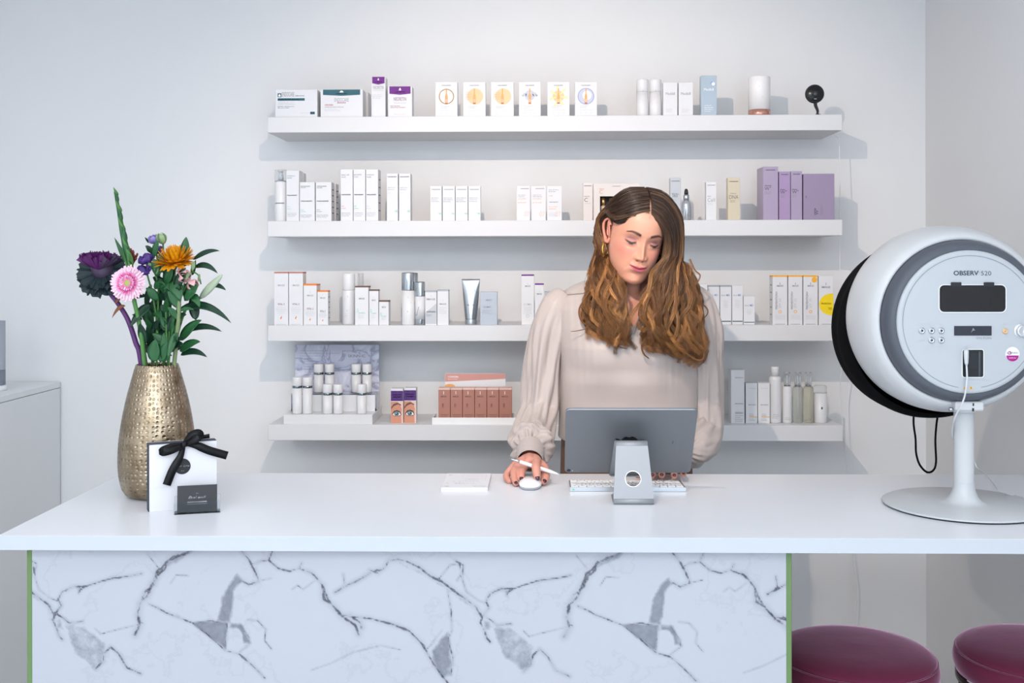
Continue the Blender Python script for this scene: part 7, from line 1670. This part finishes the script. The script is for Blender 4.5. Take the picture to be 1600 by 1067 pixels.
# --- hair
def hair():
    R = np.random.default_rng(11)
    rad = np.array([.0775, .1010, .1235])
    def scalp(d, off): d = np.asarray(d, float)[:3]; d = d / np.linalg.norm(d); p = d * (rad + off / HS); p[1] += .006; return np.array(H(*p))
    hang = {  # (px, py, Y) rows from just below the exit down to the tips; first = front strands, last = back strands
     1: [[(1034, 412, 2.840), (1019, 434, 2.83), (1008, 463, 2.812), (1004, 497, 2.80), (1006, 524, 2.80), (1022, 541, 2.805)],
         [(1048, 414, 2.845), (1038, 446, 2.825), (1026, 481, 2.81), (1023, 514, 2.80), (1032, 536, 2.80), (1054, 545, 2.81)],
         [(1064, 418, 2.88), (1067, 450, 2.85), (1060, 490, 2.825), (1062, 524, 2.81), (1075, 550, 2.815), (1089, 563, 2.82)],
         [(1074, 422, 2.905), (1082, 454, 2.875), (1084, 492, 2.85), (1084, 526, 2.835), (1093, 552, 2.835), (1079, 567, 2.84)],
         [(1076, 425, 2.94), (1087, 460, 2.91), (1092, 495, 2.885), (1091, 526, 2.865), (1098, 548, 2.855), (1090, 563, 2.855)]],
     -1: [[(953, 396, 2.925), (962, 420, 2.885), (964, 447, 2.850), (966, 478, 2.826), (970, 503, 2.815), (968, 526, 2.815), (956, 535, 2.82)],
          [(949, 394, 2.930), (950, 418, 2.890), (954, 447, 2.85), (963, 480, 2.828), (968, 506, 2.82), (970, 530, 2.82), (979, 541, 2.825)],
          [(944, 392, 2.935), (940, 415, 2.900), (940, 447, 2.86), (945, 480, 2.838), (955, 508, 2.828), (962, 528, 2.83), (975, 538, 2.83)],
          [(938, 388, 2.945), (932, 412, 2.915), (929, 442, 2.875), (927, 475, 2.86), (934, 503, 2.85), (946, 520, 2.845), (958, 530, 2.845)],
          [(934, 388, 2.955), (927, 418, 2.930), (924, 450, 2.905), (919, 480, 2.895), (924, 502, 2.885), (936, 514, 2.875), (944, 524, 2.87)]]}
    # head-local directions: along the part (root), over the skull, and where the hair leaves the head
    roots = [(0.02, -.80, .60), (.02, -.48, .88), (.0, -.05, 1.0), (.0, .45, .9), (.0, .9, .45)]
    over = {1: [[(.36, -.84, .46, .010), (.62, -.76, .20, .012), (.68, -.72, -.10, .014)], [(.46, -.52, .76, .016), (.78, -.50, .34, .025), (.86, -.48, -.10, .032)], [(.52, -.12, .85, .020), (.88, -.16, .40, .036), (.96, -.14, -.15, .050)], [(.50, .40, .76, .018), (.86, .34, .34, .042), (.94, .26, -.24, .063)], [(.46, .82, .34, .016), (.78, .60, .0, .042), (.88, .40, -.40, .072)]],
            -1: [[(-.40, -.80, .50, .006), (-.82, -.44, .28, .007), (-.93, .08, .32, .010), (-.92, .40, .04, .012)], [(-.52, -.48, .76, .010), (-.86, -.16, .42, .010), (-.90, .25, .36, .011), (-.90, .44, .0, .014)], [(-.54, -.05, .84, .012), (-.86, .12, .48, .012), (-.90, .36, .18, .013), (-.88, .48, -.06, .016)], [(-.50, .40, .76, .012), (-.82, .42, .34, .014), (-.86, .48, .06, .015), (-.86, .50, -.16, .018)], [(-.44, .84, .30, .012), (-.70, .66, .1, .014), (-.78, .58, -.14, .016), (-.80, .52, -.36, .020)]]}
    def interp_rows(rows, t):
        rows = np.asarray(rows, float); q = t * (len(rows) - 1); i = min(int(q), len(rows) - 2); return rows[i] * (1 - (q - i)) + rows[i + 1] * (q - i)
    NP = 30; Vs = []; Cs = []; 
    dark, mid, gold, light_ = lin('#3b2a22'), lin('#694229'), lin('#8b5a31'), lin('#c69a62')
    backrow = {1: [(1006, 408, 2.995), (1016, 432, 3.0), (1022, 455, 3.0), (1026, 485, 3.0)], -1: [(964, 404, 2.985), (962, 430, 2.99), (960, 452, 2.995), (958, 480, 2.995)]}
    tq = np.array(TS)
    def off_chest(S_):
        x, z = S_[:, 0] - WX, S_[:, 2]; yf = np.interp(z, tq[:, 0], tq[:, 2]); yb = np.interp(z, tq[:, 0], tq[:, 3]); hw = np.interp(z, tq[:, 0], tq[:, 1]) + .004
        q = np.clip(np.abs(x) / hw, 0, .999); yc = (yf + yb) / 2; y = yc - (yc - yf + .004) * (1 - q ** 2.5) ** .4
        y -= .020 * (np.exp(-((x + .075) / .055) ** 2 - ((z - 1.285) / .055) ** 2) + np.exp(-((x - .075) / .055) ** 2 - ((z - 1.285) / .055) ** 2)) + .007 + .010 * sm(1.30 - z, 0, .05)
        ok = (np.abs(x) < hw * .96) & (z < 1.44) & (S_[:, 1] < 2.95)
        S_[:, 1] = np.where(ok & (S_[:, 1] > y), y - (S_[:, 1] - y) * .12, S_[:, 1]); return S_
    def path(side, t, lift, dxy):
        if lift < 0:      # under-layer that falls behind the neck
            r = interp_rows(roots, t); ov = interp_rows(over[side], t); pts = [scalp(r, .003)] + [scalp(d, .004 + .006 * k) for k, d in enumerate(ov)]
            return pts + [np.array(at_y(x + dxy[0] * 3.2, y, Y + dxy[2])) for x, y, Y in backrow[side]]
        r = interp_rows(roots, t); ov = interp_rows(over[side], t); hg = interp_rows(hang[side], t)
        r = r + np.array([side * .035, 0, 0]); pts = [scalp(r, .003 + lift * .3)]
        for j, d in enumerate(ov): pts.append(scalp(d[:3], d[3] - .004 + lift * (.6 + .3 * j)))
        for j, (x, y, Y) in enumerate(hg): k = (j + 1) / len(hg); pts.append(np.array(at_y(x + dxy[0] * k, y + dxy[1] * k * .5, Y - lift * .6 + dxy[2] * k)))
        return pts
    nlock = 92
    for side in (1, -1):
        for l in range(nlock + 26):
            t = (l + R.random()) / nlock; t = min(t, 1) ** 1.15; lay = R.random(); lift = lay * .012
            if l >= nlock: t = R.uniform(.72, 1.0); lift = -1
            dxy = (R.normal(0, 5.5), R.normal(0, 14), R.normal(0, .007))
            pts = path(side, t, lift, dxy); P = np.array([tuple(p) for p in catmull([Vector(p) for p in pts], 8)]); q = np.linspace(0, 1, NP); seg = np.concatenate([[0], np.cumsum(np.linalg.norm(np.diff(P, axis=0), axis=1))]); seg /= seg[-1]
            lenk = 1 - .16 * R.random() ** 2
            C = np.stack([np.interp(q * lenk, seg, P[:, k]) for k in range(3)], 1)
            ph, ph2, fr, amp = R.uniform(0, 6.28), R.uniform(0, 6.28), R.uniform(2.0, 3.6), R.uniform(.007, .016)
            env = sm(q, .38, .75) * (1 + .9 * sm(q, .72, 1)); C[:, 0] += env * amp * np.sin(q * fr * 6.28 + ph); C[:, 1] += env * amp * .7 * np.sin(q * fr * 6.28 + ph2); C[:, 2] += env * amp * .25 * np.sin(q * fr * 6.28 + ph + 1)
            ns = 46; spread = R.uniform(.0040, .0068) * (1 - .35 * sm(q, .5, .8) + .35 * sm(q, .85, 1.0)) * (.55 + .45 * sm(q, 0, .18)); lk = R.uniform(0, 1); tone = R.normal(0, 1)
            T = np.gradient(C, axis=0); T /= np.linalg.norm(T, axis=1, keepdims=True) + 1e-9; U = np.cross(T, [0, 1, 0]); U /= np.linalg.norm(U, axis=1, keepdims=True) + 1e-9; W_ = np.cross(T, U)
            for s in range(ns):
                a, r = R.uniform(0, 6.28), math.sqrt(R.random()); tw = R.uniform(-1.2, 1.2); fl_ = 1.0
                if R.random() < .05: fl_ = R.uniform(1.6, 3.2)
                off = (U * (np.cos(a + tw * q * 3) * r)[:, None] * 1.25 + W_ * (np.sin(a + tw * q * 3) * r)[:, None] * .6) * (spread * (1 + (fl_ - 1) * sm(q, .4, 1)))[:, None]
                S_ = C + off + (R.normal(0, .0005, 3) * q[:, None])
                S_[:, 0] += .0012 * env * np.sin(q * 25 + R.uniform(0, 6))
                S_ = off_chest(S_)
                w = (.00050 * (1 - .75 * q ** 3) * R.uniform(.8, 1.25))[:, None]
                ring = np.stack([S_ + U * w, S_ - U * w * .5 + W_ * w * .87, S_ - U * w * .5 - W_ * w * .87], 1)
                Vs.append(ring.reshape(-1, 3))
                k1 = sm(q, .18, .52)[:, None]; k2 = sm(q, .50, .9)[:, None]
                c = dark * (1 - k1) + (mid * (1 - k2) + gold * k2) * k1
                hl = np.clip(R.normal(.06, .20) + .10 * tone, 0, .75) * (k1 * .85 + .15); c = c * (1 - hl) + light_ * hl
                c = c * np.exp(.32 * tone - (.5 if lay < .35 else 0)) * R.uniform(.65, 1.25)  # locks of the deep layer darkened in colour to imitate inner shade
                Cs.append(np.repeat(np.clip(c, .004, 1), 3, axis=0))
    curls = [[(938, 430, 2.87), (917, 462, 2.86), (905, 482, 2.85), (907, 500, 2.845), (919, 511, 2.845), (906, 516, 2.845), (892, 518, 2.85)], [(930, 400, 2.90), (925, 420, 2.89), (931, 436, 2.88), (922, 450, 2.87), (912, 458, 2.87)],
             [(1082, 440, 2.87), (1086, 466, 2.86), (1102, 479, 2.86), (1106, 488, 2.86), (1100, 497, 2.86), (1093, 503, 2.86)], [(1078, 405, 2.88), (1086, 422, 2.87), (1094, 430, 2.87), (1090, 441, 2.865), (1083, 447, 2.86)],
             [(1052, 535, 2.81), (1070, 546, 2.81), (1083, 560, 2.81), (1097, 562, 2.81), (1100, 552, 2.815)], [(1014, 520, 2.80), (1003, 540, 2.80), (1006, 553, 2.80), (1014, 560, 2.805)], [(970, 515, 2.82), (960, 530, 2.82), (966, 541, 2.82), (980, 545, 2.82)], [(940, 500, 2.84), (930, 516, 2.84), (940, 528, 2.84), (955, 530, 2.84)]]
    for cu in curls:
        P = np.array([tuple(p) for p in catmull([at_y(*p) for p in cu], 8)]); q = np.linspace(0, 1, NP); seg = np.linspace(0, 1, len(P)); C = np.stack([np.interp(q, seg, P[:, k]) for k in range(3)], 1); T = np.gradient(C, axis=0); T /= np.linalg.norm(T, axis=1, keepdims=True) + 1e-9; U = np.cross(T, [0, 1, 0]); U /= np.linalg.norm(U, axis=1, keepdims=True) + 1e-9; W_ = np.cross(T, U)
        for s in range(16):
            S_ = C + U * (R.normal(0, .0016) * (1 - .6 * q))[:, None] + W_ * R.normal(0, .0012); w = (.00055 * (1 - .7 * q ** 2))[:, None]
            Vs.append(np.stack([S_ + U * w, S_ - U * w * .5 + W_ * w * .87, S_ - U * w * .5 - W_ * w * .87], 1).reshape(-1, 3)); Cs.append(np.repeat(np.repeat((gold * R.uniform(.6, 1.2))[None], NP, 0), 3, axis=0))
    n = len(Vs); V = np.concatenate(Vs); C = np.concatenate(Cs)
    base = []
    for i in range(NP - 1):
        for j in range(3): base.append((3 * i + j, 3 * i + (j + 1) % 3, 3 * i + 3 + (j + 1) % 3, 3 * i + 3 + j))
    base = np.array(base); F = (base[None] + (np.arange(n) * NP * 3)[:, None, None]).reshape(-1, 4)
    me = bpy.data.meshes.new('hair'); me.vertices.add(len(V)); me.vertices.foreach_set('co', V.astype('f').ravel())
    me.loops.add(len(F) * 4); me.loops.foreach_set('vertex_index', F.astype('i').ravel()); me.polygons.add(len(F)); me.polygons.foreach_set('loop_start', np.arange(0, len(F) * 4, 4, dtype='i')); 
    me.polygons.foreach_set('use_smooth', np.ones(len(F), bool)); me.update()
    a = me.color_attributes.new('col', 'FLOAT_COLOR', 'POINT'); cc_ = np.ones((len(V), 4), 'f'); cc_[:, :3] = C; a.data.foreach_set('color', cc_.ravel())
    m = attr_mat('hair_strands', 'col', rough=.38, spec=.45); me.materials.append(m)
    o = bpy.data.objects.new('hair', me); COL.objects.link(o); wpart(o); o['label'] = 'long wavy hair, dark brown at the roots and golden copper below'
hair()
# pen held in the hand
p0, p1 = P3(797.5, 716.6, 2.672), P3(873.5, 741.2, 2.652)
pn = empty('pen', (p0 + p1) / 2, 'white ballpoint pen with a silver tip, held in the hand on the mouse', 'pen')
ax = (p1 - p0); Lp = ax.length; Mq = ax.normalized().to_track_quat('Z', 'Y').to_matrix().to_4x4(); Mq.translation = p0 - pn.location
MB().lathe([(.0036, .19 * Lp), (.0044, .21 * Lp), (.0048, .45 * Lp), (.0050, .65 * Lp), (.0046, .82 * Lp), (.0030, .94 * Lp), (.0012, 1.0 * Lp)], M_wpl, n=20, M=Mq).build('barrel', pn)
MB().lathe([(.0008, 0), (.0012, .03 * Lp), (.0030, .12 * Lp), (.0038, .189 * Lp)], M_silver, n=20, M=Mq).build('metal_tip', pn)
